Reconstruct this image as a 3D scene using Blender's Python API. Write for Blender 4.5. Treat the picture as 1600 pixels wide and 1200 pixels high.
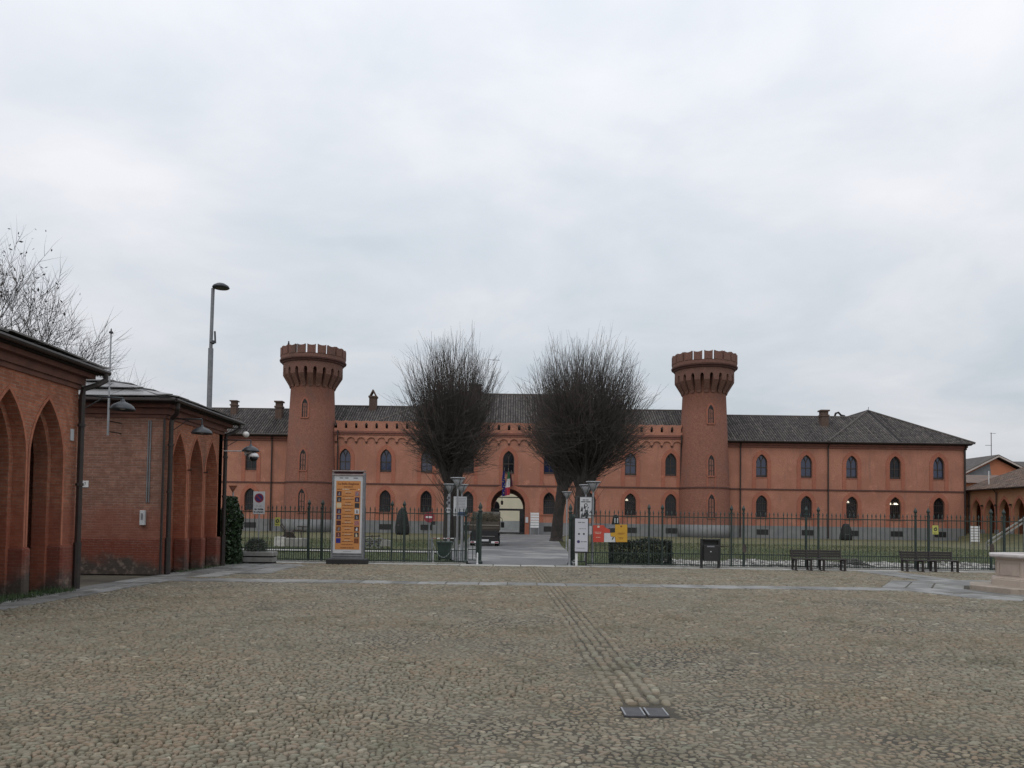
import bpy, math, random
import numpy as np
from mathutils import Matrix, Vector
from mathutils.geometry import tessellate_polygon

# ------------------------------------------------------------------ reset
for o in list(bpy.data.objects):
    bpy.data.objects.remove(o, do_unlink=True)
scene = bpy.context.scene
C = scene.collection
R = math.radians
rng = random.Random(7)
nrng = np.random.default_rng(11)

# ------------------------------------------------------------------ camera
F_PX, PITCH, ROLL, CAM_H, CY = 1200.0, 2.0, 0.80, 1.65, 771.0
cam_d = bpy.data.cameras.new('camera')
cam = bpy.data.objects.new('camera', cam_d)
C.objects.link(cam)
CAM_R = Matrix.Rotation(R(90 + PITCH), 4, 'X') @ Matrix.Rotation(R(ROLL), 4, 'Z')
cam.matrix_world = Matrix.Translation((0, 0, CAM_H)) @ CAM_R
cam_d.sensor_width = 36.0
cam_d.lens = F_PX / 1600 * 36.0
cam_d.shift_y = (CY - 600) / 1600
cam_d.clip_start = 0.1
cam_d.clip_end = 3000
scene.camera = cam

# ------------------------------------------------------------------ world: overcast sky over a Nishita sky
SUN_EL, SUN_AZ = 48.0, 205.0     # degrees; azimuth clockwise from +Y (the sun is behind the camera)
world = bpy.data.worlds.new('World')
scene.world = world
world.use_nodes = True
wn, wl = world.node_tree.nodes, world.node_tree.links
wn.clear()
w_out = wn.new('ShaderNodeOutputWorld')
sky = wn.new('ShaderNodeTexSky'); sky.sky_type = 'NISHITA'; sky.sun_disc = False
sky.sun_elevation = R(SUN_EL); sky.sun_rotation = R(SUN_AZ)
sky.air_density = 1.6; sky.dust_density = 3.0
bg1 = wn.new('ShaderNodeBackground'); bg1.inputs['Strength'].default_value = 0.10
wl.new(sky.outputs[0], bg1.inputs['Color'])
tc = wn.new('ShaderNodeTexCoord')
sep = wn.new('ShaderNodeSeparateXYZ'); wl.new(tc.outputs['Generated'], sep.inputs[0])
addz = wn.new('ShaderNodeMath'); addz.operation = 'ADD'; addz.inputs[1].default_value = 0.22
absz = wn.new('ShaderNodeMath'); absz.operation = 'ABSOLUTE'
wl.new(sep.outputs['Z'], absz.inputs[0]); wl.new(absz.outputs[0], addz.inputs[0])
comb = wn.new('ShaderNodeCombineXYZ')
for ax in ('X', 'Y'):
    dv = wn.new('ShaderNodeMath'); dv.operation = 'DIVIDE'
    wl.new(sep.outputs[ax], dv.inputs[0]); wl.new(addz.outputs[0], dv.inputs[1])
    wl.new(dv.outputs[0], comb.inputs[ax])
def wnoise(scale, detail, rough, off):
    mp = wn.new('ShaderNodeMapping'); mp.inputs['Location'].default_value = off
    wl.new(comb.outputs[0], mp.inputs[0])
    nz = wn.new('ShaderNodeTexNoise'); nz.inputs['Scale'].default_value = scale
    nz.inputs['Detail'].default_value = detail; nz.inputs['Roughness'].default_value = rough
    nz.inputs['Distortion'].default_value = 0.35
    wl.new(mp.outputs[0], nz.inputs['Vector'])
    return nz
n1 = wnoise(0.75, 7, 0.52, (11.4, 6.2, 0))
n2 = wnoise(2.1, 6, 0.55, (2.3, 14.2, 0))
mixn = wn.new('ShaderNodeMix'); mixn.data_type = 'FLOAT'; mixn.inputs[0].default_value = 0.44
wl.new(n1.outputs['Fac'], mixn.inputs[2]); wl.new(n2.outputs['Fac'], mixn.inputs[3])
ramp = wn.new('ShaderNodeValToRGB')
cr = ramp.color_ramp
cr.elements[0].position = 0.38; cr.elements[0].color = (0.590, 0.645, 0.705, 1)
cr.elements[1].position = 0.62; cr.elements[1].color = (0.825, 0.825, 0.862, 1)
e = cr.elements.new(0.49); e.color = (0.700, 0.730, 0.782, 1)
wl.new(mixn.outputs[0], ramp.inputs[0])
# an overcast sky is darker towards the horizon than overhead
lum = wn.new('ShaderNodeMath'); lum.operation = 'MULTIPLY_ADD'; lum.inputs[1].default_value = 0.80; lum.inputs[2].default_value = 0.84
wl.new(absz.outputs[0], lum.inputs[0])
bg2 = wn.new('ShaderNodeBackground'); wl.new(lum.outputs[0], bg2.inputs['Strength'])
wl.new(ramp.outputs[0], bg2.inputs['Color'])
mixs = wn.new('ShaderNodeMixShader'); mixs.inputs[0].default_value = 0.93
wl.new(bg1.outputs[0], mixs.inputs[1]); wl.new(bg2.outputs[0], mixs.inputs[2])
wl.new(mixs.outputs[0], w_out.inputs['Surface'])

# ------------------------------------------------------------------ sun behind cloud
sun_d = bpy.data.lights.new('sun', 'SUN')
sun_d.energy = 0.60; sun_d.angle = R(28); sun_d.color = (1.0, 0.965, 0.91)
sun = bpy.data.objects.new('sun', sun_d); C.objects.link(sun)
sd = Vector((math.sin(R(SUN_AZ)) * math.cos(R(SUN_EL)), math.cos(R(SUN_AZ)) * math.cos(R(SUN_EL)), math.sin(R(SUN_EL))))
sun.rotation_euler = sd.to_track_quat('Z', 'Y').to_euler()
sun.location = (0, -20, 60)

scene.view_settings.view_transform = 'Standard'
scene.view_settings.look = 'None'
scene.view_settings.exposure = 0.0
scene.view_settings.gamma = 1.0
scene.view_settings.use_curve_mapping = False

# ------------------------------------------------------------------ surveying helpers
def W(px, py, Y):
    """world point at depth Y seen at a photo pixel"""
    d = CAM_R.to_3x3() @ Vector(((px - 800) / F_PX, (CY - py) / F_PX, -1))
    t = Y / d.y
    return Vector((d.x * t, Y, CAM_H + d.z * t))
def WX(px, py, Y): return W(px, py, Y).x
def WZ(px, py, Y): return W(px, py, Y).z

# ------------------------------------------------------------------ object helpers
def tag(o, label=None, cat=None, group=None, kind=None):
    if label: o['label'] = label
    if cat: o['category'] = cat
    if group: o['group'] = group
    if kind: o['kind'] = kind
    return o
def thing(name, label, cat, loc=(0, 0, 0), rz=0.0, group=None):
    o = bpy.data.objects.new(name, None); C.objects.link(o)
    o.empty_display_size = 0.2
    o.location = loc; o.rotation_euler = (0, 0, rz)
    return tag(o, label, cat, group)
def copy_tree(o, parent=None):
    c = o.copy(); C.objects.link(c); c.parent = parent
    for ch in list(o.children):
        copy_tree(ch, c)
    return c
def inst(src, parent, loc=None, rot=None, scale=None):
    c = src.copy(); C.objects.link(c); c.parent = parent
    if loc is not None: c.location = loc
    if rot is not None: c.rotation_euler = rot
    if scale is not None: c.scale = scale
    return c
def link_mesh(name, me, mat, parent=None):
    o = bpy.data.objects.new(name, me); C.objects.link(o)
    if mat: me.materials.append(mat)
    o.parent = parent
    return o

class MB:
    def __init__(s):
        s.v = []; s.f = []; s.t = []; s.tint = 0.5; s.uvf = None; s.smooth = False
    def add(s, vs, fs):
        k = len(s.v)
        s.v.extend([tuple(p) for p in vs])
        for f in fs:
            s.f.append([i + k for i in f]); s.t.append(s.tint)
        return s
    def box(s, x0, x1, y0, y1, z0, z1):
        vs = [(x0,y0,z0),(x1,y0,z0),(x1,y1,z0),(x0,y1,z0),(x0,y0,z1),(x1,y0,z1),(x1,y1,z1),(x0,y1,z1)]
        return s.add(vs, [(3,2,1,0),(4,5,6,7),(0,1,5,4),(1,2,6,5),(2,3,7,6),(3,0,4,7)])
    def cbox(s, x0, x1, y0, y1, z0, z1, b=0.01):
        """box with chamfered vertical and top edges"""
        def ring(i, z): return [(x0+b+i,y0+i,z),(x1-b-i,y0+i,z),(x1-i,y0+b+i,z),(x1-i,y1-b-i,z),(x1-b-i,y1-i,z),(x0+b+i,y1-i,z),(x0+i,y1-b-i,z),(x0+i,y0+b+i,z)]
        vs = ring(0,z0)+ring(0,z1-b)+ring(b*0.8,z1)
        fs = [tuple(range(7,-1,-1)), tuple(range(16,24))]
        for r in (0, 8):
            for i in range(8):
                j = (i+1) % 8
                fs.append((r+i, r+j, r+8+j, r+8+i))
        return s.add(vs, fs)
    def tube(s, pts, rad, n=6, cap=True):
        pts = [Vector(p) for p in pts]
        if not hasattr(rad, '__len__'): rad = [rad]*len(pts)
        vs = []; a = None
        for i, p in enumerate(pts):
            d = pts[min(i+1, len(pts)-1)] - pts[max(i-1, 0)]
            if d.length < 1e-9: d = Vector((0,0,1))
            d.normalize()
            if a is None:
                a = Vector((1,0,0)) if abs(d.x) < 0.8 else Vector((0,1,0))
            a = (a - d * a.dot(d))
            if a.length < 1e-6: a = d.orthogonal()
            a.normalize(); b = d.cross(a)
            for k in range(n):
                q = 2*math.pi*k/n
                vs.append(p + (a*math.cos(q) + b*math.sin(q)) * rad[i])
        fs = []
        for i in range(len(pts)-1):
            for k in range(n):
                m = (k+1) % n
                fs.append((i*n+k, i*n+m, (i+1)*n+m, (i+1)*n+k))
        if cap:
            fs.append(tuple(range(n-1,-1,-1))); L = (len(pts)-1)*n
            fs.append(tuple(range(L, L+n)))
        return s.add(vs, fs)
    def lathe(s, prof, n=24, c=(0,0,0), a0=0.0, a1=2*math.pi, capb=True, capt=True):
        full = abs(a1-a0-2*math.pi) < 1e-6
        m = n if full else n+1
        vs = []
        for (r, z) in prof:
            for k in range(m):
                q = a0 + (a1-a0)*k/n
                vs.append((c[0]+r*math.cos(q), c[1]+r*math.sin(q), c[2]+z))
        fs = []
        for i in range(len(prof)-1):
            for k in range(n):
                j = (k+1) % m
                fs.append((i*m+k, i*m+j, (i+1)*m+j, (i+1)*m+k))
        if full and capb: fs.append(tuple(range(m-1,-1,-1)))
        if full and capt:
            L = (len(prof)-1)*m; fs.append(tuple(range(L, L+m)))
        return s.add(vs, fs)
    def prism(s, poly, fn, d0, d1):
        """polygon poly [(a,b)] mapped by fn(a,b,d) and extruded from d0 to d1, both ends closed"""
        n = len(poly)
        tris = tessellate_polygon([[Vector((p[0], p[1], 0)) for p in poly]])
        vs = [fn(a, b, d0) for a, b in poly] + [fn(a, b, d1) for a, b in poly]
        fs = [tuple(t) for t in tris] + [tuple(i+n for i in reversed(t)) for t in tris]
        fs += [(i, (i+1) % n, n+(i+1) % n, n+i) for i in range(n)]
        return s.add(vs, fs)
    def panel(s, outer, holes, fn, depth, back=False):
        """wall sheet with holes: front face at d=0, jambs to d=depth"""
        loops = [outer] + holes
        flat = [p for l in loops for p in l]
        tris = tessellate_polygon([[Vector((p[0], p[1], 0)) for p in l] for l in loops])
        n = len(flat)
        vs = [fn(a, b, 0) for a, b in flat] + [fn(a, b, depth) for a, b in flat]
        fs = [tuple(t) for t in tris]
        if back: fs += [tuple(i+n for i in reversed(t)) for t in tris]
        k = 0
        for l in loops:
            L = len(l)
            for i in range(L):
                j = (i+1) % L
                fs.append((k+i, k+j, n+k+j, n+k+i))
            k += L
        return s.add(vs, fs)
    def build(s, name, mat, parent=None, kind=None, smooth=None):
        me = bpy.data.meshes.new(name)
        me.from_pydata(s.v, [], s.f)
        me.update()
        at = me.attributes.new('tint', 'FLOAT', 'FACE')
        at.data.foreach_set('value', np.array(s.t, dtype=np.float32))
        uv = me.uv_layers.new(name='UVMap')
        nl = len(me.loops)
        co = np.empty(len(me.vertices)*3, dtype=np.float32); me.vertices.foreach_get('co', co); co = co.reshape(-1, 3)
        vi = np.empty(nl, dtype=np.int32); me.loops.foreach_get('vertex_index', vi)
        npoly = len(me.polygons)
        nor = np.empty(npoly*3, dtype=np.float32); me.polygons.foreach_get('normal', nor); nor = np.abs(nor.reshape(-1, 3))
        tot = np.empty(npoly, dtype=np.int32); me.polygons.foreach_get('loop_total', tot)
        ln = np.repeat(nor, tot, axis=0); lc = co[vi]
        if s.uvf is not None:
            U = s.uvf(lc)
        else:
            U = np.empty((nl, 2), dtype=np.float32)
            zm = (ln[:,2] > ln[:,0]) & (ln[:,2] > ln[:,1]); xm = (~zm) & (ln[:,0] > ln[:,1]); ym = ~(zm | xm)
            U[zm] = lc[zm][:, [0,1]]; U[xm] = lc[xm][:, [1,2]]; U[ym] = lc[ym][:, [0,2]]
        uv.data.foreach_set('uv', np.ascontiguousarray(U, dtype=np.float32).ravel())
        if smooth if smooth is not None else s.smooth:
            me.polygons.foreach_set('use_smooth', np.ones(npoly, dtype=bool))
        o = link_mesh(name, me, mat, parent)
        if kind: o['kind'] = kind
        return o

def np_mesh(name, verts, faces_list, mat, parent=None, kind=None, tint=None, smooth=False):
    """big mesh from numpy: faces_list = [array (n,k), ...] of equal-sided faces; tint per face"""
    me = bpy.data.meshes.new(name)
    me.vertices.add(len(verts)); me.vertices.foreach_set('co', np.ascontiguousarray(verts, dtype=np.float32).ravel())
    idx = np.concatenate([f.ravel() for f in faces_list]).astype(np.int32)
    tot = np.concatenate([np.full(len(f), f.shape[1]) for f in faces_list]).astype(np.int32)
    st = np.concatenate([[0], np.cumsum(tot)[:-1]]).astype(np.int32)
    me.loops.add(len(idx)); me.loops.foreach_set('vertex_index', idx)
    me.polygons.add(len(tot)); me.polygons.foreach_set('loop_start', st)
    if smooth: me.polygons.foreach_set('use_smooth', np.ones(len(tot), dtype=bool))
    me.update(calc_edges=True)
    if tint is not None:
        at = me.attributes.new('tint', 'FLOAT', 'FACE'); at.data.foreach_set('value', np.ascontiguousarray(tint, dtype=np.float32))
    o = link_mesh(name, me, mat, parent)
    if kind: o['kind'] = kind
    return o

# ------------------------------------------------------------------ materials
def new_mat(name):
    m = bpy.data.materials.new(name); m.use_nodes = True
    n, l = m.node_tree.nodes, m.node_tree.links
    return m, n, l, n['Principled BSDF']
def mixrgb(n, l, fac, a, b, mode='MIX'):
    x = n.new('ShaderNodeMix'); x.data_type = 'RGBA'; x.blend_type = mode
    for sock, val in ((x.inputs[0], fac), (x.inputs[6], a), (x.inputs[7], b)):
        if isinstance(val, (int, float)): sock.default_value = val
        elif isinstance(val, tuple): sock.default_value = (*val, 1) if len(val) == 3 else val
        else: l.new(val, sock)
    return x.outputs[2]
def noise(n, l, scale, detail=4, rough=0.55, vec=None, stretch=None, off=(0,0,0)):
    g = n.new('ShaderNodeNewGeometry')
    v = vec if vec is not None else g.outputs['Position']
    if stretch or off != (0,0,0):
        mp = n.new('ShaderNodeMapping'); mp.inputs['Scale'].default_value = stretch or (1,1,1)
        mp.inputs['Location'].default_value = off
        l.new(v, mp.inputs[0]); v = mp.outputs[0]
    t = n.new('ShaderNodeTexNoise'); t.inputs['Scale'].default_value = scale
    t.inputs['Detail'].default_value = detail; t.inputs['Roughness'].default_value = rough
    l.new(v, t.inputs['Vector'])
    return t.outputs['Fac']
def rampf(n, l, src, lo, hi):
    r = n.new('ShaderNodeMapRange'); r.inputs[1].default_value = lo; r.inputs[2].default_value = hi
    r.interpolation_type = 'SMOOTHSTEP'
    l.new(src, r.inputs[0]); return r.outputs[0]
def bump(n, l, bsdf, h, strength=0.3, dist=0.01, normal=None):
    b = n.new('ShaderNodeBump'); b.inputs['Strength'].default_value = strength; b.inputs['Distance'].default_value = dist
    l.new(h, b.inputs['Height'])
    if normal is not None: l.new(normal, b.inputs['Normal'])
    if bsdf is not None: l.new(b.outputs[0], bsdf.inputs['Normal'])
    return b.outputs[0]
def gmat(name, c1, c2=None, scale=3.0, rough=0.8, bstr=0.2, bscale=40, bdist=0.01, metal=0.0, spec=0.5, tint=None, stain=None, stretch=None):
    """two-tone noisy material; tint=(dark,light) multiplies by the per-piece attribute"""
    m, n, l, b = new_mat(name)
    c2 = c2 or tuple(x*0.75 for x in c1)
    f = rampf(n, l, noise(n, l, scale, 6, 0.6, stretch=stretch), 0.32, 0.68)
    col = mixrgb(n, l, f, c1, c2)
    if stain:
        sc, colr, lo, hi = stain
        col = mixrgb(n, l, rampf(n, l, noise(n, l, sc, 5, 0.6, off=(5,3,1)), lo, hi), col, colr)
    if tint:
        a = n.new('ShaderNodeAttribute'); a.attribute_name = 'tint'
        mr = n.new('ShaderNodeMapRange'); mr.inputs[3].default_value = tint[0]; mr.inputs[4].default_value = tint[1]
        l.new(a.outputs['Fac'], mr.inputs[0])
        cc = n.new('ShaderNodeCombineColor')
        for i in range(3): l.new(mr.outputs[0], cc.inputs[i])
        col = mixrgb(n, l, 1.0, col, cc.outputs[0], 'MULTIPLY')
    l.new(col, b.inputs['Base Color'])
    b.inputs['Roughness'].default_value = rough; b.inputs['Metallic'].default_value = metal
    b.inputs['Specular IOR Level'].default_value = spec
    if bstr: bump(n, l, b, noise(n, l, bscale, 4), bstr, bdist)
    return m
def brick_mat(name, ca, cb, mortar, stain=None, bw=0.24, rh=0.068, ms=0.009, dirt=(0.10,0.07,0.055), bstr=0.6, lowred=None):
    m, n, l, b = new_mat(name)
    uv = n.new('ShaderNodeUVMap'); uv.uv_map = 'UVMap'
    t = n.new('ShaderNodeTexBrick'); t.inputs['Scale'].default_value = 1.0
    wob = n.new('ShaderNodeTexNoise'); wob.inputs['Scale'].default_value = 3.0; wob.inputs['Detail'].default_value = 3
    l.new(uv.outputs[0], wob.inputs['Vector'])
    vm = n.new('ShaderNodeVectorMath'); vm.operation = 'MULTIPLY_ADD'
    vm.inputs[1].default_value = (0.030, 0.024, 0); l.new(wob.outputs['Color'], vm.inputs[0]); l.new(uv.outputs[0], vm.inputs[2])
    l.new(vm.outputs[0], t.inputs['Vector'])
    t.inputs['Brick Width'].default_value = bw; t.inputs['Row Height'].default_value = rh
    t.inputs['Mortar Size'].default_value = ms; t.inputs['Mortar Smooth'].default_value = 0.25; t.inputs['Bias'].default_value = 0.0
    t.inputs['Color1'].default_value = (*ca, 1); t.inputs['Color2'].default_value = (*cb, 1); t.inputs['Mortar'].default_value = (*mortar, 1)
    col = t.outputs['Color']
    f2 = rampf(n, l, noise(n, l, 7.0, 5, 0.65), 0.35, 0.72)
    col = mixrgb(n, l, f2, col, tuple(x*0.62 for x in ca))
    f3 = rampf(n, l, noise(n, l, 0.55, 7, 0.62, stretch=(1,1,0.6)), 0.50, 0.74)
    fm = n.new('ShaderNodeMath'); fm.operation = 'MULTIPLY'; fm.inputs[1].default_value = 0.75
    l.new(f3, fm.inputs[0])
    col = mixrgb(n, l, fm.outputs[0], col, dirt)
    if lowred:
        g = n.new('ShaderNodeNewGeometry'); sp = n.new('ShaderNodeSeparateXYZ'); l.new(g.outputs['Position'], sp.inputs[0])
        nz = noise(n, l, 0.9, 6, 0.6)
        ad = n.new('ShaderNodeMath'); ad.operation = 'MULTIPLY_ADD'; ad.inputs[1].default_value = 2.2
        l.new(nz, ad.inputs[0]); l.new(sp.outputs['Z'], ad.inputs[2])
        fr = rampf(n, l, ad.outputs[0], lowred[1], lowred[2])
        red = mixrgb(n, l, 0.55, col, lowred[0])
        col = mixrgb(n, l, fr, red, col)
        # pale salt bloom and grime at the foot of the wall
        fz = rampf(n, l, ad.outputs[0], 1.25, 1.75)
        sal = mixrgb(n, l, rampf(n, l, noise(n, l, 5.0, 6, 0.7), 0.48, 0.66), (0.075,0.062,0.052), (0.20,0.155,0.125))
        col = mixrgb(n, l, fz, sal, col)
    l.new(col, b.inputs['Base Color'])
    b.inputs['Roughness'].default_value = 0.9; b.inputs['Specular IOR Level'].default_value = 0.25
    hm = n.new('ShaderNodeMath'); hm.operation = 'MULTIPLY_ADD'; hm.inputs[1].default_value = -1.0
    l.new(t.outputs['Fac'], hm.inputs[0])
    nb = noise(n, l, 45.0, 4); l.new(nb, hm.inputs[2])
    bump(n, l, b, hm.outputs[0], bstr, 0.012)
    return m

MT = {}
MT['brick_near'] = brick_mat('pavilion brick', (0.470,0.178,0.102), (0.285,0.108,0.066), (0.330,0.225,0.165), lowred=((0.27,0.074,0.044), 2.2, 3.4))
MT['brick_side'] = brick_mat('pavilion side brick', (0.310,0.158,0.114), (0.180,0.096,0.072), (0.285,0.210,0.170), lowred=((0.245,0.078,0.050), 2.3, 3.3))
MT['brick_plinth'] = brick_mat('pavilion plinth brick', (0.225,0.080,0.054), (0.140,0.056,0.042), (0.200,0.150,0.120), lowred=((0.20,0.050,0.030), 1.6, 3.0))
MT['brick_tower'] = brick_mat('tower brick', (0.300,0.134,0.096), (0.265,0.118,0.085), (0.265,0.145,0.110), bw=0.28, rh=0.085, dirt=(0.185,0.110,0.090), bstr=0.2)
MT['brick_batt'] = brick_mat('weathered battlement brick', (0.215,0.105,0.080), (0.165,0.084,0.066), (0.195,0.135,0.110), bw=0.28, rh=0.085, dirt=(0.10,0.066,0.056), bstr=0.4)
MT['brick_chim'] = brick_mat('chimney brick', (0.150,0.095,0.075), (0.11,0.075,0.06), (0.13,0.105,0.09))
def stucco(name, c1, c2, c3):
    m, n, l, b = new_mat(name)
    f = rampf(n, l, noise(n, l, 0.35, 8, 0.66), 0.40, 0.60)
    col = mixrgb(n, l, f, c1, c2)
    f2 = rampf(n, l, noise(n, l, 2.2, 7, 0.66, stretch=(1,1,0.14)), 0.50, 0.74)
    col = mixrgb(n, l, f2, col, c3)
    f4 = rampf(n, l, noise(n, l, 0.8, 8, 0.7, off=(17,3,8)), 0.58, 0.70)
    col = mixrgb(n, l, f4, col, tuple(x*1.18 for x in c1))
    f3 = rampf(n, l, noise(n, l, 9.0, 4, 0.7), 0.40, 0.75)
    col = mixrgb(n, l, f3, col, tuple(x*0.82 for x in c2))
    l.new(col, b.inputs['Base Color']); b.inputs['Roughness'].default_value = 0.92; b.inputs['Specular IOR Level'].default_value = 0.2
    bump(n, l, b, noise(n, l, 14, 6), 0.35, 0.02)
    return m
MT['stucco'] = stucco('old salmon stucco', (0.430,0.203,0.140), (0.345,0.161,0.112), (0.262,0.145,0.110))
MT['stucco_red'] = stucco('red brick trim', (0.385,0.150,0.098), (0.325,0.126,0.085), (0.285,0.136,0.098))
MT['trim_dark'] = gmat('dark string course', (0.115,0.050,0.040), (0.085,0.042,0.036), 3, 0.9)
MT['cornice'] = gmat('cornice', (0.230,0.090,0.066), (0.170,0.075,0.058), 1.5, 0.9)
MT['plinth'] = gmat('grey cement plinth', (0.205,0.205,0.205), (0.160,0.165,0.170), 0.9, 0.9, stain=(0.5,(0.13,0.13,0.12),0.5,0.8))
MT['tile'] = gmat('old roof tiles', (0.090,0.078,0.071), (0.060,0.053,0.050), 1.3, 0.9, tint=(0.45,1.7), stain=(0.8,(0.115,0.106,0.098),0.57,0.80), bscale=20)
MT['tile_brown'] = gmat('brown roof tiles', (0.165,0.110,0.085), (0.105,0.078,0.066), 1.1, 0.9, tint=(0.55,1.5), stain=(0.8,(0.15,0.13,0.11),0.52,0.75))
MT['cornice_near'] = gmat('dark brick cornice', (0.175,0.078,0.056), (0.120,0.058,0.045), 2.5, 0.9, 0.4, 25)
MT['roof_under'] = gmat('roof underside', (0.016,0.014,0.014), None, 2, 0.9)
MT['iron_dark'] = gmat('dark iron', (0.022,0.020,0.020), (0.035,0.028,0.024), 8, 0.55, 0.1, metal=0.3)
MT['pipe'] = gmat('dark brown pipe', (0.026,0.020,0.019), (0.040,0.028,0.024), 6, 0.5, 0.05, metal=0.2)
MT['green_iron'] = gmat('green painted iron', (0.017,0.033,0.027), (0.013,0.024,0.020), 9, 0.5, 0.1, stain=(20,(0.050,0.036,0.026),0.62,0.8))
MT['grey_metal'] = gmat('galvanised metal', (0.33,0.34,0.35), (0.26,0.27,0.28), 7, 0.5, 0.05, metal=0.5)
MT['grey_pole'] = gmat('grey painted pole', (0.20,0.21,0.22), (0.15,0.155,0.165), 7, 0.5, 0.05, metal=0.2)
MT['lamp_dark'] = gmat('dark grey lamp', (0.060,0.064,0.070), (0.045,0.048,0.053), 6, 0.45, 0.05, metal=0.3)
MT['white'] = gmat('white enamel', (0.66,0.66,0.66), (0.58,0.585,0.59), 5, 0.5, 0.03)
MT['offwhite'] = gmat('aged white panel', (0.52,0.53,0.54), (0.46,0.47,0.48), 2, 0.6, 0.03)
MT['board_lilac'] = gmat('pale sign board', (0.50,0.50,0.55), (0.46,0.46,0.51), 2, 0.5, 0.02)
MT['black'] = gmat('black paint', (0.014,0.014,0.015), (0.02,0.02,0.02), 6, 0.6, 0.05)
MT['ink'] = gmat('dark ink', (0.030,0.030,0.036), None, 9, 0.7, 0)
MT['ink_grey'] = gmat('grey ink', (0.20,0.20,0.22), None, 9, 0.7, 0)
MT['ink_brown'] = gmat('brown ink', (0.19,0.060,0.020), None, 9, 0.7, 0)
MT['ink_white'] = gmat('pale ink', (0.62,0.52,0.42), None, 9, 0.7, 0)
MT['orange'] = gmat('orange poster', (0.50,0.215,0.065), (0.47,0.20,0.06), 2, 0.6, 0.02)
MT['purple'] = gmat('purple print', (0.050,0.014,0.060), (0.03,0.012,0.04), 20, 0.6, 0)
MT['maroon'] = gmat('maroon print', (0.075,0.014,0.020), (0.04,0.012,0.014), 25, 0.6, 0)
MT['pinkprint'] = gmat('pink print', (0.42,0.20,0.19), (0.2,0.06,0.06), 30, 0.6, 0)
MT['creamprint'] = gmat('cream print', (0.60,0.46,0.22), (0.45,0.4,0.35), 30, 0.6, 0)
MT['blueprint'] = gmat('blue print', (0.020,0.018,0.200), None, 30, 0.6, 0)
MT['red'] = gmat('red sign', (0.46,0.055,0.030), (0.42,0.05,0.03), 3, 0.5, 0.02)
MT['yellow'] = gmat('amber sign', (0.50,0.275,0.022), (0.47,0.25,0.02), 3, 0.5, 0.02)
MT['lime'] = gmat('yellow notice', (0.47,0.46,0.11), None, 3, 0.5, 0.02)
MT['sign_red'] = gmat('traffic red', (0.26,0.030,0.045), None, 6, 0.5, 0)
MT['sign_blue'] = gmat('traffic blue', (0.045,0.030,0.135), None, 6, 0.5, 0)
MT['band_blue'] = gmat('blue band', (0.040,0.075,0.150), None, 6, 0.5, 0)
MT['flag_blue'] = gmat('flag blue', (0.014,0.018,0.150), (0.01,0.012,0.10), 4, 0.8, 0.05)
MT['flag_green'] = gmat('flag green', (0.030,0.140,0.065), None, 4, 0.8, 0.05)
MT['flag_white'] = gmat('flag white', (0.58,0.56,0.56), None, 4, 0.8, 0.05)
MT['flag_red'] = gmat('flag red', (0.42,0.030,0.045), None, 4, 0.8, 0.05)
MT['flag_dark'] = gmat('flag maroon', (0.075,0.012,0.030), None, 4, 0.8, 0.05)
MT['star'] = gmat('flag stars', (0.60,0.50,0.10), None, 4, 0.8, 0)
MT['cream'] = gmat('cream courtyard wall', (0.66,0.61,0.45), (0.60,0.56,0.42), 0.6, 0.9)
MT['cream_grey'] = gmat('grey courtyard dado', (0.34,0.36,0.35), None, 0.6, 0.9)
MT['wood_frame'] = gmat('dark window wood', (0.030,0.020,0.018), (0.045,0.030,0.025), 6, 0.6)
MT['bench'] = gmat('dark bench timber', (0.034,0.026,0.024), (0.022,0.018,0.017), 5, 0.65, 0.3, 60, stretch=(0.4,4,4))
MT['bark'] = gmat('dark bark', (0.052,0.043,0.038), (0.030,0.026,0.024), 3, 0.95, 0.8, 18, 0.03)
MT['twig'] = gmat('grey brown shoots', (0.075,0.062,0.054), (0.046,0.039,0.035), 0.8, 0.9, 0, tint=(0.55,1.5))
MT['twig_far'] = gmat('grey twigs', (0.060,0.052,0.048), None, 0.8, 0.9, 0)
MT['leaf_dead'] = gmat('brown dry leaves', (0.040,0.038,0.026), None, 3, 0.9, 0, tint=(0.6,1.4))
MT['leaf'] = gmat('ivy leaves', (0.028,0.055,0.018), (0.018,0.036,0.014), 4, 0.5, 0, tint=(0.4,1.7))
MT['leaf_dark'] = gmat('dark clipped leaves', (0.018,0.026,0.014), (0.012,0.018,0.011), 4, 0.6, 0, tint=(0.4,1.6))
MT['leaf_grey'] = gmat('grey green leaves', (0.085,0.100,0.075), (0.055,0.068,0.05), 4, 0.8, 0, tint=(0.5,1.5))
MT['wrap'] = gmat('black plant fleece', (0.010,0.011,0.011), (0.016,0.017,0.017), 4, 0.8, 0.4, 12)
MT['concrete'] = gmat('weathered concrete', (0.28,0.27,0.25), (0.20,0.195,0.18), 3, 0.9, 0.3, 50, stain=(2,(0.12,0.115,0.10),0.55,0.8))
MT['white_stone'] = gmat('white stone', (0.52,0.50,0.47), (0.38,0.37,0.35), 5, 0.85, 0.3)
MT['rust'] = gmat('rusted iron', (0.075,0.055,0.045), (0.04,0.034,0.032), 6, 0.8, 0.3)
MT['marble'] = gmat('pinkish well stone', (0.42,0.345,0.290), (0.36,0.295,0.250), 1.2, 0.7, 0.15, 30, stain=(1.8,(0.27,0.225,0.19),0.52,0.8), stretch=(1,1,0.4))
MT['marble_top'] = gmat('pale rim stone', (0.50,0.46,0.44), (0.40,0.37,0.355), 2.5, 0.7, 0.2, 30)
MT['step_stone'] = gmat('mossy step stone', (0.34,0.285,0.235), (0.25,0.21,0.17), 2, 0.85, 0.3, 30, stain=(2.6,(0.060,0.055,0.035),0.55,0.70))
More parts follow.
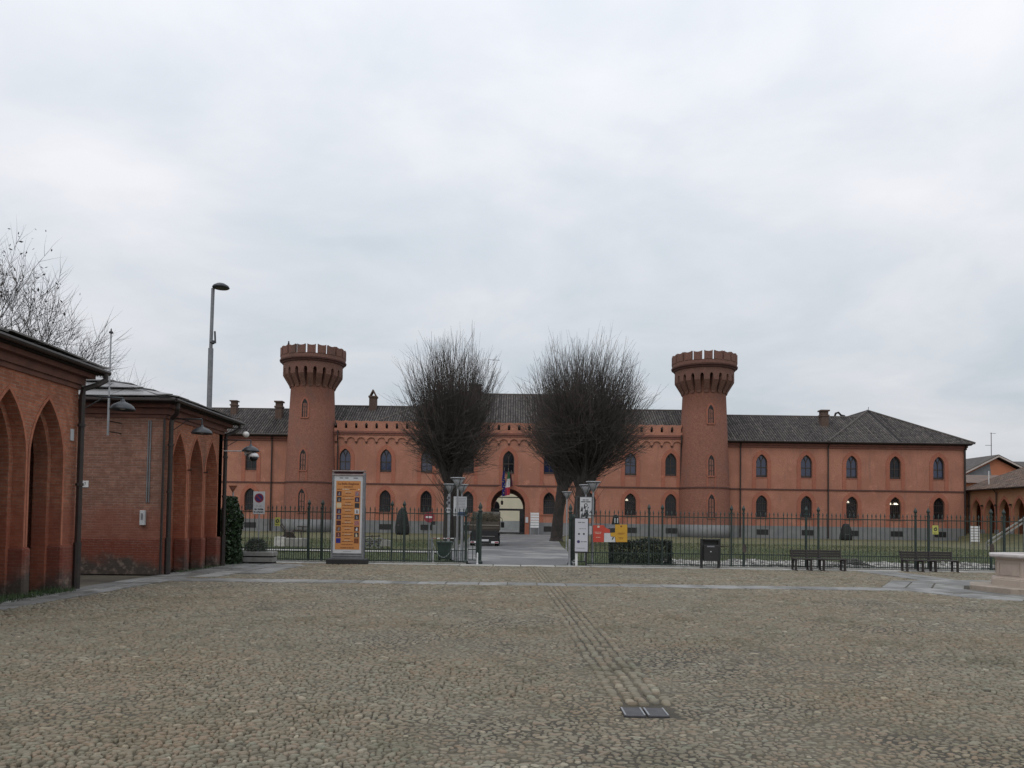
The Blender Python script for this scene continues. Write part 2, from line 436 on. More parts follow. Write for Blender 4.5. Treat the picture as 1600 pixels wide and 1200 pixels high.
MT['slab'] = gmat('grey paving slabs', (0.232,0.228,0.216), (0.165,0.163,0.156), 2.4, 0.72, 0.25, 30, tint=(0.72,1.25), stain=(1.6,(0.110,0.106,0.094),0.44,0.66))
MT['slab_light'] = gmat('pale kerb stones', (0.36,0.35,0.32), (0.29,0.285,0.265), 2, 0.8, 0.25, 30, tint=(0.75,1.25))
MT['asphalt'] = gmat('worn driveway', (0.150,0.150,0.152), (0.105,0.106,0.110), 0.5, 0.75, 0.4, 40, 0.01, stain=(0.30,(0.250,0.245,0.235),0.48,0.60), stretch=(1,0.35,1))
MT['gravel_white'] = gmat('pale rubble', (0.45,0.44,0.41), (0.27,0.26,0.245), 6, 0.9, 0.3, tint=(0.35,1.3))
MT['roof_slab'] = gmat('thin grey roof slabs', (0.215,0.210,0.205), (0.150,0.147,0.145), 1.6, 0.32, 0.2, 25, tint=(0.6,1.5), stain=(2,(0.075,0.072,0.068),0.5,0.72))
MT['truck_dark'] = gmat('truck chassis black', (0.012,0.012,0.013), None, 5, 0.7)
MT['truck_wood'] = gmat('truck bed boards', (0.075,0.060,0.046), (0.050,0.042,0.034), 3, 0.8, 0.3, 40, stretch=(0.5,4,4))
MT['truck_cab'] = gmat('truck cab paint', (0.075,0.085,0.080), None, 3, 0.5)
MT['brush'] = gmat('cut brushwood', (0.125,0.105,0.075), (0.08,0.07,0.05), 3, 0.9, 0, tint=(0.5,1.5))
MT['rubber'] = gmat('rubber', (0.012,0.012,0.012), None, 5, 0.85)
MT['house_orange'] = stucco('orange house wall', (0.44,0.175,0.095), (0.40,0.16,0.09), (0.36,0.16,0.10))
MT['house_grey'] = gmat('grey gable panel', (0.17,0.18,0.19), None, 1, 0.8)
MT['house_trim'] = gmat('pale verge board', (0.48,0.42,0.38), None, 1, 0.8)
MT['arcade_wall'] = stucco('arcade plaster', (0.40,0.215,0.125), (0.35,0.185,0.11), (0.31,0.17,0.11))

def glass_mat(name, base, rough, mixt=None, spec=0.85):
    m, n, l, b = new_mat(name)
    b.inputs['Base Color'].default_value = (*base, 1); b.inputs['Roughness'].default_value = rough
    b.inputs['Specular IOR Level'].default_value = spec
    bump(n, l, b, noise(n, l, 1.2, 2), 0.10, 0.05)
    if mixt is not None:
        tr = n.new('ShaderNodeBsdfTransparent'); mx = n.new('ShaderNodeMixShader'); mx.inputs[0].default_value = mixt
        l.new(b.outputs[0], mx.inputs[1]); l.new(tr.outputs[0], mx.inputs[2]); l.new(mx.outputs[0], n['Material Output'].inputs['Surface'])
    return m
MT['glass'] = glass_mat('dark window glass', (0.010,0.011,0.014), 0.06, None, 0.35)
MT['glass_sky_tint'] = glass_mat('window glass with painted sky reflection', (0.016,0.024,0.062), 0.05)  # blue of the reflected sky is put into the base colour
MT['glass_clear'] = glass_mat('clear window glass', (0.012,0.013,0.016), 0.05, 0.75)
MT['interior'] = gmat('dark room', (0.03,0.027,0.025), None, 1, 0.95, 0)
def emis(name, col, s):
    m, n, l, b = new_mat(name)
    b.inputs['Base Color'].default_value = (*col, 1); b.inputs['Emission Color'].default_value = (*col, 1); b.inputs['Emission Strength'].default_value = s
    return m
MT['lit'] = emis('lit ceiling lamp', (1.0, 0.90, 0.70), 1.6)
MT['globe'] = gmat('white opal globe', (0.72,0.71,0.68), None, 3, 0.3, 0)

def cobble_mat():
    m, n, l, b = new_mat('river cobbles')
    a = n.new('ShaderNodeAttribute'); a.attribute_name = 'tint'
    r = n.new('ShaderNodeValToRGB'); cr = r.color_ramp
    cr.elements[0].position = 0.0; cr.elements[0].color = (0.100,0.094,0.074,1)
    cr.elements[1].position = 1.0; cr.elements[1].color = (0.390,0.360,0.280,1)
    for p, c in ((0.25,(0.175,0.156,0.117)), (0.45,(0.208,0.187,0.140)), (0.58,(0.235,0.186,0.135)), (0.72,(0.205,0.202,0.155)), (0.86,(0.280,0.250,0.188))):
        e = cr.elements.new(p); e.color = (*c, 1)
    l.new(a.outputs['Fac'], r.inputs[0])
    f = rampf(n, l, noise(n, l, 0.42, 6, 0.6), 0.38, 0.66)
    col = mixrgb(n, l, f, r.outputs[0], (1.0,0.93,0.86), 'MULTIPLY')
    f2 = rampf(n, l, noise(n, l, 0.9, 6, 0.6, off=(7,2,0)), 0.48, 0.72)
    col = mixrgb(n, l, f2, col, mixrgb(n, l, 1.0, col, (0.74,0.75,0.70), 'MULTIPLY'))
    f3 = rampf(n, l, noise(n, l, 38, 5, 0.7), 0.35, 0.75)
    col = mixrgb(n, l, f3, col, mixrgb(n, l, 1.0, col, (0.74,0.73,0.70), 'MULTIPLY'))
    l.new(col, b.inputs['Base Color']); b.inputs['Roughness'].default_value = 0.72; b.inputs['Specular IOR Level'].default_value = 0.35
    bump(n, l, b, noise(n, l, 90, 4), 0.25, 0.006)
    return m
MT['cobble'] = cobble_mat()
def bed_mat():
    m, n, l, b = new_mat('sand joints')
    f = rampf(n, l, noise(n, l, 0.7, 6, 0.6), 0.38, 0.66)
    col = mixrgb(n, l, f, (0.062,0.053,0.038), (0.150,0.130,0.094))
    f2 = rampf(n, l, noise(n, l, 1.7, 6, 0.65, off=(2,9,0)), 0.54, 0.74)
    col = mixrgb(n, l, f2, col, (0.052,0.052,0.030))
    f3 = rampf(n, l, noise(n, l, 60, 4, 0.7), 0.3, 0.75)
    col = mixrgb(n, l, f3, col, mixrgb(n, l, 1.0, col, (0.6,0.6,0.58), 'MULTIPLY'))
    l.new(col, b.inputs['Base Color']); b.inputs['Roughness'].default_value = 0.95
    bump(n, l, b, noise(n, l, 70, 5), 0.5, 0.01)
    return m
MT['bed'] = bed_mat()
def lawn_mat():
    m, n, l, b = new_mat('winter lawn')
    f = rampf(n, l, noise(n, l, 0.16, 7, 0.62, stretch=(0.5,1,1)), 0.40, 0.62)
    g = n.new('ShaderNodeNewGeometry'); sp = n.new('ShaderNodeSeparateXYZ'); l.new(g.outputs['Position'], sp.inputs[0])
    ad = n.new('ShaderNodeMath'); ad.operation = 'MULTIPLY_ADD'; ad.inputs[1].default_value = 26.0
    l.new(f, ad.inputs[0]); l.new(sp.outputs['Y'], ad.inputs[2])
    col = mixrgb(n, l, rampf(n, l, ad.outputs[0], 48, 84), (0.058,0.080,0.028), (0.140,0.126,0.062))
    f2 = rampf(n, l, noise(n, l, 1.1, 6, 0.65), 0.45, 0.70)
    col = mixrgb(n, l, f2, col, (0.060,0.078,0.030))
    f3 = rampf(n, l, noise(n, l, 14, 5, 0.7), 0.35, 0.7)
    col = mixrgb(n, l, f3, col, mixrgb(n, l, 1.0, col, (0.55,0.55,0.5), 'MULTIPLY'))
    l.new(col, b.inputs['Base Color']); b.inputs['Roughness'].default_value = 0.95
    bump(n, l, b, noise(n, l, 12, 6, 0.7), 0.8, 0.06)
    return m
MT['lawn'] = lawn_mat()
MT['grass'] = gmat('grass blades', (0.070,0.100,0.032), (0.110,0.100,0.045), 0.5, 0.8, 0, tint=(0.5,1.5))
MT['weed'] = gmat('green weeds', (0.045,0.075,0.022), (0.030,0.055,0.018), 3, 0.7, 0, tint=(0.5,1.6))
MT['earth'] = gmat('bare earth', (0.135,0.120,0.085), (0.09,0.085,0.06), 0.4, 0.95, 0.5, 20)

# ------------------------------------------------------------------ shape helpers
def arch_pts(cx, z0, w, zs, za, n=9, round_=False):
    """gothic (or round) arch outline from bottom-left over the top to bottom-right"""
    h = w / 2; r = za - zs
    pts = [(cx - h, z0)]
    if round_:
        for i in range(2*n + 1):
            q = math.pi - math.pi * i / (2*n)
            pts.append((cx + h*math.cos(q), zs + r*math.sin(q)))
    else:
        c = (r*r - h*h) / (2*h)              # centre offset beyond the axis
        Rr = h + c
        qa = math.atan2(r, -c) if c != 0 else math.pi/2
        left = []
        for i in range(n + 1):
            q = math.pi - (math.pi - qa) * i / n
            left.append((cx + c + Rr*math.cos(q), zs + Rr*math.sin(q)))
        pts += left
        pts += [(2*cx - x, z) for x, z in reversed(left[:-1])]
    pts.append((cx + h, z0))
    return pts
def facade(y):       # wall facing the camera
    return lambda a, b, d: (a, y + d, b)
def eastwall(x):     # wall facing +X
    return lambda a, b, d: (x - d, a, b)

def tiles(mb_t, o, u, v, nrm, poly, w=0.30, course=0.42, h=0.075, seed=1, jit=0.03):
    """barrel tiles over a convex roof polygon [(a,b)] in the frame o + a*u + b*v"""
    rg = random.Random(seed)
    o, u, v, nrm = Vector(o), Vector(u), Vector(v), Vector(nrm)
    amin = min(p[0] for p in poly); amax = max(p[0] for p in poly)
    n = len(poly)
    k = int((amax - amin) / w)
    for i in range(k):
        a = amin + (i + 0.5) * (amax - amin) / k
        bs = []
        for j in range(n):
            (a0, b0), (a1, b1) = poly[j], poly[(j+1) % n]
            if (a0 - a) * (a1 - a) < 0:
                bs.append(b0 + (b1 - b0) * (a - a0) / (a1 - a0))
        if len(bs) < 2: continue
        b0, b1 = min(bs), max(bs)
        if b1 - b0 < 0.15: continue
        b = b0 - 0.06 + rg.uniform(-jit, jit)
        colt = rg.gauss(0.5, 0.13)
        while b < b1:
            e = min(b + course, b1 + 0.03)
            aj = a + rg.uniform(-jit, jit) * 0.4
            mb_t.tint = min(1, max(0, colt + rg.gauss(0, 0.17)))
            hw = w * 0.34
            lo, hi = h * 1.25, h * 0.75
            vs = []
            for bb, hh in ((b, lo), (e + 0.03, hi)):
                for aa, q in ((-hw, 0.1), (-hw*0.5, 0.85), (hw*0.5, 0.85), (hw, 0.1)):
                    vs.append(o + u*(aj+aa) + v*bb + nrm*(hh*q))
            mb_t.add(vs, [(0,1,5,4), (1,2,6,5), (2,3,7,6), (0,3,2,1)])
            b = e
def text_mesh(name, s, width, height, mat, parent, loc, bold=0.0, facing='-y'):
    cu = bpy.data.curves.new('t', 'FONT'); cu.body = s; cu.size = 1.0; cu.align_x = 'CENTER'; cu.align_y = 'CENTER'
    cu.extrude = 0.0; cu.offset = bold; cu.resolution_u = 3
    ob = bpy.data.objects.new('t', cu); C.objects.link(ob)
    bpy.context.view_layer.update()
    dg = bpy.context.evaluated_depsgraph_get()
    me = bpy.data.meshes.new_from_object(ob.evaluated_get(dg))
    bpy.data.objects.remove(ob, do_unlink=True); bpy.data.curves.remove(cu)
    co = np.empty(len(me.vertices)*3, dtype=np.float32); me.vertices.foreach_get('co', co); co = co.reshape(-1, 3)
    c0, c1 = co.min(0), co.max(0)
    sx = width / max(1e-6, c1[0]-c0[0]); sz = height / max(1e-6, c1[1]-c0[1])
    out = np.zeros_like(co)
    out[:,0] = (co[:,0] - (c0[0]+c1[0])/2) * sx; out[:,2] = (co[:,1] - (c0[1]+c1[1])/2) * sz
    me.vertices.foreach_set('co', out.ravel()); me.update()
    me.materials.clear()
    o = link_mesh(name, me, mat, parent); o.location = loc
    return o
def text_line(mb, cx, z, w, h, y, rg):
    """a run of word-sized marks standing for print too small to read"""
    x = cx - w/2
    while x < cx + w/2 - 0.005:
        ww = min(rg.uniform(0.6, 2.2) * h * 2.2, cx + w/2 - x)
        mb.add([(x,y,z-h/2),(x+ww,y,z-h/2),(x+ww,y,z+h/2),(x,y,z+h/2)], [(0,1,2,3)])
        x += ww + h*0.6
def rect(mb, x0, x1, z0, z1, y):
    mb.add([(x0,y,z0),(x1,y,z0),(x1,y,z1),(x0,y,z1)], [(0,1,2,3)])
def disc(mb, cx, cz, r, y, n=24, r0=0.0):
    if r0 <= 0:
        mb.add([(cx+r*math.cos(2*math.pi*i/n), y, cz+r*math.sin(2*math.pi*i/n)) for i in range(n)], [tuple(range(n))])
    else:
        vs = [(cx+q*math.cos(2*math.pi*i/n), y, cz+q*math.sin(2*math.pi*i/n)) for q in (r0, r) for i in range(n)]
        mb.add(vs, [(i, (i+1) % n, n+(i+1) % n, n+i) for i in range(n)])
def leaf_cloud(mb, pts, size, rg, asp=0.6):
    for p in pts:
        p = Vector(p); s = size * rg.uniform(0.6, 1.4)
        a = Vector((rg.gauss(0,1), rg.gauss(0,1), rg.gauss(0,1))).normalized()
        b = a.orthogonal(); b.rotate(Matrix.Rotation(rg.uniform(0, 6.28), 3, a)); b = b.normalized()
        mb.tint = rg.random()
        mb.add([p - a*s, p + b*s*asp*0.7, p + a*s, p - b*s*asp*0.7], [(0,1,2,3)])

# ================================================================== GROUND
FENCE_Y = 28.5
g = MB(); g.box(-500, 500, -60, 900, -1.0, -0.06)
ground = tag(g.build('ground', MT['earth']), kind='structure')
b_ = MB(); b_.add([(-30,-4,-0.004),(36,-4,-0.004),(36,28.3,-0.004),(-30,28.3,-0.004)], [(0,1,2,3)])
piazza = tag(b_.build('piazza', MT['bed']), kind='structure')

def patch(x, y):
    v = (np.sin(0.55*x+0.35*y+1.0) + np.sin(1.15*x-0.8*y+2.3)*0.8 + np.sin(0.3*x+1.7*y+0.5)*0.8
         + np.sin(2.3*x+1.9*y)*0.5 + np.sin(-1.9*x+3.1*y+4.0)*0.4 + np.sin(0.23*x-0.31*y)*0.8)
    return np.clip(0.5 + v*0.21, 0, 1)
WELL = (13.6, 19.9)
def strip_x(y): return 1.26 - 0.0185*(y-5.0)          # centre line of the aligned drain strip
def oct_dist(x, y):
    d = np.zeros_like(x) - 99
    for k in range(8):
        q = R(14 + 45*k)
        d = np.maximum(d, (x-WELL[0])*np.cos(q) + (y-WELL[1])*np.sin(q))
    return d
cx, cy, cw, cd = [], [], [], []
y = 4.35
while y < 27.62:
    x0, x1 = max(-8.62 if y > 6 else -9, -0.70*y-1.3), 0.72*y+1.3
    n = int((x1-x0)/0.045)+8
    big = 1.0 if y < 8.5 else (1.2 if y < 12 else (1.5 if y < 16 else (1.8 if y < 20.4 else 2.2)))
    ww = np.clip(nrng.gamma(5, 0.0128, n), 0.030, 0.16) * big
    xs = x0 + np.cumsum(ww) - ww/2 + nrng.uniform(-0.1, 0)
    k = xs < x1
    step = 0.0455*big*nrng.uniform(0.85, 1.2)
    xs, ww = xs[k], ww[k]
    cx.append(xs); cw.append(ww); cd.append(np.full(len(xs), step)*nrng.uniform(0.82,1.22,len(xs))); cy.append(np.full(len(xs), y) + nrng.normal(0, 0.009, len(xs)))
    y += step
cx, cy, cw, cd = map(np.concatenate, (cx, cy, cw, cd))
wx = cx + 0.05*np.sin(1.7*cy+0.6*cx) + 0.02*np.sin(5.3*cy+2.1*cx)
wy = cy + 0.07*np.sin(0.9*cx+0.5*cy) + 0.035*np.sin(2.9*cx-0.9*cy+1) + 0.014*np.sin(8.1*cx+3*cy)
rot = nrng.normal(0, 0.38, len(cx)) + 0.25*np.sin(1.1*cx+0.7*cy)
cx, cy = wx, wy
keep = ((np.abs(cx - strip_x(cy)) > 0.29) | (cy < 6.52) | ((cy > 6.42) & (cy < 7.0) & (np.abs(cx - strip_x(cy)) > 0.24))) & ~((cy > 19.42) & (cy < 20.42)) & (oct_dist(cx, cy) > 3.55) & ~((cx > 12.35) & (cx < 13.75) & (cy > 20)) & (cy < 27.58) & (cx > -8.60)
cx, cy, cw, cd, rot = cx[keep], cy[keep], cw[keep], cd[keep], rot[keep]
# the aligned strip: five rows of stones laid lengthwise
sx, sy, sw, sl = [], [], [], []
for c in range(5):
    yy = 6.93 + rng.uniform(0, 0.1)
    while yy < 27.5:
        L = rng.uniform(0.075, 0.15)
        off = (c-2)*0.116
        if not (19.42 < yy < 20.42) and not (6.50 < yy < 6.92):
            sx.append(strip_x(yy)+off+rng.gauss(0,0.010)); sy.append(yy+L/2); sw.append(0.106*rng.uniform(0.82,1.06)); sl.append(L*0.97)
        yy += L
ns = len(sx)
cx = np.concatenate([cx, sx]); cy = np.concatenate([cy, sy]); cw = np.concatenate([cw, sw]); cd = np.concatenate([cd, sl]); rot = np.concatenate([rot, nrng.normal(0, 0.06, ns)])
N = len(cx)
pt = patch(cx, cy); pt[-ns:] = 0.70
pt = np.clip((pt-0.5)*1.9+0.52, 0, 1)
ch = (0.0085 + 0.0125*pt) * nrng.uniform(0.75, 1.2, N)
cz = -0.008*(1-pt) + nrng.normal(0, 0.0025, N)
tint = np.clip(nrng.beta(3.0, 3.2, N), 0, 1)
tx, ty = nrng.normal(0, 0.07, N), nrng.normal(0.0, 0.10, N)

def stone_rings(K, seedv, near):
    rg = np.random.default_rng(seedv)
    q = np.linspace(0, 2*np.pi, K, endpoint=False) + rg.uniform(0, 1)
    return q
def stones(sel, K, mid):
    n = len(sel)
    q = np.linspace(0, 2*np.pi, K, endpoint=False)[None,:] + nrng.uniform(0, 2*np.pi/K, (n,1)) + nrng.normal(0, 0.10, (n,K))
    e = 2/2.6
    ux = np.sign(np.cos(q))*np.abs(np.cos(q))**e; uy = np.sign(np.sin(q))*np.abs(np.sin(q))**e
    rr = nrng.uniform(0.86, 1.06, (n,K))
    ux, uy = ux*rr, uy*rr
    rings = [(1.0, 0.0), (0.90, 0.72), (0.62, 1.0)] if mid else [(1.0, 0.0), (0.76, 0.95)]
    vs = []
    cr_, sr_ = np.cos(rot[sel])[:,None], np.sin(rot[sel])[:,None]
    for s, hz in rings:
        lx, ly = ux*s*cw[sel][:,None]*0.49, uy*s*cd[sel][:,None]*0.50
        X = cx[sel][:,None] + lx*cr_ - ly*sr_; Y = cy[sel][:,None] + lx*sr_ + ly*cr_
        Z = cz[sel][:,None] - 0.006*(hz == 0) + ch[sel][:,None]*hz + (lx*tx[sel][:,None] + ly*ty[sel][:,None])*(hz > 0)
        vs.append(np.stack([X, Y, Z], -1))
    V = np.concatenate(vs, axis=1)                     # n, rings*K, 3
    m = V.shape[1]
    base = (np.arange(n)*m)[:,None,None]
    i = np.arange(K); j = (i+1) % K
    qd = []
    for r in range(len(rings)-1):
        qd.append(np.stack([r*K+i, r*K+j, (r+1)*K+j, (r+1)*K+i], -1))
    qd = np.concatenate(qd)[None] + base
    cap = ((len(rings)-1)*K + i)[None,None] + base
    t = np.concatenate([np.repeat(tint[sel], (len(rings)-1)*K), tint[sel]])
    return V.reshape(-1,3), qd.reshape(-1,4), cap.reshape(-1,K), t
# the nearest 300 that the frame shows are stones of their own
hx = cx/np.maximum(cy, 0.1)
vis = (cy > 1980/(387+11*hx*1.5)+0.02) & (np.abs(hx) < 0.66)
order = np.where(vis)[0]; order = order[np.argsort(cy[order])][:300]
mask = np.ones(N, bool); mask[order] = False
near = np.where(mask & (cy < 9))[0]; far = np.where(mask & (cy >= 9))[0]
for sel, K, mid in ((near, 8, True), (far, 6, False)):
    V, q4, cap, t = stones(sel, K, mid)
    np_mesh('cobbles', V, [q4, cap], MT['cobble'], piazza, 'stuff', t, smooth=True)
protos = []
for k in range(24):
    K = 9
    q = np.linspace(0, 2*np.pi, K, endpoint=False) + nrng.normal(0, 0.08, K)
    e = 2/2.6
    ux = np.sign(np.cos(q))*np.abs(np.cos(q))**e*nrng.uniform(0.86,1.06,K); uy = np.sign(np.sin(q))*np.abs(np.sin(q))**e*nrng.uniform(0.86,1.06,K)
    m_ = MB(); m_.tint = float(nrng.beta(2.2, 2.2)); m_.smooth = True
    vs = []
    for s, hz in ((1.0,-0.3),(0.90,0.72),(0.62,1.0)):
        vs += [(ux[i]*s*0.49, uy[i]*s*0.50, hz) for i in range(K)]
    fs = [(r*K+i, r*K+(i+1) % K, (r+1)*K+(i+1) % K, (r+1)*K+i) for r in (0,1) for i in range(K)] + [tuple(2*K+i for i in range(K))]
    m_.add(vs, fs)
    o = m_.build('cobble', MT['cobble'], piazza); protos.append(o)
for n_, i in enumerate(order):
    o = protos[n_] if n_ < 24 else inst(protos[rng.randrange(24)], piazza)
    o.location = (cx[i], cy[i], cz[i]); o.rotation_euler = (tx[i]*0.6, ty[i]*0.6, rot[i]); o.scale = (cw[i], cd[i], ch[i])

# ------------------------------------------------------------------ paving slabs
def slab_piece(parent, poly, mat, z0=-0.02, z1=0.012, name='slab'):
    """poly: four ground corners"""
    c = Vector((sum(p[0] for p in poly)/len(poly), sum(p[1] for p in poly)/len(poly), 0))
    sh = []
    for p in poly:
        d = Vector((p[0], p[1], 0)) - c
        L = d.length
        sh.append(c + d*((L-0.018)/L))
    m_ = MB(); m_.tint = rng.random()
    n = len(sh); dz = [rng.uniform(-0.004, 0.004) for _ in sh]
    vs = [(p.x, p.y, z0) for p in sh] + [(p.x, p.y, z1-0.008+dz[i]) for i, p in enumerate(sh)]
    vs += [(c.x+(p.x-c.x)*0.97, c.y+(p.y-c.y)*0.97, z1+dz[i]) for i, p in enumerate(sh)]
    fs = [(r*n+i, r*n+(i+1) % n, (r+1)*n+(i+1) % n, (r+1)*n+i) for r in (0,1) for i in range(n)] + [tuple(2*n+i for i in range(n))]
    m_.add(vs, fs)
    return m_.build(name, mat, parent)
band = bpy.data.objects.new('stone_band', None); C.objects.link(band); tag(band, kind='structure')
x = -9.0
while x < 10.6:
    L = rng.uniform(0.65, 1.5)
    e1 = rng.uniform(-0.02, 0.02)
    slab_piece(band, [(x,19.45+e1),(x+L,19.45+e1),(x+L,20.38),(x,20.38)], MT['slab']); x += L
y = 22.6
while y < 27.5:                                           # arm of the cross from the well to the fence
    L = rng.uniform(0.6, 1.2)
    slab_piece(band, [(12.4,y),(13.05,y),(13.05,y+L),(12.4,y+L)], MT['slab']); slab_piece(band, [(13.07,y),(13.72,y),(13.72,y+L),(13.07,y+L)], MT['slab']); y += L
walk = bpy.data.objects.new('walkway', None); C.objects.link(walk); tag(walk, kind='structure')
y = 7.0
while y < 27.4:
    L = rng.uniform(0.55, 1.1); s_ = rng.uniform(-0.12, 0.12)
    xa = -9.62 if y < 26 else -9.3
    slab_piece(walk, [(xa,y),(-9.12+s_,y),(-9.12+s_,y+L),(xa,y+L)], MT['slab'], z1=0.03)
    s2 = rng.uniform(-0.05, 0.05)
    slab_piece(walk, [(-9.1+s_,y),(-8.62+s2,y),(-8.62+s2,y+L),(-9.1+s_,y+L)], MT['slab'], z1=0.02); y += L
y = 20.6
while y < 26.8:                                           # wider paving before the second pavilion
    L = rng.uniform(0.5, 1.0)
    slab_piece(walk, [(-8.55,y),(-7.9,y),(-7.9,y+L),(-8.55,y+L)], MT['slab'], z1=0.024)
    if y > 22: slab_piece(walk, [(-7.86,y),(-7.2+rng.uniform(-.3,.3),y),(-7.2+rng.uniform(-.3,.3),y+L),(-7.86,y+L)], MT['slab'], z1=0.022)
    y += L
kerb = bpy.data.objects.new('kerb', None); C.objects.link(kerb); tag(kerb, kind='structure')
x = -10.2
while x < 24:
    L = rng.uniform(0.8, 1.5)
    slab_piece(kerb, [(x,27.62),(x+L,27.62),(x+L,28.22),(x,28.22)], MT['slab_light'], z1=0.02, name='kerb_stone'); x += L
apron = bpy.data.objects.new('well_apron', None); C.objects.link(apron); tag(apron, kind='structure')
for k in range(8):
    q0, q1 = R(14+45*k-22.5), R(14+45*k+22.5)
    for r0, r1 in ((1.62,2.35),(2.37,2.95),(2.97,3.52)):
        nseg = 2 if r0 < 2.3 else 3
        for s in range(nseg):
            t0, t1 = s/nseg, (s+1)/nseg
            def pt_(r, t):
                rc = r/math.cos(R(22.5))
                a = Vector((math.cos(q0)*rc, math.sin(q0)*rc)); b2 = Vector((math.cos(q1)*rc, math.sin(q1)*rc))
                p = a.lerp(b2, t); return (WELL[0]+p.x, WELL[1]+p.y)
            slab_piece(apron, [pt_(r0,t0), pt_(r1,t0), pt_(r1,t1), pt_(r0,t1)], MT['slab'], z1=0.016)

# ------------------------------------------------------------------ lawn, driveway
l_ = MB()
nx, ny = 60, 40
vs = []; fs = []
for j in range(ny+1):
    for i in range(nx+1):
        X = -60 + 130*i/nx; Yv = 28.3 + 61.5*j/ny
        vs.append((X, Yv, -0.012 + 0.03*math.sin(0.5*X+0.3*Yv)*math.sin(0.7*Yv)*(1 if Yv > 31 else 0.2) - 0.02))
for j in range(ny):
    for i in range(nx):
        a = j*(nx+1)+i; fs.append((a, a+1, a+nx+2, a+nx+1))
l_.add(vs, fs); l_.smooth = True
lawn = tag(l_.build('lawn', MT['lawn']), kind='structure')
d_ = MB()
edges = [(28.28,-1.35,2.3),(31,-2.4,2.6),(36,-3.1,2.9),(48,-3.4,3.2),(64,-3.6,3.9),(80,-4.2,5.2),(89.9,-5.0,6.5)]
vs = []
for (Y, a, b2) in edges: vs += [(a, Y, 0.022), (b2, Y, 0.022)]
d_.add(vs, [(2*i, 2*i+1, 2*i+3, 2*i+2) for i in range(len(edges)-1)])
driveway = tag(d_.build('driveway', MT['asphalt']), kind='structure')
p_ = MB(); p_.add([(-17,37.6,0.024),(-3.2,37.6,0.024),(-3.0,39.2,0.024),(-17,39.0,0.024)], [(0,1,2,3)])
path = tag(p_.build('gravel_path', MT['gravel_white']), kind='structure')
# grass blades over the near lawn
def grass(name, n, xr, yr, hmin, hmax, mat, skip=None, tr=0.006):
    X = nrng.uniform(*xr, n); Y = nrng.uniform(yr[0]**0.5, yr[1]**0.5, n)**2
    if skip is not None:
        k = ~skip(X, Y); X, Y = X[k], Y[k]; n = len(X)
    a = nrng.uniform(0, 6.28, n); H = nrng.uniform(hmin, hmax, n)*nrng.uniform(0.5, 1, n); w = tr*nrng.uniform(0.7, 1.6, n)*(0.5+Y/30)
    lx, ly = nrng.normal(0, 0.45, n)*H, nrng.normal(0, 0.45, n)*H
    V = np.stack([np.stack([X-w*np.cos(a), Y-w*np.sin(a), np.full(n,-0.03)],-1), np.stack([X+w*np.cos(a), Y+w*np.sin(a), np.full(n,-0.03)],-1), np.stack([X+lx, Y+ly, H],-1)], 1).reshape(-1,3)
    return np_mesh(name, V, [np.arange(3*n).reshape(-1,3)], mat, None, 'stuff', nrng.random(n))
def skip_g(X, Y):
    s = (X > np.interp(Y, [e[0] for e in edges], [e[1] for e in edges])) & (X < np.interp(Y, [e[0] for e in edges], [e[2] for e in edges]))
    s |= (Y > 37.5) & (Y < 39.2) & (X < -3)
    return s
tag(grass('grass', 60000, (-22, 34), (28.85, 62), 0.04, 0.12, MT['grass'], skip_g), 'short patchy winter grass on the lawn behind the iron fence', 'grass')
tag(grass('weeds', 2600, (-9.66, -9.2), (12.5, 16.4), 0.05, 0.20, MT['weed'], None, 0.010), 'green weeds growing along the foot of the near brick pavilion', 'weeds')
tag(grass('weeds', 900, (-9.62, -9.38), (21.9, 25.3), 0.04, 0.13, MT['weed'], None, 0.010), 'green weeds at the foot of the three blind arches', 'weeds')
# pale rubble strip behind the right fence
m_ = MB()
def pebble(mb, p, r, rg):
    vs = []
    for z, s in ((-0.5,0.75),(0.25,1.0),(0.75,0.55)):
        for k in range(5):
            q = 6.283*k/5 + rg.uniform(-.3,.3)
            vs.append((p[0]+r*s*math.cos(q)*rg.uniform(.8,1.2), p[1]+r*s*math.sin(q)*rg.uniform(.8,1.2), p[2]+r*z*0.7))
    mb.tint = rg.random()
    mb.add(vs, [(i, (i+1) % 5, 5+(i+1) % 5, 5+i) for i in range(5)]+[(5+i, 5+(i+1) % 5, 10+(i+1) % 5, 10+i) for i in range(5)]+[(10,11,12,13,14)])
for k in range(6500):
    X = rng.uniform(6.3, 19.5); Yv = rng.triangular(28.85, 33.6, 29.2)
    pebble(m_, (X, Yv, rng.uniform(0, 0.10)*(0.6+0.5*math.sin(X*2.1)+0.4*math.sin(X*0.7))), rng.uniform(0.03, 0.10), rng)
rub = tag(m_.build('rubble', MT['gravel_white']), 'strip of pale broken rubble along the foot of the right fence', 'rubble', kind='stuff')
m_ = MB()
for k in range(700):
    a = rng.gauss(0, 0.42); c = rng.gauss(0, 0.25); hgt = 0.36*math.exp(-(a/0.62)**2 - (c/0.4)**2)
    pebble(m_, (13.15+a, 29.6+c, rng.uniform(0, 1)*hgt), rng.uniform(0.02, 0.06), rng)
tag(m_.build('stone_heap', gmat('dark rubble heap', (0.135,0.13,0.12), (0.08,0.078,0.07), 6, 0.9, 0.3, tint=(0.4,1.6))), 'low heap of grey stones behind the fence between the two benches', 'rubble heap', kind='stuff')

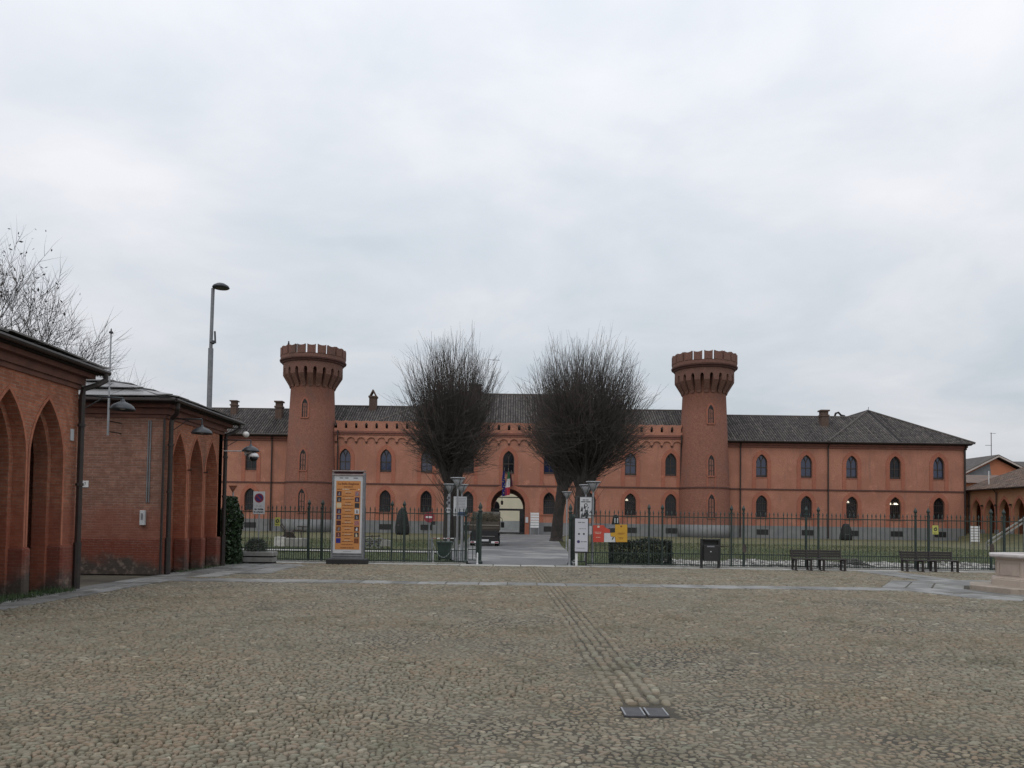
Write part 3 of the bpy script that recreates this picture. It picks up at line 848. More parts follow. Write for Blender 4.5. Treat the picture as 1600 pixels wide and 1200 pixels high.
# ================================================================== CASTLE-LIKE BUILDING BEHIND THE LAWN
FY = 90.0
def X9(px): return WX(px, 770, FY)
castle = thing('castle_building', 'long two-storey salmon castle building with gothic windows and dark tiled roofs behind the lawn', 'building', (0, FY, 0))
def CP(name, mb, mat, parent=None, **k): return mb.build(name, mat, parent or castle, **k)
fac = facade(0.0)
XL, XT1, XT2, XR = X9(250), X9(487), X9(1101), X9(1507)
Z_PL, Z_STR, Z_EAVE, Z_CRN = 1.42, 5.62, 11.2, 11.75
Wn = 1.34
LW = dict(z0=2.40, zs=4.05, za=5.0)
UW = dict(z0=7.10, zs=8.75, za=9.80)
cols_left = [320, 391]
cols_mid = [538, 602, 666, 731, 858, 922, 985, 1048]
cols_right = [1190, 1260, 1331, 1399, 1467]
GX = X9(794)
lower = [X9(c) for c in cols_left+cols_mid+cols_right]
upper = [X9(c) for c in cols_left+cols_mid+cols_right] + [GX]
gate_w, gate_zs, gate_za = 4.0, 3.35, 5.35
# the wall with real openings
for (xa, xb, zt) in ((XL, XT1, Z_EAVE), (XT1, XT2, Z_CRN), (XT2, XR, Z_EAVE)):
    holes = []
    for X in lower:
        if xa < X < xb: holes.append(arch_pts(X, LW['z0'], Wn, LW['zs'], LW['za']))
    for X in upper:
        if xa < X < xb: holes.append(arch_pts(X, UW['z0'], Wn, UW['zs'], UW['za']))
    outer = [(xa, 0.0)]
    if xa < GX < xb: outer += arch_pts(GX, 0.0, gate_w, gate_zs, gate_za, 10, True)
    outer += [(xb, 0.0), (xb, zt), (xa, zt)]
    w_ = MB(); w_.panel(outer, holes, fac, 0.45); CP('wall', w_, MT['stucco'])
w_ = MB(); w_.box(XR-0.02, XR+0.0, 0.46, 22, 0, Z_EAVE); w_.box(XL, XR-0.3, 12.0, 12.3, 0, 10.8) if False else None
CP('wall', w_, MT['stucco'])
# plinth, string course, cornices
segs = [(XL, GX-gate_w/2-0.55), (GX+gate_w/2+0.55, XR+0.05)]
for xa, xb in segs:
    p_ = MB(); p_.box(xa, xb, -0.07, 0.01, -0.3, Z_PL); CP('plinth', p_, MT['plinth'])
s_ = MB(); s_.box(XL, XR+0.07, -0.09, 0.0, Z_STR, Z_STR+0.16); CP('string_course', s_, MT['trim_dark'])
for xa, xb in ((XL, XT1), (XT2, XR+0.25)):
    c_ = MB(); c_.box(xa, xb, -0.14, 0.02, 10.62, 10.84); c_.box(xa, xb+0.05, -0.26, 0.02, 10.86, 11.1); CP('cornice', c_, MT['cornice'])
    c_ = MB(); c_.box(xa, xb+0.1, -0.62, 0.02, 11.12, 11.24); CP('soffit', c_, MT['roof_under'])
    c_ = MB(); c_.tube([(xa, -0.70, 11.27), (xb+0.3, -0.70, 11.27)], 0.11, 8); CP('gutter', c_, MT['pipe'])
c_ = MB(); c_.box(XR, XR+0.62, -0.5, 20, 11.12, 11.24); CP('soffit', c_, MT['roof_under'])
# centre: scalloped corbel table, cornice, battlements
per = (XT2-XT1-5.4)/34
x0c = XT1+2.7
outer = [(x0c, 11.4)]
pts = []
for k in range(34):
    a = x0c+k*per
    pts += [(a, 10.62), (a+0.13, 10.62), (a+0.13, 10.78)]
    for i in range(9):
        q = math.pi - math.pi*i/8
        pts.append((a+per/2+(per/2-0.13)*math.cos(q), 10.78+0.36*math.sin(q)))
    pts += [(a+per-0.13, 10.78), (a+per-0.13, 10.62)]
pts += [(x0c+34*per, 10.62)]
# drop repeated points
poly = []
for p in pts:
    if not poly or abs(p[0]-poly[-1][0])+abs(p[1]-poly[-1][1]) > 1e-4: poly.append(p)
poly += [(x0c+34*per, 11.4), (x0c, 11.4)]
t_ = MB(); t_.prism(poly, fac, -0.16, -0.002); CP('corbel_table', t_, MT['stucco'])
t_ = MB()
for k in range(35):
    a = x0c+k*per
    if k == 0:
        t_.add([(-0.15,-0.19,10.66),(0.15,-0.19,10.66),(0.15,0,10.66),(-0.15,0,10.66),(0,-0.05,10.36)], [(0,1,2,3),(0,4,1),(1,4,2),(2,4,3),(3,4,0)])
        cdrop = CP('corbel', t_, MT['trim_dark']); o = cdrop
    else: o = inst(cdrop, castle)
    o.location = (a, 0, 0)
c_ = MB(); c_.box(XT1+2.5, XT2-2.5, -0.24, 0.02, 11.42, 11.62); c_.box(XT1+2.5, XT2-2.5, -0.34, 0.02, 11.64, 11.86); CP('cornice', c_, MT['cornice'])
c_ = MB(); c_.box(XT1+2.5, XT2-2.5, -0.20, 0.18, 11.88, 12.20); CP('parapet', c_, MT['stucco'])
mer = None
for k in range(34):
    a = x0c+(k+0.5)*per
    if mer is None:
        m_ = MB(); hw = per/2-0.15
        m_.prism([(-hw,0),(hw,0),(hw,0.50),(hw+0.10,0.62),(hw+0.10,0.64),(-hw-0.10,0.64),(-hw-0.10,0.62),(-hw,0.50)], fac, -0.2, 0.2)
        mer = CP('merlon', m_, MT['stucco']); o = mer
    else: o = inst(mer, castle)
    o.location = (a, 0.0, 12.205)
# little hoods bridging the slots
t_ = MB()
pts = [(x0c, 12.85)]
pts += [(x0c+34*per, 12.85)]
for k in range(34*6, -1, -1):
    pts.append((x0c+k*per/6, 13.02+0.06*abs(math.cos(math.pi*k/6))))
t_.prism(pts, fac, -0.205, 0.19)
CP('coping', t_, MT['stucco'])

# windows -----------------------------------------------------------
def lancet_frame(mb, w, z0, zs, za, t, y0, y1):
    out = arch_pts(0, z0, w, zs, za); inn = arch_pts(0, z0+t, w-2*t, zs, za-t*1.15)
    n = len(out)
    vs = [(a, y0, b) for a, b in out]+[(a, y0, b) for a, b in inn]+[(a, y1, b) for a, b in out]+[(a, y1, b) for a, b in inn]
    fs = []
    for i in range(n):
        j = (i+1) % n
        fs += [(i, j, n+j, n+i), (n+i, n+j, 3*n+j, 3*n+i)]
    mb.add(vs, fs)
def surround(zb, z0, w, zs, za, t, proud):
    out = arch_pts(0, zb, w+2*t, zs, za+t*1.18); inn = arch_pts(0, zb, w, zs, za)
    mb = MB(); mb.prism(out+inn[::-1], fac, -proud, -0.001)
    return mb
def make_window(kind, glass):
    d = UW if kind == 'upper' else LW
    z0, zs, za = 0.0, d['zs']-d['z0'], d['za']-d['z0']
    f_ = MB(); lancet_frame(f_, Wn-0.004, z0+0.002, zs, za-0.002, 0.10, 0.20, 0.30)
    if kind == 'upper':
        f_.box(-0.045, 0.045, 0.215, 0.285, 0.1, zs+0.35)
        f_.box(-Wn/2+0.08, Wn/2-0.08, 0.21, 0.28, 1.12, 1.22); f_.box(-Wn/2+0.08, Wn/2-0.08, 0.212, 0.282, 0.1, 0.26)
        for s in (-1, 1):       # tracery: two lancets and the branching head
            f_.tube([(s*0.0, 0.25, zs-0.05), (s*0.07, 0.25, zs+0.28), (s*0.22, 0.25, zs+0.62), (s*0.33, 0.25, zs+0.74)], 0.035, 5)
            f_.tube([(s*0.0, 0.25, zs+0.22), (s*0.12, 0.25, zs+0.55), (s*0.2, 0.25, zs+0.8)], 0.028, 5)
    else:
        for xx in (-0.36, -0.12, 0.12, 0.36):
            f_.box(xx-0.02, xx+0.02, 0.215, 0.275, 0.08, zs+0.62-abs(xx)*0.9)
        f_.box(-Wn/2+0.08, Wn/2-0.08, 0.217, 0.277, 0.78, 0.84); f_.box(-Wn/2+0.08, Wn/2-0.08, 0.217, 0.277, zs-0.03, zs+0.03)
    w_ = f_.build('window', MT['wood_frame'], castle)
    p_ = MB()
    pts = arch_pts(0, 0.05, Wn-0.1, zs, za-0.06)
    tr = tessellate_polygon([[Vector((a, b, 0)) for a, b in pts]])
    p_.add([(a, 0.262, b) for a, b in pts], [tuple(t) for t in tr])
    p_.build('pane', glass, w_)
    sb = (Z_STR+0.162-UW['z0']) if kind == 'upper' else (Z_PL+0.002-LW['z0'])
    su = surround(sb, 0, Wn, zs, za, 0.44, 0.055); su.build('surround', MT['stucco_red'], w_)
    q_ = MB()
    if kind == 'upper': q_.box(-Wn/2+0.004, Wn/2-0.004, -0.04, 0.22, -0.09, -0.003)
    else: q_.box(-Wn/2-0.42, Wn/2+0.42, -0.11, 0.22, -0.13, -0.003)
    q_.build('sill', MT['stucco_red'], w_)
    return w_
proto_u = make_window('upper', MT['glass_sky_tint'])
proto_u2 = make_window('upper', MT['glass'])
proto_l = make_window('lower', MT['glass'])
proto_c = make_window('lower', MT['glass_clear'])
first = {}
def place_win(proto, X, z0):
    o = proto if proto.name not in first else copy_tree(proto, castle)
    first[proto.name] = 1
    o.location = (X, 0, z0)
    for ch in o.children:
        if ch.name.startswith('pane'): ch.rotation_euler = (rng.gauss(0, 0.006), 0, rng.gauss(0, 0.016))
    return o
lit_cols = [X9(985), X9(1331), X9(1399)]
for i, X in enumerate(upper):
    place_win(proto_u2 if (X == GX or i % 4 == 1 or X < X9(500)) else proto_u, X, UW['z0'])
for X in lower:
    place_win(proto_c if X in lit_cols else proto_l, X, LW['z0'])
for X in lit_cols:
    r_ = MB()
    r_.box(X-1.0, X+1.0, 0.47, 3.6, 2.1, 5.2); CP('room', r_, MT['interior'])
    offs = {0: [(-0.36, 1.75, 0.16)], 1: [(-0.27, 1.85, 0.13)], 2: [(-0.42, 1.72, 0.2), (0.20, 1.72, 0.32)]}[lit_cols.index(X)]
    for ox, oz, hw in offs:
        l_ = MB(); l_.lathe([(0.02,0.22),(hw*0.5,0.18),(hw,0.0),(0.01,-0.01)], 12, (X+ox, 0.42, LW['z0']+oz)); CP('ceiling_lamp', l_, MT['lit'])
# cellar openings in the plinth
cw_proto = None
for X in lower:
    if cw_proto is None:
        m_ = MB(); m_.box(-0.62, 0.62, -0.078, -0.06, 0, 0.52); cw_proto = CP('cellar_window', m_, MT['black'])
        b2 = MB()
        b2.box(-0.68, 0.68, -0.10, -0.072, -0.05, 0.0); b2.box(-0.68, 0.68, -0.10, -0.072, 0.52, 0.57)
        for xx in (-0.65, 0.65): b2.box(xx-0.03, xx+0.03, -0.099, -0.072, 0.0, 0.52)
        for xx in (-0.31, 0.0, 0.31): b2.box(xx-0.02, xx+0.02, -0.095, -0.078, 0.0, 0.52)
        b2.box(-0.62, 0.62, -0.0935, -0.0785, 0.24, 0.28)
        b2.build('grille', MT['iron_dark'], cw_proto); o = cw_proto
    else: o = copy_tree(cw_proto, castle)
    o.location = (X+0.1, 0, 0.42)

# gateway ------------------------------------------------------------
out = arch_pts(GX, 0, gate_w+1.0, gate_zs, gate_za+0.52, 10, True); inn = arch_pts(GX, 0, gate_w, gate_zs, gate_za, 10, True)
m_ = MB(); m_.prism(out+inn[::-1], fac, -0.10, -0.001); CP('gate_surround', m_, MT['stucco_red'])
m_ = MB()
arc = arch_pts(GX, 0, gate_w, gate_zs, gate_za, 10, True)
vs = [(a, 0.45, b) for a, b in arc]+[(a, 17.0, b) for a, b in arc]; n = len(arc)
m_.add(vs, [(i, i+1, n+i+1, n+i) for i in range(n-1)]); CP('gate_passage', m_, MT['stucco'])
m_ = MB(); m_.box(GX-gate_w/2+0.01, GX+gate_w/2-0.01, 1.0, 1.16, 2.78, 3.02); m_.box(GX-1.78, GX+1.78, 1.0, 1.12, 4.30, 4.42); CP('gate_beam', m_, MT['black'])
for s, wd in ((1, 0.62), (-1, 0.42)):
    m_ = MB(); xa, xb = sorted((GX+s*(gate_w/2-0.01), GX+s*(gate_w/2-wd)))
    m_.box(xa, xa+0.09, 1.02, 1.12, 0.02, 2.775); m_.box(xb-0.09, xb, 1.02, 1.12, 0.02, 2.775); m_.box(xa+0.09, xb-0.09, 1.03, 1.11, 0.02, 0.3); m_.box(xa+0.09, xb-0.09, 1.03, 1.11, 2.55, 2.775)
    d_ = CP('gate_door', m_, MT['black'])
    m_ = MB(); m_.box(xa+0.09, xb-0.09, 1.06, 1.075, 0.3, 2.55); m_.build('pane', MT['glass'], d_)
m_ = MB(); m_.tube([(GX-0.72,0.9,4.3),(GX-0.72,0.9,3.95)],0.02,5); m_.lathe([(0.05,0.0),(0.13,0.06),(0.15,0.42),(0.05,0.52)],10,(GX-0.72,0.9,3.45)); CP('gate_lantern', m_, MT['iron_dark'])
# cream courtyard house seen through the gateway
court = thing('courtyard_house', 'cream courtyard wall with grey dado seen through the gateway arch', 'building', (GX, 128, 0))
m_ = MB(); m_.box(-12, 12, 0, 6, 1.55, 7.5); m_.build('wall', MT['cream'], court)
m_ = MB(); m_.box(-12, 12, -0.05, 6, 0, 1.55); m_.build('dado', MT['cream_grey'], court)
m_ = MB(); m_.prism(arch_pts(-2.35, 1.6, 1.5, 4.0, 4.8, 8, True), fac, -0.06, -0.01); m_.build('arched_window', MT['glass'], court)
m_ = MB(); m_.box(-12.4, 12.4, -0.6, 6.4, 7.5, 7.75); m_.build('roof', MT['tile_brown'], court)
m_ = MB(); m_.add([(-16,106.9,0.0),(14,106.9,0.0),(14,128.2,0.0),(-16,128.2,0.0)], [(0,1,2,3)])
m_.add([(-2.6,89.85,0.024),(2.2,89.85,0.024),(2.2,107,0.024),(-2.6,107,0.024)], [(0,1,2,3)])
tag(m_.build('courtyard', MT['asphalt']), kind='structure')

# roofs ---------------------------------------------------------------
def slope(name, o, u, eave_len, poly, pitch, seed, vdir=None, w=0.30, mat='tile', parent=None):
    u = Vector(u).normalized()
    hv = Vector(vdir) if vdir else Vector((-u.y, u.x, 0))
    v = (hv*math.cos(pitch) + Vector((0,0,math.sin(pitch)))).normalized()
    nrm = u.cross(v); nrm = nrm if nrm.z > 0 else -nrm
    mb = MB(); o = Vector(o)
    base = MB(); base.add([o+u*a+v*b-nrm*0.015 for a, b in poly], [tuple(range(len(poly)))])
    r = base.build('roof', MT['roof_under'], parent or castle)
    tiles(mb, o, u, v, nrm, poly, w=w, seed=seed)
    t = mb.build('roof_tiles', MT[mat], r, kind='stuff')
    return r
P30 = R(30)
c30 = math.cos(P30)
ez = 11.30
# left wing and right wing (front and back slopes)
wd = 5.9
for xa, xb, sd_ in ((XL, XT1, 3), (XT2, X9(1290), 4)):
    L = xb-xa; ex_ = (wd+0.74) if sd_ == 4 else 0
    slope('wing', (xa, -0.74, ez), (1,0,0), L, [(0,0),(L,0),(L+ex_,(wd+0.74)/c30),(0,(wd+0.74)/c30)], P30, sd_)
    xb += ex_
    rd = MB(); rd.tube([(xa, wd, ez+(wd+0.72)*math.tan(P30)+0.03), (xb, wd, ez+(wd+0.72)*math.tan(P30)+0.03)], 0.13, 7); CP('ridge', rd, MT['tile'])
    bk = MB(); zr = ez+(wd+0.72)*math.tan(P30); bk.add([(xa,wd,zr),(xb,wd,zr),(xb,2*wd+0.7,ez),(xa,2*wd+0.7,ez)], [(0,1,2,3)]); CP('roof', bk, MT['roof_under'])
# right block: hipped end, ridge running back
bx0, bx1 = X9(1290), XR+0.85
half = (bx1-bx0)/2
slope('block', (bx0, -0.74, ez), (1,0,0), 2*half, [(0,0),(2*half,0),(half,half/c30)], P30, 5)
zt = ez+half*math.tan(P30)
for s in (-1, 1):
    xe = bx0 if s < 0 else bx1
    u_ = (0,1,0)
    L = 26.0
    slope('block side', (xe, -0.74, ez), u_, L, [(0,0),(L,0),(L,half/c30),(half,half/c30)], P30, 6+s, vdir=(-s,0,0))
rd = MB(); rd.tube([(bx0+half, half-0.74, zt+0.03), (bx0+half, L-0.74, zt+0.03)], 0.13, 7)
for xe in (bx0, bx1): rd.tube([(xe, -0.74, ez+0.08), (bx0+half, half-0.74, zt+0.06)], 0.13, 7)
CP('ridge', rd, MT['tile'])
# centre: lower shoulders and the taller hipped middle
cz0 = 12.55
wl_ = 5.2
m0, m1 = X9(572), X9(1032)
for xa, xb, sd_ in ((XT1, m0+6, 11), (m1-6, XT2, 12)):
    L = xb-xa
    slope('shoulder', (xa, 0.1, cz0), (1,0,0), L, [(0,0),(L,0),(L,wl_/c30),(0,wl_/c30)], P30, sd_)
    zr = cz0+wl_*math.tan(P30)
    rd = MB(); rd.tube([(xa, wl_+0.1, zr+0.03), (xb, wl_+0.1, zr+0.03)], 0.13, 7); CP('ridge', rd, MT['tile'])
    bk = MB(); bk.add([(xa,wl_+0.1,zr),(xb,wl_+0.1,zr),(xb,2*wl_+0.2,cz0),(xa,2*wl_+0.2,cz0)], [(0,1,2,3)]); CP('roof', bk, MT['roof_under'])
L = m1-m0; hm = 9.2
slope('middle', (m0, 0.08, cz0+0.06), (1,0,0), L, [(0,0),(L,0),(L-hm,hm/c30),(hm,hm/c30)], P30, 13)
for s in (-1, 1):
    xe = m0 if s < 0 else m1
    slope('middle hip', (xe, 0.08, cz0+0.06), (0,1,0), 2*hm, [(0,0),(2*hm,0),(hm,hm/c30)], P30, 14+s, vdir=(-s,0,0))
zr = cz0+0.06+hm*math.tan(P30)
rd = MB(); rd.tube([(m0+hm, hm+0.08, zr+0.03), (m1-hm, hm+0.08, zr+0.03)], 0.14, 7)
for xe, xi in ((m0, m0+hm), (m1, m1-hm)): rd.tube([(xe, 0.08, cz0+0.1), (xi, hm+0.08, zr+0.06)], 0.13, 7)
CP('ridge', rd, MT['tile'])
bk = MB(); bk.add([(m0+hm,hm+0.08,zr),(m1-hm,hm+0.08,zr),(m1,2*hm,cz0),(m0,2*hm,cz0)], [(0,1,2,3)]); CP('roof', bk, MT['roof_under'])
# chimneys -------------------------------------------------------------
def chimney(px, ytop, ybase, Y, wpx, kind='cap'):
    p = W(px, ybase, FY+Y); t = W(px, ytop, FY+Y)
    w = wpx*(FY+Y)/F_PX/2; h = t.z-p.z
    m_ = MB(); z = p.z-1.2
    m_.box(-w, w, -w, w, z, p.z+h*0.62); m_.box(-w-0.09, w+0.09, -w-0.09, w+0.09, p.z+h*0.62, p.z+h*0.72)
    if kind == 'cap':
        m_.box(-w+0.02, w-0.02, -w+0.02, w-0.02, p.z+h*0.72, p.z+h*0.92); m_.box(-w-0.12, w+0.12, -w-0.12, w+0.12, p.z+h*0.92, p.z+h)
    else:
        for s in (-1, 1):
            m_.add([(s*w,-w,p.z+h*0.72),(s*w,w,p.z+h*0.72),(s*w*0.66,w,p.z+h*0.72),(s*w*0.66,-w,p.z+h*0.72),(0,-w,p.z+h*1.12),(0,w,p.z+h*1.12),(0,w,p.z+h*0.98),(0,-w,p.z+h*0.98)], [(0,1,5,4),(2,3,7,6),(0,4,7,3),(1,2,6,5)])
    o = CP('chimney', m_, MT['brick_chim']); o.location = (p.x, Y, 0)
    return o
chimney(366, 626, 648, 4.6, 9); chimney(436, 627, 655, 3.6, 10); chimney(583, 612, 638, 4.6, 11, 'open')
chimney(1287, 641, 668, 3.6, 11); chimney(740, 600, 620, 9.0, 11); chimney(748, 601, 620, 9.6, 8)
m_ = MB()
p = W(1310, 652, FY+8)
m_.tube([(p.x-0.5, 8, p.z), (p.x-0.35, 8, p.z+0.5), (p.x+0.0, 8, p.z+0.62), (p.x+0.35, 8, p.z+0.25), (p.x+0.75, 8, p.z+0.2), (p.x+0.9, 8, p.z-0.6)], 0.14, 6)
CP('vent_cowl', m_, MT['iron_dark'])
m_ = MB(); p = W(762, 622, FY+9); t = W(762, 562, FY+9)
m_.tube([(p.x,9,p.z-0.5),(p.x,9,t.z)],0.03,5); m_.tube([(p.x,9,t.z),(p.x+1.5,9,t.z-0.05)],0.025,4); m_.tube([(p.x,9,t.z-1.6),(p.x+0.7,9,t.z-1.6)],0.02,4)
for k in range(5): m_.tube([(p.x+0.3+0.27*k,8.75,t.z-0.01*k),(p.x+0.3+0.27*k,9.25,t.z-0.01*k)],0.015,4)
CP('antenna', m_, MT['iron_dark'])
m_ = MB(); p = W(1357, 645, FY+8.2); m_.tube([(p.x,8.2,p.z-0.4),(p.x,8.2,p.z+0.75)],0.03,5); CP('lightning_rod', m_, MT['iron_dark'])
# downpipes
for px, zt_ in ((424, 11.1), (527, 11.6), (1063, 11.6), (1156, 11.1), (1293, 11.1)):
    X = X9(px); m_ = MB(); m_.tube([(X,-0.6,11.2),(X,-0.4,10.95),(X,-0.2,10.6),(X,-0.2,0.05)] if zt_ < 11.5 else [(X,-0.5,11.9),(X,-0.5,11.2),(X,-0.25,10.3),(X,-0.22,0.05)], 0.085, 7)
    CP('downpipe', m_, MT['pipe'])
m_ = MB(); m_.tube([(XR-0.02,-0.6,11.2),(XR-0.02,-0.35,10.9),(XR-0.02,-0.17,10.6),(XR-0.02,-0.17,0.05)], 0.11, 7); CP('downpipe', m_, MT['pipe'])

# ================================================================== ROUND TOWERS
MT['tower_trim'] = stucco('tower window trim', (0.335,0.132,0.088), (0.280,0.112,0.078), (0.25,0.12,0.09))
def tower(px, ytop, label, wshift):
    X = WX(px, 640, FY)
    t = thing('round_tower', label, 'tower', (X, FY+0.3, 0), group='crenellated towers flanking the gateway front')
    Hs = WZ(px, ytop, FY-2) - 21.3
    zc = 16.85+Hs
    def rw(z): return 3.06 - 0.10*min(1, z/5.6) - 0.46*max(0, min(1, (z-5.6)/(zc-5.6)))
    zs = [0, 1.42, 3, 5.6, 5.601, 8, 11, 14, zc]
    prof = [(rw(z)+(0.10 if z < 1.43 and z > -1 and False else 0), z) for z in zs] + [(2.52, zc+0.02), (2.56, 19.4+Hs)]
    def cyl(lc):
        q = np.arctan2(lc[:,0], -lc[:,1]); return np.stack([q*2.9, lc[:,2]], -1)
    m_ = MB(); m_.lathe(prof, 48); m_.uvf = cyl; m_.build('shaft', MT['brick_tower'], t, smooth=True)
    m_ = MB(); m_.lathe([(rw(0)+0.06, -0.2), (rw(1.4)+0.06, Z_PL), (rw(1.4)-0.05, Z_PL+0.02)], 48, capt=False); m_.build('plinth', MT['plinth'], t, smooth=True)
    m_ = MB(); m_.lathe([(rw(5.6)-0.02, Z_STR), (rw(5.6)+0.09, Z_STR+0.01), (rw(5.6)+0.09, Z_STR+0.15), (rw(5.6)-0.02, Z_STR+0.18)], 48, capb=False, capt=False); m_.build('string_course', MT['trim_dark'], t)
    NB = 20
    zA, zB = 18.15+Hs, 19.42+Hs
    ro = 3.42
    # corbels
    cproto = None
    for k in range(NB):
        if cproto is None:
            m_ = MB(); hw0, hw1 = 0.30, 0.33; a = 2.45
            vs = []
            for z, r, hw in ((zc-0.25, 2.62, 0.20), (zc, 2.70, hw0), (zA-0.15, ro-0.02, hw1), (zA+0.30, ro-0.005, hw1)):
                vs += [(-hw*0.92, -a, z), (hw*0.92, -a, z), (hw, -r, z), (-hw, -r, z)]
            fs = [(0,1,2,3)]
            for r in range(3):
                for i in range(4):
                    j = (i+1) % 4; fs.append((r*4+i, r*4+j, (r+1)*4+j, (r+1)*4+i))
            m_.add(vs, fs); cproto = m_.build('corbel', MT['brick_batt'], t); o = cproto
        else: o = inst(cproto, t)
        o.rotation_euler = (0, 0, 2*math.pi*(k+0.5)/NB)
    # arcaded ring above the corbels, one curved sheet with round-headed gaps
    m_ = MB()
    pw = 2*math.pi/NB; cwid = 0.33/ro
    def ring_pt(q, z, r): return (r*math.sin(q), -r*math.cos(q), z)
    S = 7
    for k in range(NB):
        q0 = k*pw - pw/2
        ga, gb = q0+cwid, q0+pw-cwid
        qs = [q0] + [ga + (gb-ga)*i/S for i in range(S+1)] + [q0+pw]
        hw = (gb-ga)/2*ro
        for i in range(len(qs)-1):
            def low(q):
                if q <= ga+1e-9 or q >= gb-1e-9: return zA+0.28
                xx = (q-(ga+gb)/2)*ro
                return zA+0.28+math.sqrt(max(0, hw*hw-xx*xx))*1.5
            za_, zb_ = low(qs[i]), low(qs[i+1])
            if i == 0 or i == len(qs)-2: za_ = zb_ = zA+0.05
            m_.add([ring_pt(qs[i],za_,ro), ring_pt(qs[i+1],zb_,ro), ring_pt(qs[i+1],zB,ro), ring_pt(qs[i],zB,ro), ring_pt(qs[i],za_,ro-0.62), ring_pt(qs[i+1],zb_,ro-0.62)], [(0,1,2,3),(0,4,5,1)])
    m_.uvf = cyl; m_.build('arcade_ring', MT['brick_batt'], t)
    m_ = MB(); m_.lathe([(ro-0.05, zB-0.06), (ro+0.14, zB), (ro+0.20, zB+0.14), (ro+0.38, zB+0.22), (ro+0.42, zB+0.36), (ro+0.32, zB+0.38), (2.9, zB+0.38)], 48, capb=False); m_.build('cornice', MT['trim_dark'], t)
    rb, rt, wt = 3.74, 3.78, 0.32
    zP = zB+0.39
    m_ = MB(); m_.lathe([(rb-wt, zP), (rb, zP), (rb, zP+0.42), (rb-wt, zP+0.42), (rb-wt, zP)], 60, capb=False, capt=False); m_.uvf = cyl; m_.build('parapet', MT['brick_batt'], t)
    NM = 20; mpr = None
    for k in range(NM):
        if mpr is None:
            m_ = MB(); ha = math.pi/NM - 0.115/rt
            S2 = 6; tops = [1.02, 0.93, 0.90, 0.88, 0.90, 0.93, 1.02]
            vs = []
            for i in range(S2+1):
                q = -ha + 2*ha*i/S2
                for r in (rt, rt-wt):
                    vs += [ring_pt(q, zP+0.425, r), ring_pt(q, zP+0.425+tops[i], r)]
            fs = []
            for i in range(S2):
                b0, b1 = i*4, i*4+4
                fs += [(b0, b1, b1+1, b0+1), (b0+2, b0+3, b1+3, b1+2), (b0+1, b1+1, b1+3, b0+3), (b0, b0+2, b1+2, b1)]
            fs += [(0,1,3,2), (S2*4, S2*4+2, S2*4+3, S2*4+1)]
            m_.add(vs, fs); m_.uvf = cyl; mpr = m_.build('merlon', MT['brick_batt'], t); o = mpr
        else: o = inst(mpr, t)
        o.rotation_euler = (0, 0, 2*math.pi*(k+0.5)/NM + R(2)); 
        o.location = (0, 0, rng.uniform(-0.03, 0.02))
    m_ = MB(); m_.lathe([(0.01, zP+0.05), (rb-wt, zP+0.05)], 32, capb=False, capt=False); m_.build('deck', MT['roof_under'], t)
    # lancet windows standing a little proud of the curved wall
    for (z0, zs_, za_, w) in ((2.3, 4.05, 4.95, 0.78), (7.05, 8.65, 9.45, 0.72), (13.05+Hs*0.6, 14.45+Hs*0.6, 15.2+Hs*0.6, 0.66)):
        zm = (z0+za_)/2; r_ = rw(zm); sl = -0.46/(zc-5.6) if z0 > 5 else -0.018
        q = R(wshift)
        def wf(a, b, d, r_=r_, zm=zm, sl=sl, q=q):
            rr = r_ + sl*(b-zm); y = -math.sqrt(max(0, rr*rr - a*a)) + d
            return (a*math.cos(q)-y*math.sin(q), a*math.sin(q)+y*math.cos(q), b)
        t_ = 0.20
        out = arch_pts(0, z0-0.02, w+2*t_, zs_, za_+t_*1.3, 7); inn = arch_pts(0, z0-0.02, w, zs_, za_, 7)
        m_ = MB(); m_.prism(out+inn[::-1], wf, -0.07, 0.02); so = m_.build('window_surround', MT['tower_trim'], t)
        m_ = MB(); pts = arch_pts(0, z0, w, zs_, za_, 7); tr = tessellate_polygon([[Vector((a,b,0)) for a,b in pts]])
        m_.add([wf(a,b,-0.012) for a,b in pts], [tuple(x) for x in tr]); m_.build('window_pane', MT['glass'], t)
        m_ = MB(); m_.prism([(-0.025,z0),(0.025,z0),(0.025,za_-0.02),(-0.025,za_-0.02)], wf, -0.05, -0.014)
        for zz in (z0+0.55, z0+1.15): m_.prism([(-w/2,zz),(w/2,zz),(w/2,zz+0.05),(-w/2,zz+0.05)], wf, -0.042, -0.016)
        lo = [(a,b) for a,b in arch_pts(0, z0, w, zs_, za_, 7)]; li = arch_pts(0, z0+0.05, w-0.12, zs_, za_-0.07, 7)
        m_.prism(lo+li[::-1], wf, -0.055, -0.013)
        m_.build('window_frame', MT['wood_frame'], t)
        m_ = MB(); m_.prism([(-w/2-0.12,z0-0.16),(w/2+0.12,z0-0.16),(w/2+0.12,z0-0.022),(-w/2-0.12,z0-0.022)], wf, -0.12, 0.03); m_.build('window_sill', MT['tower_trim'], t)
        if 6 < z0 < 8:
            for s in (-1, 1):
                m_ = MB(); xs = sorted((s*(w/2), s*(w/2+t_))); m_.prism([(xs[0],Z_STR+0.18),(xs[1],Z_STR+0.18),(xs[1],z0-0.165),(xs[0],z0-0.165)], wf, -0.05, 0.02); m_.build('window_pilaster', MT['tower_trim'], t)
    return t
tower(487, 540, 'round brick tower with corbelled battlements above the orange poster totem', -4)
tower(1101, 550, 'round brick tower with corbelled battlements to the right of the two bare trees', 3)
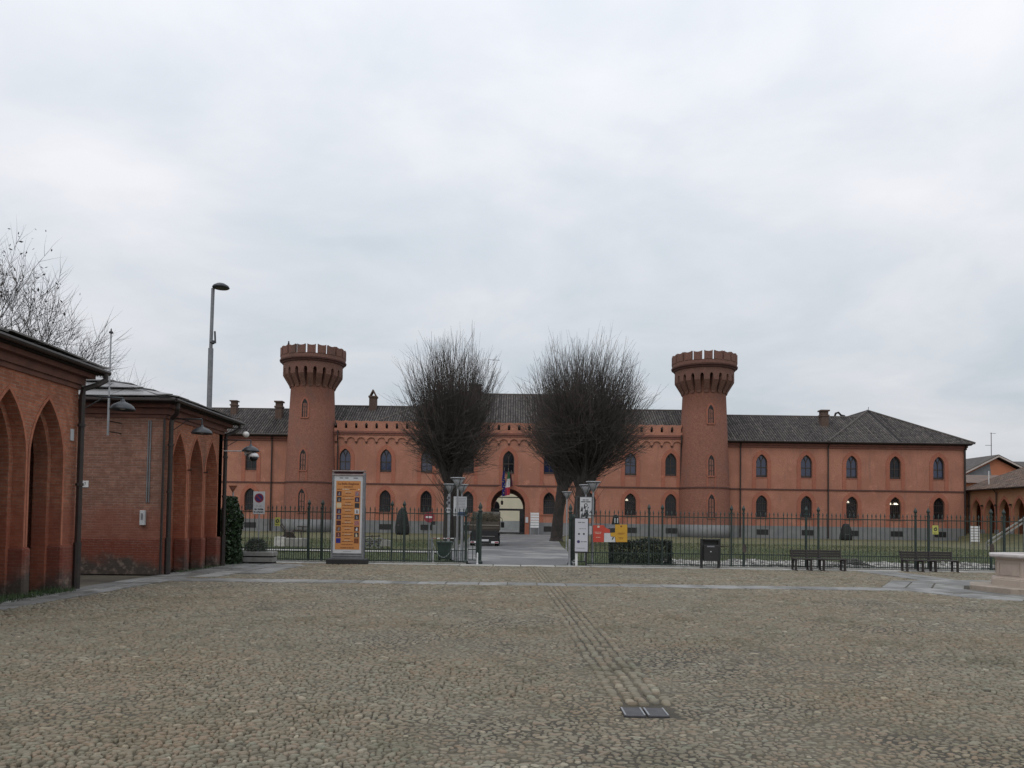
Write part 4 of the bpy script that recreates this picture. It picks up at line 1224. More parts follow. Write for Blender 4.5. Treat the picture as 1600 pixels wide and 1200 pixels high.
# a small bird perched on the left battlement
p = W(451, 536, FY-2.5)
m_ = MB(); m_.lathe([(0.02,0.0),(0.10,0.08),(0.12,0.2),(0.07,0.32),(0.09,0.38),(0.06,0.46),(0.01,0.49)], 8, (p.x, p.y, p.z-0.25)); m_.add([(p.x+0.02,p.y,p.z-0.2),(p.x-0.28,p.y-0.03,p.z-0.28),(p.x-0.28,p.y+0.05,p.z-0.26)],[(0,1,2)]); m_.add([(p.x+0.07,p.y,p.z+0.16),(p.x+0.17,p.y,p.z+0.13),(p.x+0.07,p.y,p.z+0.11)],[(0,1,2)])
tag(m_.build('bird', MT['black'], None), 'small dark bird perched on the left tower battlement', 'bird')

# flags over the gateway -------------------------------------------------
def flag(px0, px1, y0, y1, label, bands, Y, seed):
    a = W(px0, (y0+y1)/2, Y); b = W(px1, (y0+y1)/2, Y); zt = WZ(px0, y0, Y); zb = WZ(px0, y1, Y)
    cx = (a.x+b.x)/2; w = b.x-a.x; H = zt-zb
    t = thing('flag', label, 'flag', (cx, Y, zb), group='flags hanging above the gateway')
    m_ = MB(); m_.tube([(0, FY-Y-0.05, H-0.7), (0.03, -0.1, H+0.35)], 0.03, 6); m_.build('flagpole', MT['grey_metal'], t)
    rows = 16; cols = 7; rg = random.Random(seed)
    z_edges = [H]; 
    for (frac, mat) in bands:
        z1 = z_edges[-1]; z0 = z1-H*frac; z_edges.append(z0)
        m_ = MB(); vs = []
        rr = max(2, int(rows*frac))
        for j in range(rr+1):
            f = z1+(z0-z1)*j/rr; tpar = 1-f/H
            wid = w*(0.35+0.65*min(1, tpar*1.6))
            for i in range(cols+1):
                s = i/cols-0.5
                vs.append((s*wid+0.06*math.sin(f*1.7+seed), 0.10*math.sin(s*11+f*0.8+seed), f+0.10*s))
        n = cols+1
        m_.add(vs, [(j*n+i, j*n+i+1, (j+1)*n+i+1, (j+1)*n+i) for j in range(rr) for i in range(cols)])
        m_.build('cloth', mat, t, smooth=True)
    return t, w, H
fl, w, H = flag(784, 791, 736, 775, 'blue flag with yellow stars hanging limp over the gateway', [(1.0, MT['flag_blue'])], FY-0.9, 1)
for k in range(8):
    m_ = MB(); cx_, cz_ = (0.14*math.sin(k*2.1), 0.35+0.26*k)
    pts = [(cx_+(0.07 if i % 2 == 0 else 0.03)*math.sin(math.pi*i/5), -0.14, cz_+(0.07 if i % 2 == 0 else 0.03)*math.cos(math.pi*i/5)) for i in range(10)]
    m_.add(pts, [tuple(range(10))]); m_.build('star', MT['star'], fl)
flag(790, 797.5, 737, 774, 'green white and red flag hanging limp over the gateway', [(0.30, MT['flag_green']), (0.36, MT['flag_white']), (0.34, MT['flag_red'])], FY-1.0, 4)
flag(796, 801, 740, 760, 'small dark maroon flag hanging behind the tricolour flag', [(1.0, MT['flag_dark'])], FY-0.7, 9)

# white slatted direction boards beside the gateway and at the far right
def slat_board(px0, px1, y0, y1, Y, n, label):
    a, b = W(px0, y1, Y), W(px1, y0, Y)
    t = thing('direction_board', label, 'sign', ((a.x+b.x)/2, Y, 0), group='white slatted direction boards')
    w = (b.x-a.x)/2; z0, z1 = max(0.2, a.z), b.z
    for s in (-1, 1):
        m_ = MB(); m_.box(s*w-0.03, s*w+0.03, 0.0, 0.06, 0, z1+0.03); m_.build('post', MT['grey_metal'], t)
    h = (z1-z0)/n
    for k in range(n):
        m_ = MB(); m_.box(-w-0.02, w+0.02, -0.03, -0.002, z0+k*h+h*0.14, z0+(k+1)*h-h*0.06); m_.build('slat', MT['white'], t)
    return z0
slat_board(829, 842, 801, 825, FY-1.2, 6, 'white slatted direction board just right of the gateway')
slat_board(1517, 1530, 822, 847, 71, 6, 'white slatted direction board on the lawn at the right corner of the building')
m_ = MB(); p0 = W(821, 812, FY); m_.box(p0.x, p0.x+0.32, FY-0.16, FY-0.09, p0.z-0.35, p0.z+0.3); 
tag(m_.build('notice_plate', MT['offwhite']), 'small pale plate on the wall just right of the gateway', 'sign')

# ================================================================== FAR RIGHT: ARCADE AND HOUSE
arc = thing('arcade_building', 'low orange arcaded wing with brown tiled roof at the far right', 'building', (53.7, 0, 0))
ew = lambda a, b, d: (d, a, b)
ztop = 5.85
outer = [(62.0, 0.9)]
centers = [88.7-2.5*k for k in range(10)][::-1]
for c in centers:
    outer += arch_pts(c, 0.9, 1.72, 3.3, 4.75, 7)
outer += [(91.5, 0.9), (91.5, ztop), (62.0, ztop)]
m_ = MB(); m_.panel(outer, [], ew, 0.5, True); m_.build('wall', MT['arcade_wall'], arc)
for c in centers:
    o1 = arch_pts(c, 1.0, 1.72+0.5, 3.3, 4.75+0.32, 7); i1 = arch_pts(c, 1.0, 1.72, 3.3, 4.75, 7)
    m_ = MB(); m_.prism(o1+i1[::-1], ew, -0.05, -0.002); m_.build('arch_trim', MT['stucco_red'], arc)
    m_ = MB(); m_.box(-0.12, 0.55, c+0.89, c+1.61, 0.05, 1.35); m_.build('pier_base', MT['plinth'], arc)
    m_ = MB(); m_.box(-0.3, -0.1, c+1.15, c+1.35, 3.95, 4.15); m_.build('wall_lamp', MT['iron_dark'], arc)
m_ = MB(); m_.box(3.2, 3.5, 62, 91.5, 0, ztop); m_.box(0.02, 3.5, 91.5, 91.8, 0, ztop); m_.build('rear_wall', MT['house_orange'], arc)
m_ = MB(); m_.tube([(-0.55, 62, ztop+0.02), (-0.55, 91.0, ztop+0.02)], 0.10, 6); m_.tube([(-0.5,84.9,ztop),(-0.15,84.9,ztop-0.4),(-0.15,84.9,0.2)],0.07,6); m_.tube([(-0.5,89.95,ztop),(-0.15,89.95,ztop-0.4),(-0.15,89.95,0.2)],0.08,6); m_.build('gutter', MT['pipe'], arc)
L = 29.6; pit = R(20)
slope('arcade', (-0.6, 62, ztop+0.06), (0,1,0), L, [(0,0),(L,0),(L,9.4),(0,9.4)], pit, 31, vdir=(1,0,0), w=0.34, mat='tile_brown', parent=arc)
m_ = MB(); m_.box(-0.5, 8.0, 62, 91.4, ztop-0.06, ztop+0.02); m_.build('soffit', MT['roof_under'], arc)
m_ = MB(); p = W(1545, 748, 88.0); m_.tube([(p.x-53.7,88.0,p.z-1.1),(p.x-53.7,88.0,p.z+0.9)],0.06,6); m_.build('vent_pipe', MT['white'], arc)
# grassy bank and ramp rails before the arcade
m_ = MB(); m_.add([(44.5,60.0,-0.02),(53.6,60.0,1.0),(53.6,91,0.9),(53.05,91,0.6),(50.0,86,-0.05),(53.6,54.0,-0.05),(53.05,91,-0.05)], [(0,1,2,3,4),(0,5,1),(3,6,4)]); tag(m_.build('bank', MT['lawn']), kind='structure')
ramp = thing('ramp_railing', 'pale sloping ramp wall with rail on the grass bank at the right edge', 'railing', (0,0,0))
a, b = W(1543, 853, 55), W(1602, 815, 55)
m_ = MB()
for dz in (0.0, 0.28):
    m_.prism([(a.x,a.z+dz-0.06),(b.x,b.z+dz-0.06),(b.x,b.z+dz+0.05),(a.x,a.z+dz+0.05)], lambda p,q,d: (p,55+d,q), 0, 0.12)
    m_.build('rail', MT['concrete'], ramp); m_ = MB()
for k in range(3):
    f = k/2; q = a.lerp(b, f); m_ = MB(); m_.box(q.x-0.03, q.x+0.03, 55.13, 55.19, -0.05, q.z+0.24); m_.build('post', MT['concrete'], ramp)
hs = thing('gabled_house', 'distant orange gabled house with grey side panel and aerial beyond the arcade', 'house', (0,130,0))
pk, le, re = W(1556, 713, 130), W(1500, 741, 130), W(1612, 741, 130)
hy = facade(0)
m_ = MB(); m_.prism([(le.x+0.5,0),(re.x-0.5,0),(re.x-0.5,re.z-0.2),(pk.x,pk.z-0.4),(le.x+0.5,le.z-0.2)], hy, 0, 12); m_.build('wall', MT['house_orange'], hs)
gp = W(1548, 742, 130)
m_ = MB(); m_.prism([(le.x+0.6,gp.z-2),(gp.x+0.3,gp.z-2),(gp.x-0.2,pk.z-1.2),(le.x+0.6,le.z-0.3)], hy, -0.06, -0.01); m_.build('gable_panel', MT['house_grey'], hs)
for e_, s in ((le, -1), (re, 1)):
    m_ = MB(); m_.add([(e_.x,-0.8,e_.z),(pk.x,-0.8,pk.z),(pk.x,12.5,pk.z),(e_.x,12.5,e_.z),(e_.x,-0.8,e_.z+0.25),(pk.x,-0.8,pk.z+0.25),(pk.x,12.5,pk.z+0.25),(e_.x,12.5,e_.z+0.25)], [(0,1,2,3),(4,5,6,7),(0,1,5,4),(3,2,6,7),(0,3,7,4)]); m_.build('roof', MT['tile'], hs)
    m_ = MB(); m_.add([(e_.x,-0.86,e_.z-0.18),(pk.x,-0.86,pk.z-0.18),(pk.x,-0.86,pk.z+0.10),(e_.x,-0.86,e_.z+0.10),(e_.x,-0.81,e_.z-0.18),(pk.x,-0.81,pk.z-0.18),(pk.x,-0.81,pk.z+0.10),(e_.x,-0.81,e_.z+0.10)], [(0,1,2,3),(4,5,6,7),(0,1,5,4),(3,2,6,7)]); m_.build('verge', MT['house_trim'], hs)
p = W(1549, 712, 132); t_ = W(1549, 676, 132)
m_ = MB(); m_.tube([(p.x,2,p.z-1),(p.x,2,t_.z)],0.06,5); m_.tube([(p.x-0.2,2,t_.z-0.1),(p.x+0.8,2,t_.z-0.15)],0.03,4); m_.tube([(p.x-1.0,2,t_.z-2.2),(p.x+0.1,2,t_.z-2.2)],0.03,4)
for k in range(4): m_.tube([(p.x-0.9+0.25*k,1.7,t_.z-2.2),(p.x-0.9+0.25*k,2.3,t_.z-2.2)],0.02,4)
m_.build('antenna', MT['iron_dark'], hs)
h2 = thing('low_house', 'low house with dark roof between the castle corner and the arcade', 'house', (0,112,0))
a, b = W(1490, 752, 112), W(1640, 752, 112)
m_ = MB(); m_.box(a.x, b.x, 0, 8, 0, a.z-0.1); m_.build('wall', MT['house_orange'], h2)
m_ = MB(); m_.add([(a.x-0.5,-0.6,a.z-0.2),(b.x+0.5,-0.6,a.z-0.2),(b.x+0.5,5,a.z+1.3),(a.x-0.5,5,a.z+1.3),(b.x+0.5,8.6,a.z-0.2),(a.x-0.5,8.6,a.z-0.2)], [(0,1,2,3),(3,2,4,5)]); m_.build('roof', MT['tile_brown'], h2)
h3 = thing('far_house', 'sliver of a dark roofed house at the right edge behind the gable', 'house', (0,150,0))
a, b = W(1572, 735, 150), W(1680, 735, 150)
m_ = MB(); m_.box(a.x+0.5, b.x, 0, 10, 0, a.z); m_.build('wall', MT['house_orange'], h3)
m_ = MB(); m_.add([(a.x-0.5,-0.6,a.z),(b.x+0.5,-0.6,a.z),(b.x-3,5,a.z+2.2),(a.x+3,5,a.z+2.2),(b.x+0.5,10.6,a.z),(a.x-0.5,10.6,a.z)], [(0,1,2,3),(3,2,4,5),(0,3,5),(1,4,2)]); m_.build('roof', MT['tile'], h3)

# ================================================================== BRICK PAVILIONS ON THE LEFT
PX = -9.6
BASE = 0.03
def roof_panel_grid(parent, o, u, v, poly, rows, wmin, wmax, seed, mat, thick=0.03):
    """large thin slabs laid in overlapping rows over a roof plane; poly convex in (a,b)"""
    rg = random.Random(seed); o, u, v = Vector(o), Vector(u), Vector(v)
    n = u.cross(v); n = n if n.z > 0 else -n
    bmin = min(p[1] for p in poly); bmax = max(p[1] for p in poly)
    def span(b):
        xs = []
        for j in range(len(poly)):
            (a0, b0), (a1, b1) = poly[j], poly[(j+1) % len(poly)]
            if (b0-b)*(b1-b) <= 0 and abs(b1-b0) > 1e-9: xs.append(a0+(a1-a0)*(b-b0)/(b1-b0))
        return (min(xs), max(xs)) if len(xs) >= 2 else None
    H = (bmax-bmin)/rows
    for r in range(rows):
        b0, b1 = bmin+r*H, min(bmin+(r+1)*H+0.08, bmax)
        s0, s1 = span(b0+1e-4), span(b1-1e-4)
        if not s0 or not s1: continue
        a = s0[0]
        while a < s0[1]-0.05:
            e = min(a+rg.uniform(wmin, wmax), s0[1])
            def cl(x): return max(s1[0], min(s1[1], x))
            lift = rg.uniform(0.0, 0.055)
            pts = [o+u*(a+0.02)+v*(b0-rg.uniform(0,0.06)), o+u*(e-0.02)+v*(b0-rg.uniform(0,0.06)), o+u*cl(e-0.02)+v*b1, o+u*cl(a+0.02)+v*b1]
            hs = [0.05+lift+rg.uniform(0,0.02), 0.05+lift+rg.uniform(0,0.02), 0.02, 0.02]
            m_ = MB(); m_.tint = rg.random()
            vs = [p+n*h for p, h in zip(pts, hs)]+[p+n*(h+thick) for p, h in zip(pts, hs)]
            m_.add(vs, [(3,2,1,0),(4,5,6,7),(0,1,5,4),(1,2,6,5),(2,3,7,6),(3,0,4,7)])
            m_.build('roof_slab', mat, parent)
            a = e
MT['arch_edge'] = stucco('arch edge brick', (0.42,0.165,0.100), (0.34,0.130,0.082), (0.26,0.12,0.085))
def pavilion(name, label, y0, y1, arches, aw, through, xw, eave, runx, rise, seed):
    t = thing(name, label, 'pavilion', (PX, (y0+y1)/2, 0))
    yc = (y0+y1)/2
    ew = lambda a, b, d: (-d, a-yc, b)
    zt = eave-0.42
    outer = [(y0, BASE)]
    holes = []
    for c in arches:
        outer += arch_pts(c, BASE, aw, 2.75, 4.02, 8)
    outer += [(y1, BASE), (y1, zt), (y0, zt)]
    m_ = MB(); m_.panel(outer, [], ew, 0.34 if not through else 0.24, True); t_wall = m_.build('wall', MT['brick_near'], t)
    # inner, smaller order of the arches
    outer2 = [(y0, BASE)]
    if through:
        for c in arches: outer2 += arch_pts(c, BASE, aw-0.24, 2.72, 3.86, 8)
        outer2 += [(y1, BASE), (y1, zt), (y0, zt)]
        m_ = MB(); m_.panel(outer2, [], lambda a, b, d: (-0.243-d, a-yc, b), 0.30, True); m_.build('inner_arches', MT['brick_near'], t)
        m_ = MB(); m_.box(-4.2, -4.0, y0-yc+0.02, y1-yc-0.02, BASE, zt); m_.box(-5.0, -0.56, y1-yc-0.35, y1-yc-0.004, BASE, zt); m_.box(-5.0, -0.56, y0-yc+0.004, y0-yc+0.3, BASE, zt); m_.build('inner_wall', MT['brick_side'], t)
    else:
        m_ = MB(); m_.box(-0.40, -0.345, y0-yc+0.05, y1-yc-0.05, BASE, zt); m_.build('arch_infill', MT['brick_near'], t)
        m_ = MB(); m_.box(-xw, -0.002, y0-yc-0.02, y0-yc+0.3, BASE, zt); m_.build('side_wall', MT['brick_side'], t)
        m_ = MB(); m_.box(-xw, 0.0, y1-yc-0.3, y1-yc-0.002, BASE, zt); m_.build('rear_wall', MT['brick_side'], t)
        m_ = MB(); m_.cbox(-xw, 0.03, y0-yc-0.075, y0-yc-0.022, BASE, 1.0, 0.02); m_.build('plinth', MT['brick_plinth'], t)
    # stepped bases of the piers
    edges_ = [y0]
    for c in arches: edges_ += [c-aw/2, c+aw/2]
    edges_.append(y1)
    for k in range(0, len(edges_), 2):
        a, b = edges_[k], edges_[k+1]
        if b-a < 0.02: continue
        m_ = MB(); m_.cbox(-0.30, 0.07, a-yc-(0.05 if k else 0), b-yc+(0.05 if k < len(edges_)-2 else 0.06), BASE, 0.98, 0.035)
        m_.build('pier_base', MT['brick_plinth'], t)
    # cornice
    m_ = MB()
    dep = xw if not through else 5.2
    for z0_, z1_, o_ in ((zt-0.05, zt+0.05, 0.045), (zt+0.052, zt+0.22, 0.10), (zt+0.222, zt+0.32, 0.24)):
        m_.box(-dep, o_, y0-yc-o_, y1-yc+o_, z0_, z1_)
    m_.build('cornice', MT['cornice_near'], t)
    for c in arches:      # moulded edge of each arch
        o1 = arch_pts(c, 0.985, aw+0.11, 2.75, 4.02+0.085, 8); i1 = arch_pts(c, 0.985, aw, 2.75, 4.02, 8)
        m_ = MB(); m_.prism(o1+i1[::-1], ew, -0.014, -0.001); m_.build('archivolt', MT['arch_edge'], t)
    ov = 0.36 if through else 0.42
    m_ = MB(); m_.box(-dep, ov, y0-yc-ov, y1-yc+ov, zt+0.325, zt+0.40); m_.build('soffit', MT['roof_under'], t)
    # roof: hipped, low pitch
    ze = zt+0.41
    ex0, ex1, ey0, ey1 = -dep, ov+0.04, y0-yc-ov-0.04, y1-yc+ov+0.04
    L = ey1-ey0; runy = min(L/2, 3.0)
    zr_ = ze+rise
    m_ = MB(); m_.add([(ex1,ey0,ze),(ex1,ey1,ze),(ex1-runx,ey1-runy,zr_),(ex1-runx,ey0+runy,zr_),(ex0,ey0,ze),(ex0,ey1,ze),(ex0,ey0+runy,zr_),(ex0,ey1-runy,zr_)], [(0,1,2,3),(0,3,6,4),(1,5,7,2),(3,2,7,6)]); rf = m_.build('roof', MT['roof_under'], t)
    sx_, sy_ = math.hypot(runx, rise), math.hypot(runy, rise)
    roof_panel_grid(rf, (ex1, ey0, ze), (0,1,0), (-runx/sx_,0,rise/sx_), [(0,0),(L,0),(L-runy,sx_),(runy,sx_)], 5, 0.55, 1.1, seed, MT['roof_slab'])
    W_ = ex1-ex0
    roof_panel_grid(rf, (ex0, ey0, ze), (1,0,0), (0,runy/sy_,rise/sy_), [(0,0),(W_,0),(W_-runx,sy_),(0,sy_)], 4, 0.7, 1.5, seed+1, MT['roof_slab'])
    roof_panel_grid(rf, (ex0, ey1, ze), (1,0,0), (0,-runy/sy_,rise/sy_), [(0,0),(W_,0),(W_-runx,sy_),(0,sy_)], 4, 0.7, 1.5, seed+2, MT['roof_slab'])
    m_ = MB(); m_.tube([(ex1+0.04, ey0, ze-0.02), (ex1+0.04, ey1+0.03, ze-0.02)], 0.055, 7); m_.tube([(ex0, ey0-0.04, ze-0.02), (ex1+0.04, ey0-0.04, ze-0.02)], 0.055, 7); m_.build('gutter', MT['pipe'], t)
    return t, yc, ze, ey0, ey1
def downpipe(t, x, ya, yb, ze, foot=BASE):
    """swan neck from the gutter (0.6 out) back to the wall corner and down"""
    m_ = MB(); m_.tube([(0.44, ya, ze-0.06), (0.44, ya, ze-0.2), (0.34, (ya+yb)/2, ze-0.34), (x+0.02, yb, ze-0.46), (x, yb, ze-0.62), (x, yb, 1.1), (x, yb, foot)], 0.062, 8)
    m_.tube([(x, yb, 0.98), (x, yb, foot)], 0.078, 8)
    for z in (1.0, 2.3, 3.6): m_.tube([(x, yb, z-0.03), (x, yb, z+0.03)], 0.085, 8)
    return m_.build('downpipe', MT['pipe'], t)
arA = [15.80-1.26*k for k in range(7)][::-1]
pa, ycA, zeA, ea0, ea1 = pavilion('brick_pavilion', 'near brick pavilion with open pointed arches at the left edge', 7.6, 16.87, arA, 1.13, True, 5.2, 4.87, 3.6, 0.80, 51)
downpipe(pa, 0.13, ea1-0.12, 16.80-ycA, zeA)
m_ = MB(); m_.box(0.002, 0.02, 16.60-ycA, 16.72-ycA, 3.25, 3.5); m_.build('wall_plate', MT['offwhite'], pa)
arB = [22.07, 23.26, 24.45]
pb, ycB, zeB, eb0, eb1 = pavilion('brick_pavilion', 'second brick pavilion with three tall blind arches, beside the fence', 21.1, 25.35, arB, 1.03, False, 7.5, 4.80, 4.5, 1.20, 61)
downpipe(pb, 0.13, eb0+0.25, 21.22-ycB, zeB)
downpipe(pb, 0.13, eb1-0.15, 25.28-ycB, zeB)
m_ = MB(); m_.tube([(0.03, 21.02-ycB, 4.3), (0.03, 21.02-ycB, BASE)], 0.035, 6); m_.build('conduit', MT['pipe'], pb)
for dx in (-0.42, -0.36):
    m_ = MB(); m_.tube([(dx, 21.06-ycB, 4.25), (dx, 21.06-ycB, 2.0)], 0.018, 5); m_.build('conduit', MT['grey_pole'], pb)
m_ = MB(); m_.cbox(-0.56, -0.42, 20.97-ycB, 21.075-ycB, 1.38, 1.78, 0.015); mb_ = m_.build('meter_box', MT['offwhite'], pb)
m_ = MB(); m_.box(-0.52, -0.46, 20.966-ycB, 20.969-ycB, 1.52, 1.70); m_.build('meter_window', MT['ink_grey'], mb_)
# number plate
pl = W(131, 756, 21.0)
npt = thing('number_plate', 'small white number plate on the side wall of the second pavilion', 'sign', (pl.x, 21.06, pl.z))
m_ = MB(); m_.cbox(-0.09, 0.09, 0.0, 0.018, -0.09, 0.09, 0.006); m_.build('plate', MT['white'], npt)
text_mesh('lettering', '7', 0.05, 0.09, MT['ink_grey'], npt, (0, -0.004, 0))
# thin tie-rod anchors between the blind arches
for yv in (22.66, 23.86, 25.0):
    m_ = MB(); m_.tube([(0.0, yv-ycB, 3.0), (0.12, yv-ycB, 3.0), (0.12, yv-ycB+0.02, 3.05)], 0.018, 5); m_.build('iron_hook', MT['iron_dark'], pb)

# ------------------------------------------------------------------ bracket lamps
def shade_lamp(name, label, wall, arm_to, shade_r, drop=0.22, brace=True, group='wide dish lamps on brackets'):
    """wall: point on the wall; arm_to: end of the arm; the dish hangs from there"""
    t = thing(name, label, 'lamp', (arm_to[0], arm_to[1], arm_to[2]-drop-0.25), group=group)
    o = Vector(t.location); a = Vector(wall)-o; b = Vector(arm_to)-o
    m_ = MB(); m_.tube([a, b], 0.022, 6); m_.tube([b, b-Vector((0,0,drop))], 0.022, 6)
    if brace: m_.tube([a-Vector((0,0,0.32)), a.lerp(b, 0.55)], 0.012, 5)
    m_.build('arm', MT['lamp_dark'], t)
    r = shade_r; z = b.z-drop
    m_ = MB(); m_.lathe([(0.03,0.10),(0.045,0.06),(0.06,0.035),(r*0.35,0.02),(r*0.62,-0.015),(r*0.84,-0.06),(r*0.97,-0.115),(r,-0.15),(r*0.97,-0.155),(r*0.8,-0.11),(r*0.3,-0.06),(0.02,-0.045)], 28, (b.x,b.y,z)); m_.build('lamp_shade', MT['lamp_dark'], t, smooth=True)
    m_ = MB(); m_.lathe([(0.02,-0.05),(0.09,-0.06),(0.12,-0.09),(0.06,-0.13),(0.01,-0.14)], 14, (b.x,b.y,z)); m_.build('bulb', MT['globe'], t, smooth=True)
    return t
pA = W(192, 622, 17.3); shade_lamp('bracket_lamp', 'dish lamp hanging before the side wall of the second pavilion', (PX+0.02, 16.99, pA.z), (pA.x, 17.3, pA.z), 0.27, 0.12)
pB = W(316, 655, 21.6); shade_lamp('bracket_lamp', 'dish lamp on a horizontal arm over the three blind arches', (PX+0.02, 21.6, pB.z), (pB.x, 21.6, pB.z), 0.29, 0.26)
pC = W(392, 688, 25.2); tC = shade_lamp('bracket_lamp', 'dish lamp with a white dome camera below it at the far pavilion corner', (PX+0.02, 25.2, pC.z), (pC.x, 25.2, pC.z), 0.28, 0.22)
cam_t = thing('dome_camera', 'white dome security camera below the far corner lamp', 'camera', (pC.x+0.05, 25.15, pC.z-0.66))
m_ = MB(); m_.tube([(-0.22,0.05,0.16),(-0.22,0.05,0.34)],0.035,6); m_.tube([(-0.22,0.05,0.25),(-0.02,0,0.25)],0.04,8); m_.tube([(-0.22,0.05,0.30),(PX+0.05-pC.x,0.05,0.30)],0.02,5); m_.build('bracket', MT['white'], cam_t)
m_ = MB(); m_.lathe([(0.02,0.25),(0.12,0.22),(0.17,0.12),(0.15,0.10)],18,(0.08,-0.02,0)); m_.build('housing', MT['white'], cam_t, smooth=True)
m_ = MB(); m_.lathe([(0.145,0.098),(0.13,0.03),(0.07,-0.03),(0.01,-0.045)],16,(0.08,-0.02,0)); m_.build('dome', MT['glass'], cam_t, smooth=True)
gl = W(384.5, 679, 25.2)
gt = thing('globe_lamp', 'small round white wall light above the dome camera', 'lamp', (gl.x, 25.2, gl.z))
m_ = MB(); m_.lathe([(0.01,-0.1),(0.06,-0.085),(0.10,-0.02),(0.10,0.03),(0.06,0.085),(0.01,0.1)],18); m_.build('globe', MT['globe'], gt, smooth=True)
m_ = MB(); m_.tube([(0,0,0.09),(0,0,0.2)],0.012,5); m_.tube([(0,0,0.2),(PX+0.02-gl.x,0.0,0.2)],0.012,5); m_.build('stem', MT['iron_dark'], gt)
# tall thin mast on the side wall with a small cap
mt0, mt1 = W(182, 683, 20.95), W(186, 526, 20.95)
ms = thing('antenna_mast', 'thin grey mast with a small cap fixed to the second pavilion wall', 'mast', (mt0.x, 20.95, mt0.z))
H = mt1.z-mt0.z
m_ = MB(); m_.tube([(0,-0.45,0),(0,-0.45,1.05)],0.030,7); m_.tube([(0,-0.45,0.9),(0,-0.45,H)],0.020,7); m_.build('pole', MT['grey_metal'], ms)
m_ = MB(); m_.lathe([(0.05,-0.02),(0.055,0.02),(0.02,0.05),(0.015,0.09),(0.004,0.12)],10,(0,-0.45,H)); m_.build('cap', MT['lamp_dark'], ms)
for z in (0.1, 0.38):
    m_ = MB(); m_.tube([(0,-0.45,z),(0.05,0.13,z+0.02)],0.016,5); m_.build('bracket', MT['iron_dark'], ms)
# tall street lamp behind the second pavilion
sl0, sl1 = W(328, 640, 30), W(334.5, 450, 30)
st = thing('street_lamp', 'tall grey street lamp with a dark disc head behind the second pavilion', 'street lamp', (sl0.x-0.03, 30, 0))
m_ = MB(); Hs = sl1.z
m_.tube([(0,0,0),(0,0,Hs-2.4)],0.10,10); m_.tube([(0,0,Hs-2.4),(0.02,0,Hs-0.02)],0.068,10); m_.build('pole', MT['grey_pole'], st)
m_ = MB(); m_.tube([(0.02,0,Hs-0.05),(0.08,0,Hs+0.06),(0.3,0,Hs+0.1)],0.05,7)
m_.lathe([(0.02,0.16),(0.16,0.13),(0.29,0.05),(0.33,-0.02),(0.30,-0.05),(0.02,-0.03)],22,(0.33,0,Hs+0.04)); m_.build('lamp_head', MT['lamp_dark'], st, smooth=True)
pz = WZ(337, 535, 30)
m_ = MB(); m_.tube([(0.0,-0.05,pz),(0.14,-0.08,pz-0.02),(0.2,-0.08,pz+0.02)],0.04,6); m_.tube([(0.2,-0.08,pz-0.05),(0.17,-0.08,pz+0.42)],0.038,6); m_.lathe([(0.01,-0.1),(0.06,-0.06),(0.06,0.04),(0.01,0.07)],8,(0.12,-0.08,pz)); m_.build('fitting', MT['lamp_dark'], st)

# ================================================================== IRON FENCE
def bar_mesh(h, short=False):
    m_ = MB(); r = 0.0135
    if short:
        m_.tube([(0,0,0),(0,0,h)], 0.011, 4); m_.lathe([(0.011,0.0),(0.018,0.02),(0.002,0.06)],4,(0,0,h))
    else:
        m_.tube([(0,0,0),(0,0,h)], r, 5)
        m_.lathe([(0.012,0.0),(0.026,0.015),(0.012,0.03),(0.030,0.055),(0.018,0.10),(0.002,0.17)],5,(0,0,h))
    return m_
def finial_post(parent, x, h=2.0, r=0.031, proto=None):
    if proto is not None:
        o = copy_tree(proto, parent); o.location = (x, 0.02, 0); return o
    m_ = MB(); m_.box(-r, r, -r, r, -0.05, h); m_.cbox(-r-0.02, r+0.02, -r-0.02, r+0.02, h, h+0.04, 0.01); m_.cbox(-r-0.015, r+0.015, -r-0.015, r+0.015, -0.05, 0.12, 0.01)
    o = m_.build('post', MT['green_iron'], parent); o.location = (x, 0.02, 0)
    m_ = MB(); m_.lathe([(0.03,0.0),(0.045,0.03),(0.03,0.06),(0.060,0.11),(0.066,0.15),(0.045,0.20),(0.02,0.25),(0.003,0.29)],10,(0,0,h+0.04)); m_.build('finial', MT['green_iron'], o, smooth=True)
    return o
def fence(label, px0, px1, posts):
    Y = FENCE_Y
    x0, x1 = WX(px0, 840, Y), WX(px1, 840, Y)
    t = thing('iron_fence', label, 'fence', (x0, Y, 0))
    L = x1-x0
    m_ = MB(); m_.cbox(-0.05, L+0.05, -0.11, 0.11, -0.02, 0.055, 0.015); m_.build('plinth', MT['concrete'], t)
    for z, hh in ((1.855, 0.018), (0.50, 0.016), (0.10, 0.016)):
        m_ = MB(); m_.box(0, L, -0.008, 0.008, z-hh, z+hh); m_.build('rail', MT['green_iron'], t)
    n = int(L/0.165); full = short = None
    for k in range(n+1):
        x = k*0.165
        if full is None: full = bar_mesh(1.90).build('bar', MT['green_iron'], t); o = full
        else: o = inst(full, t)
        o.location = (x, 0, 0.03)
        o.rotation_euler = (rng.gauss(0, 0.004), rng.gauss(0, 0.005), 0)
        if k < n:
            if short is None: short = bar_mesh(0.44, True).build('short_bar', MT['green_iron'], t); o = short
            else: o = inst(short, t)
            o.location = (x+0.0825, 0, 0.03)
    pr = None
    for px in posts:
        o = finial_post(t, WX(px, 840, Y)-x0, proto=pr); pr = pr or o
    return t
fence('left run of dark green spear-topped iron fence from the ivy to the gate', 369, 727, (482, 503, 612, 631))
fence('right run of dark green spear-topped iron fence behind the bin and benches', 917, 1700, (1014, 1035, 1143, 1162, 1260, 1279, 1431, 1451, 1549, 1569, 1690))
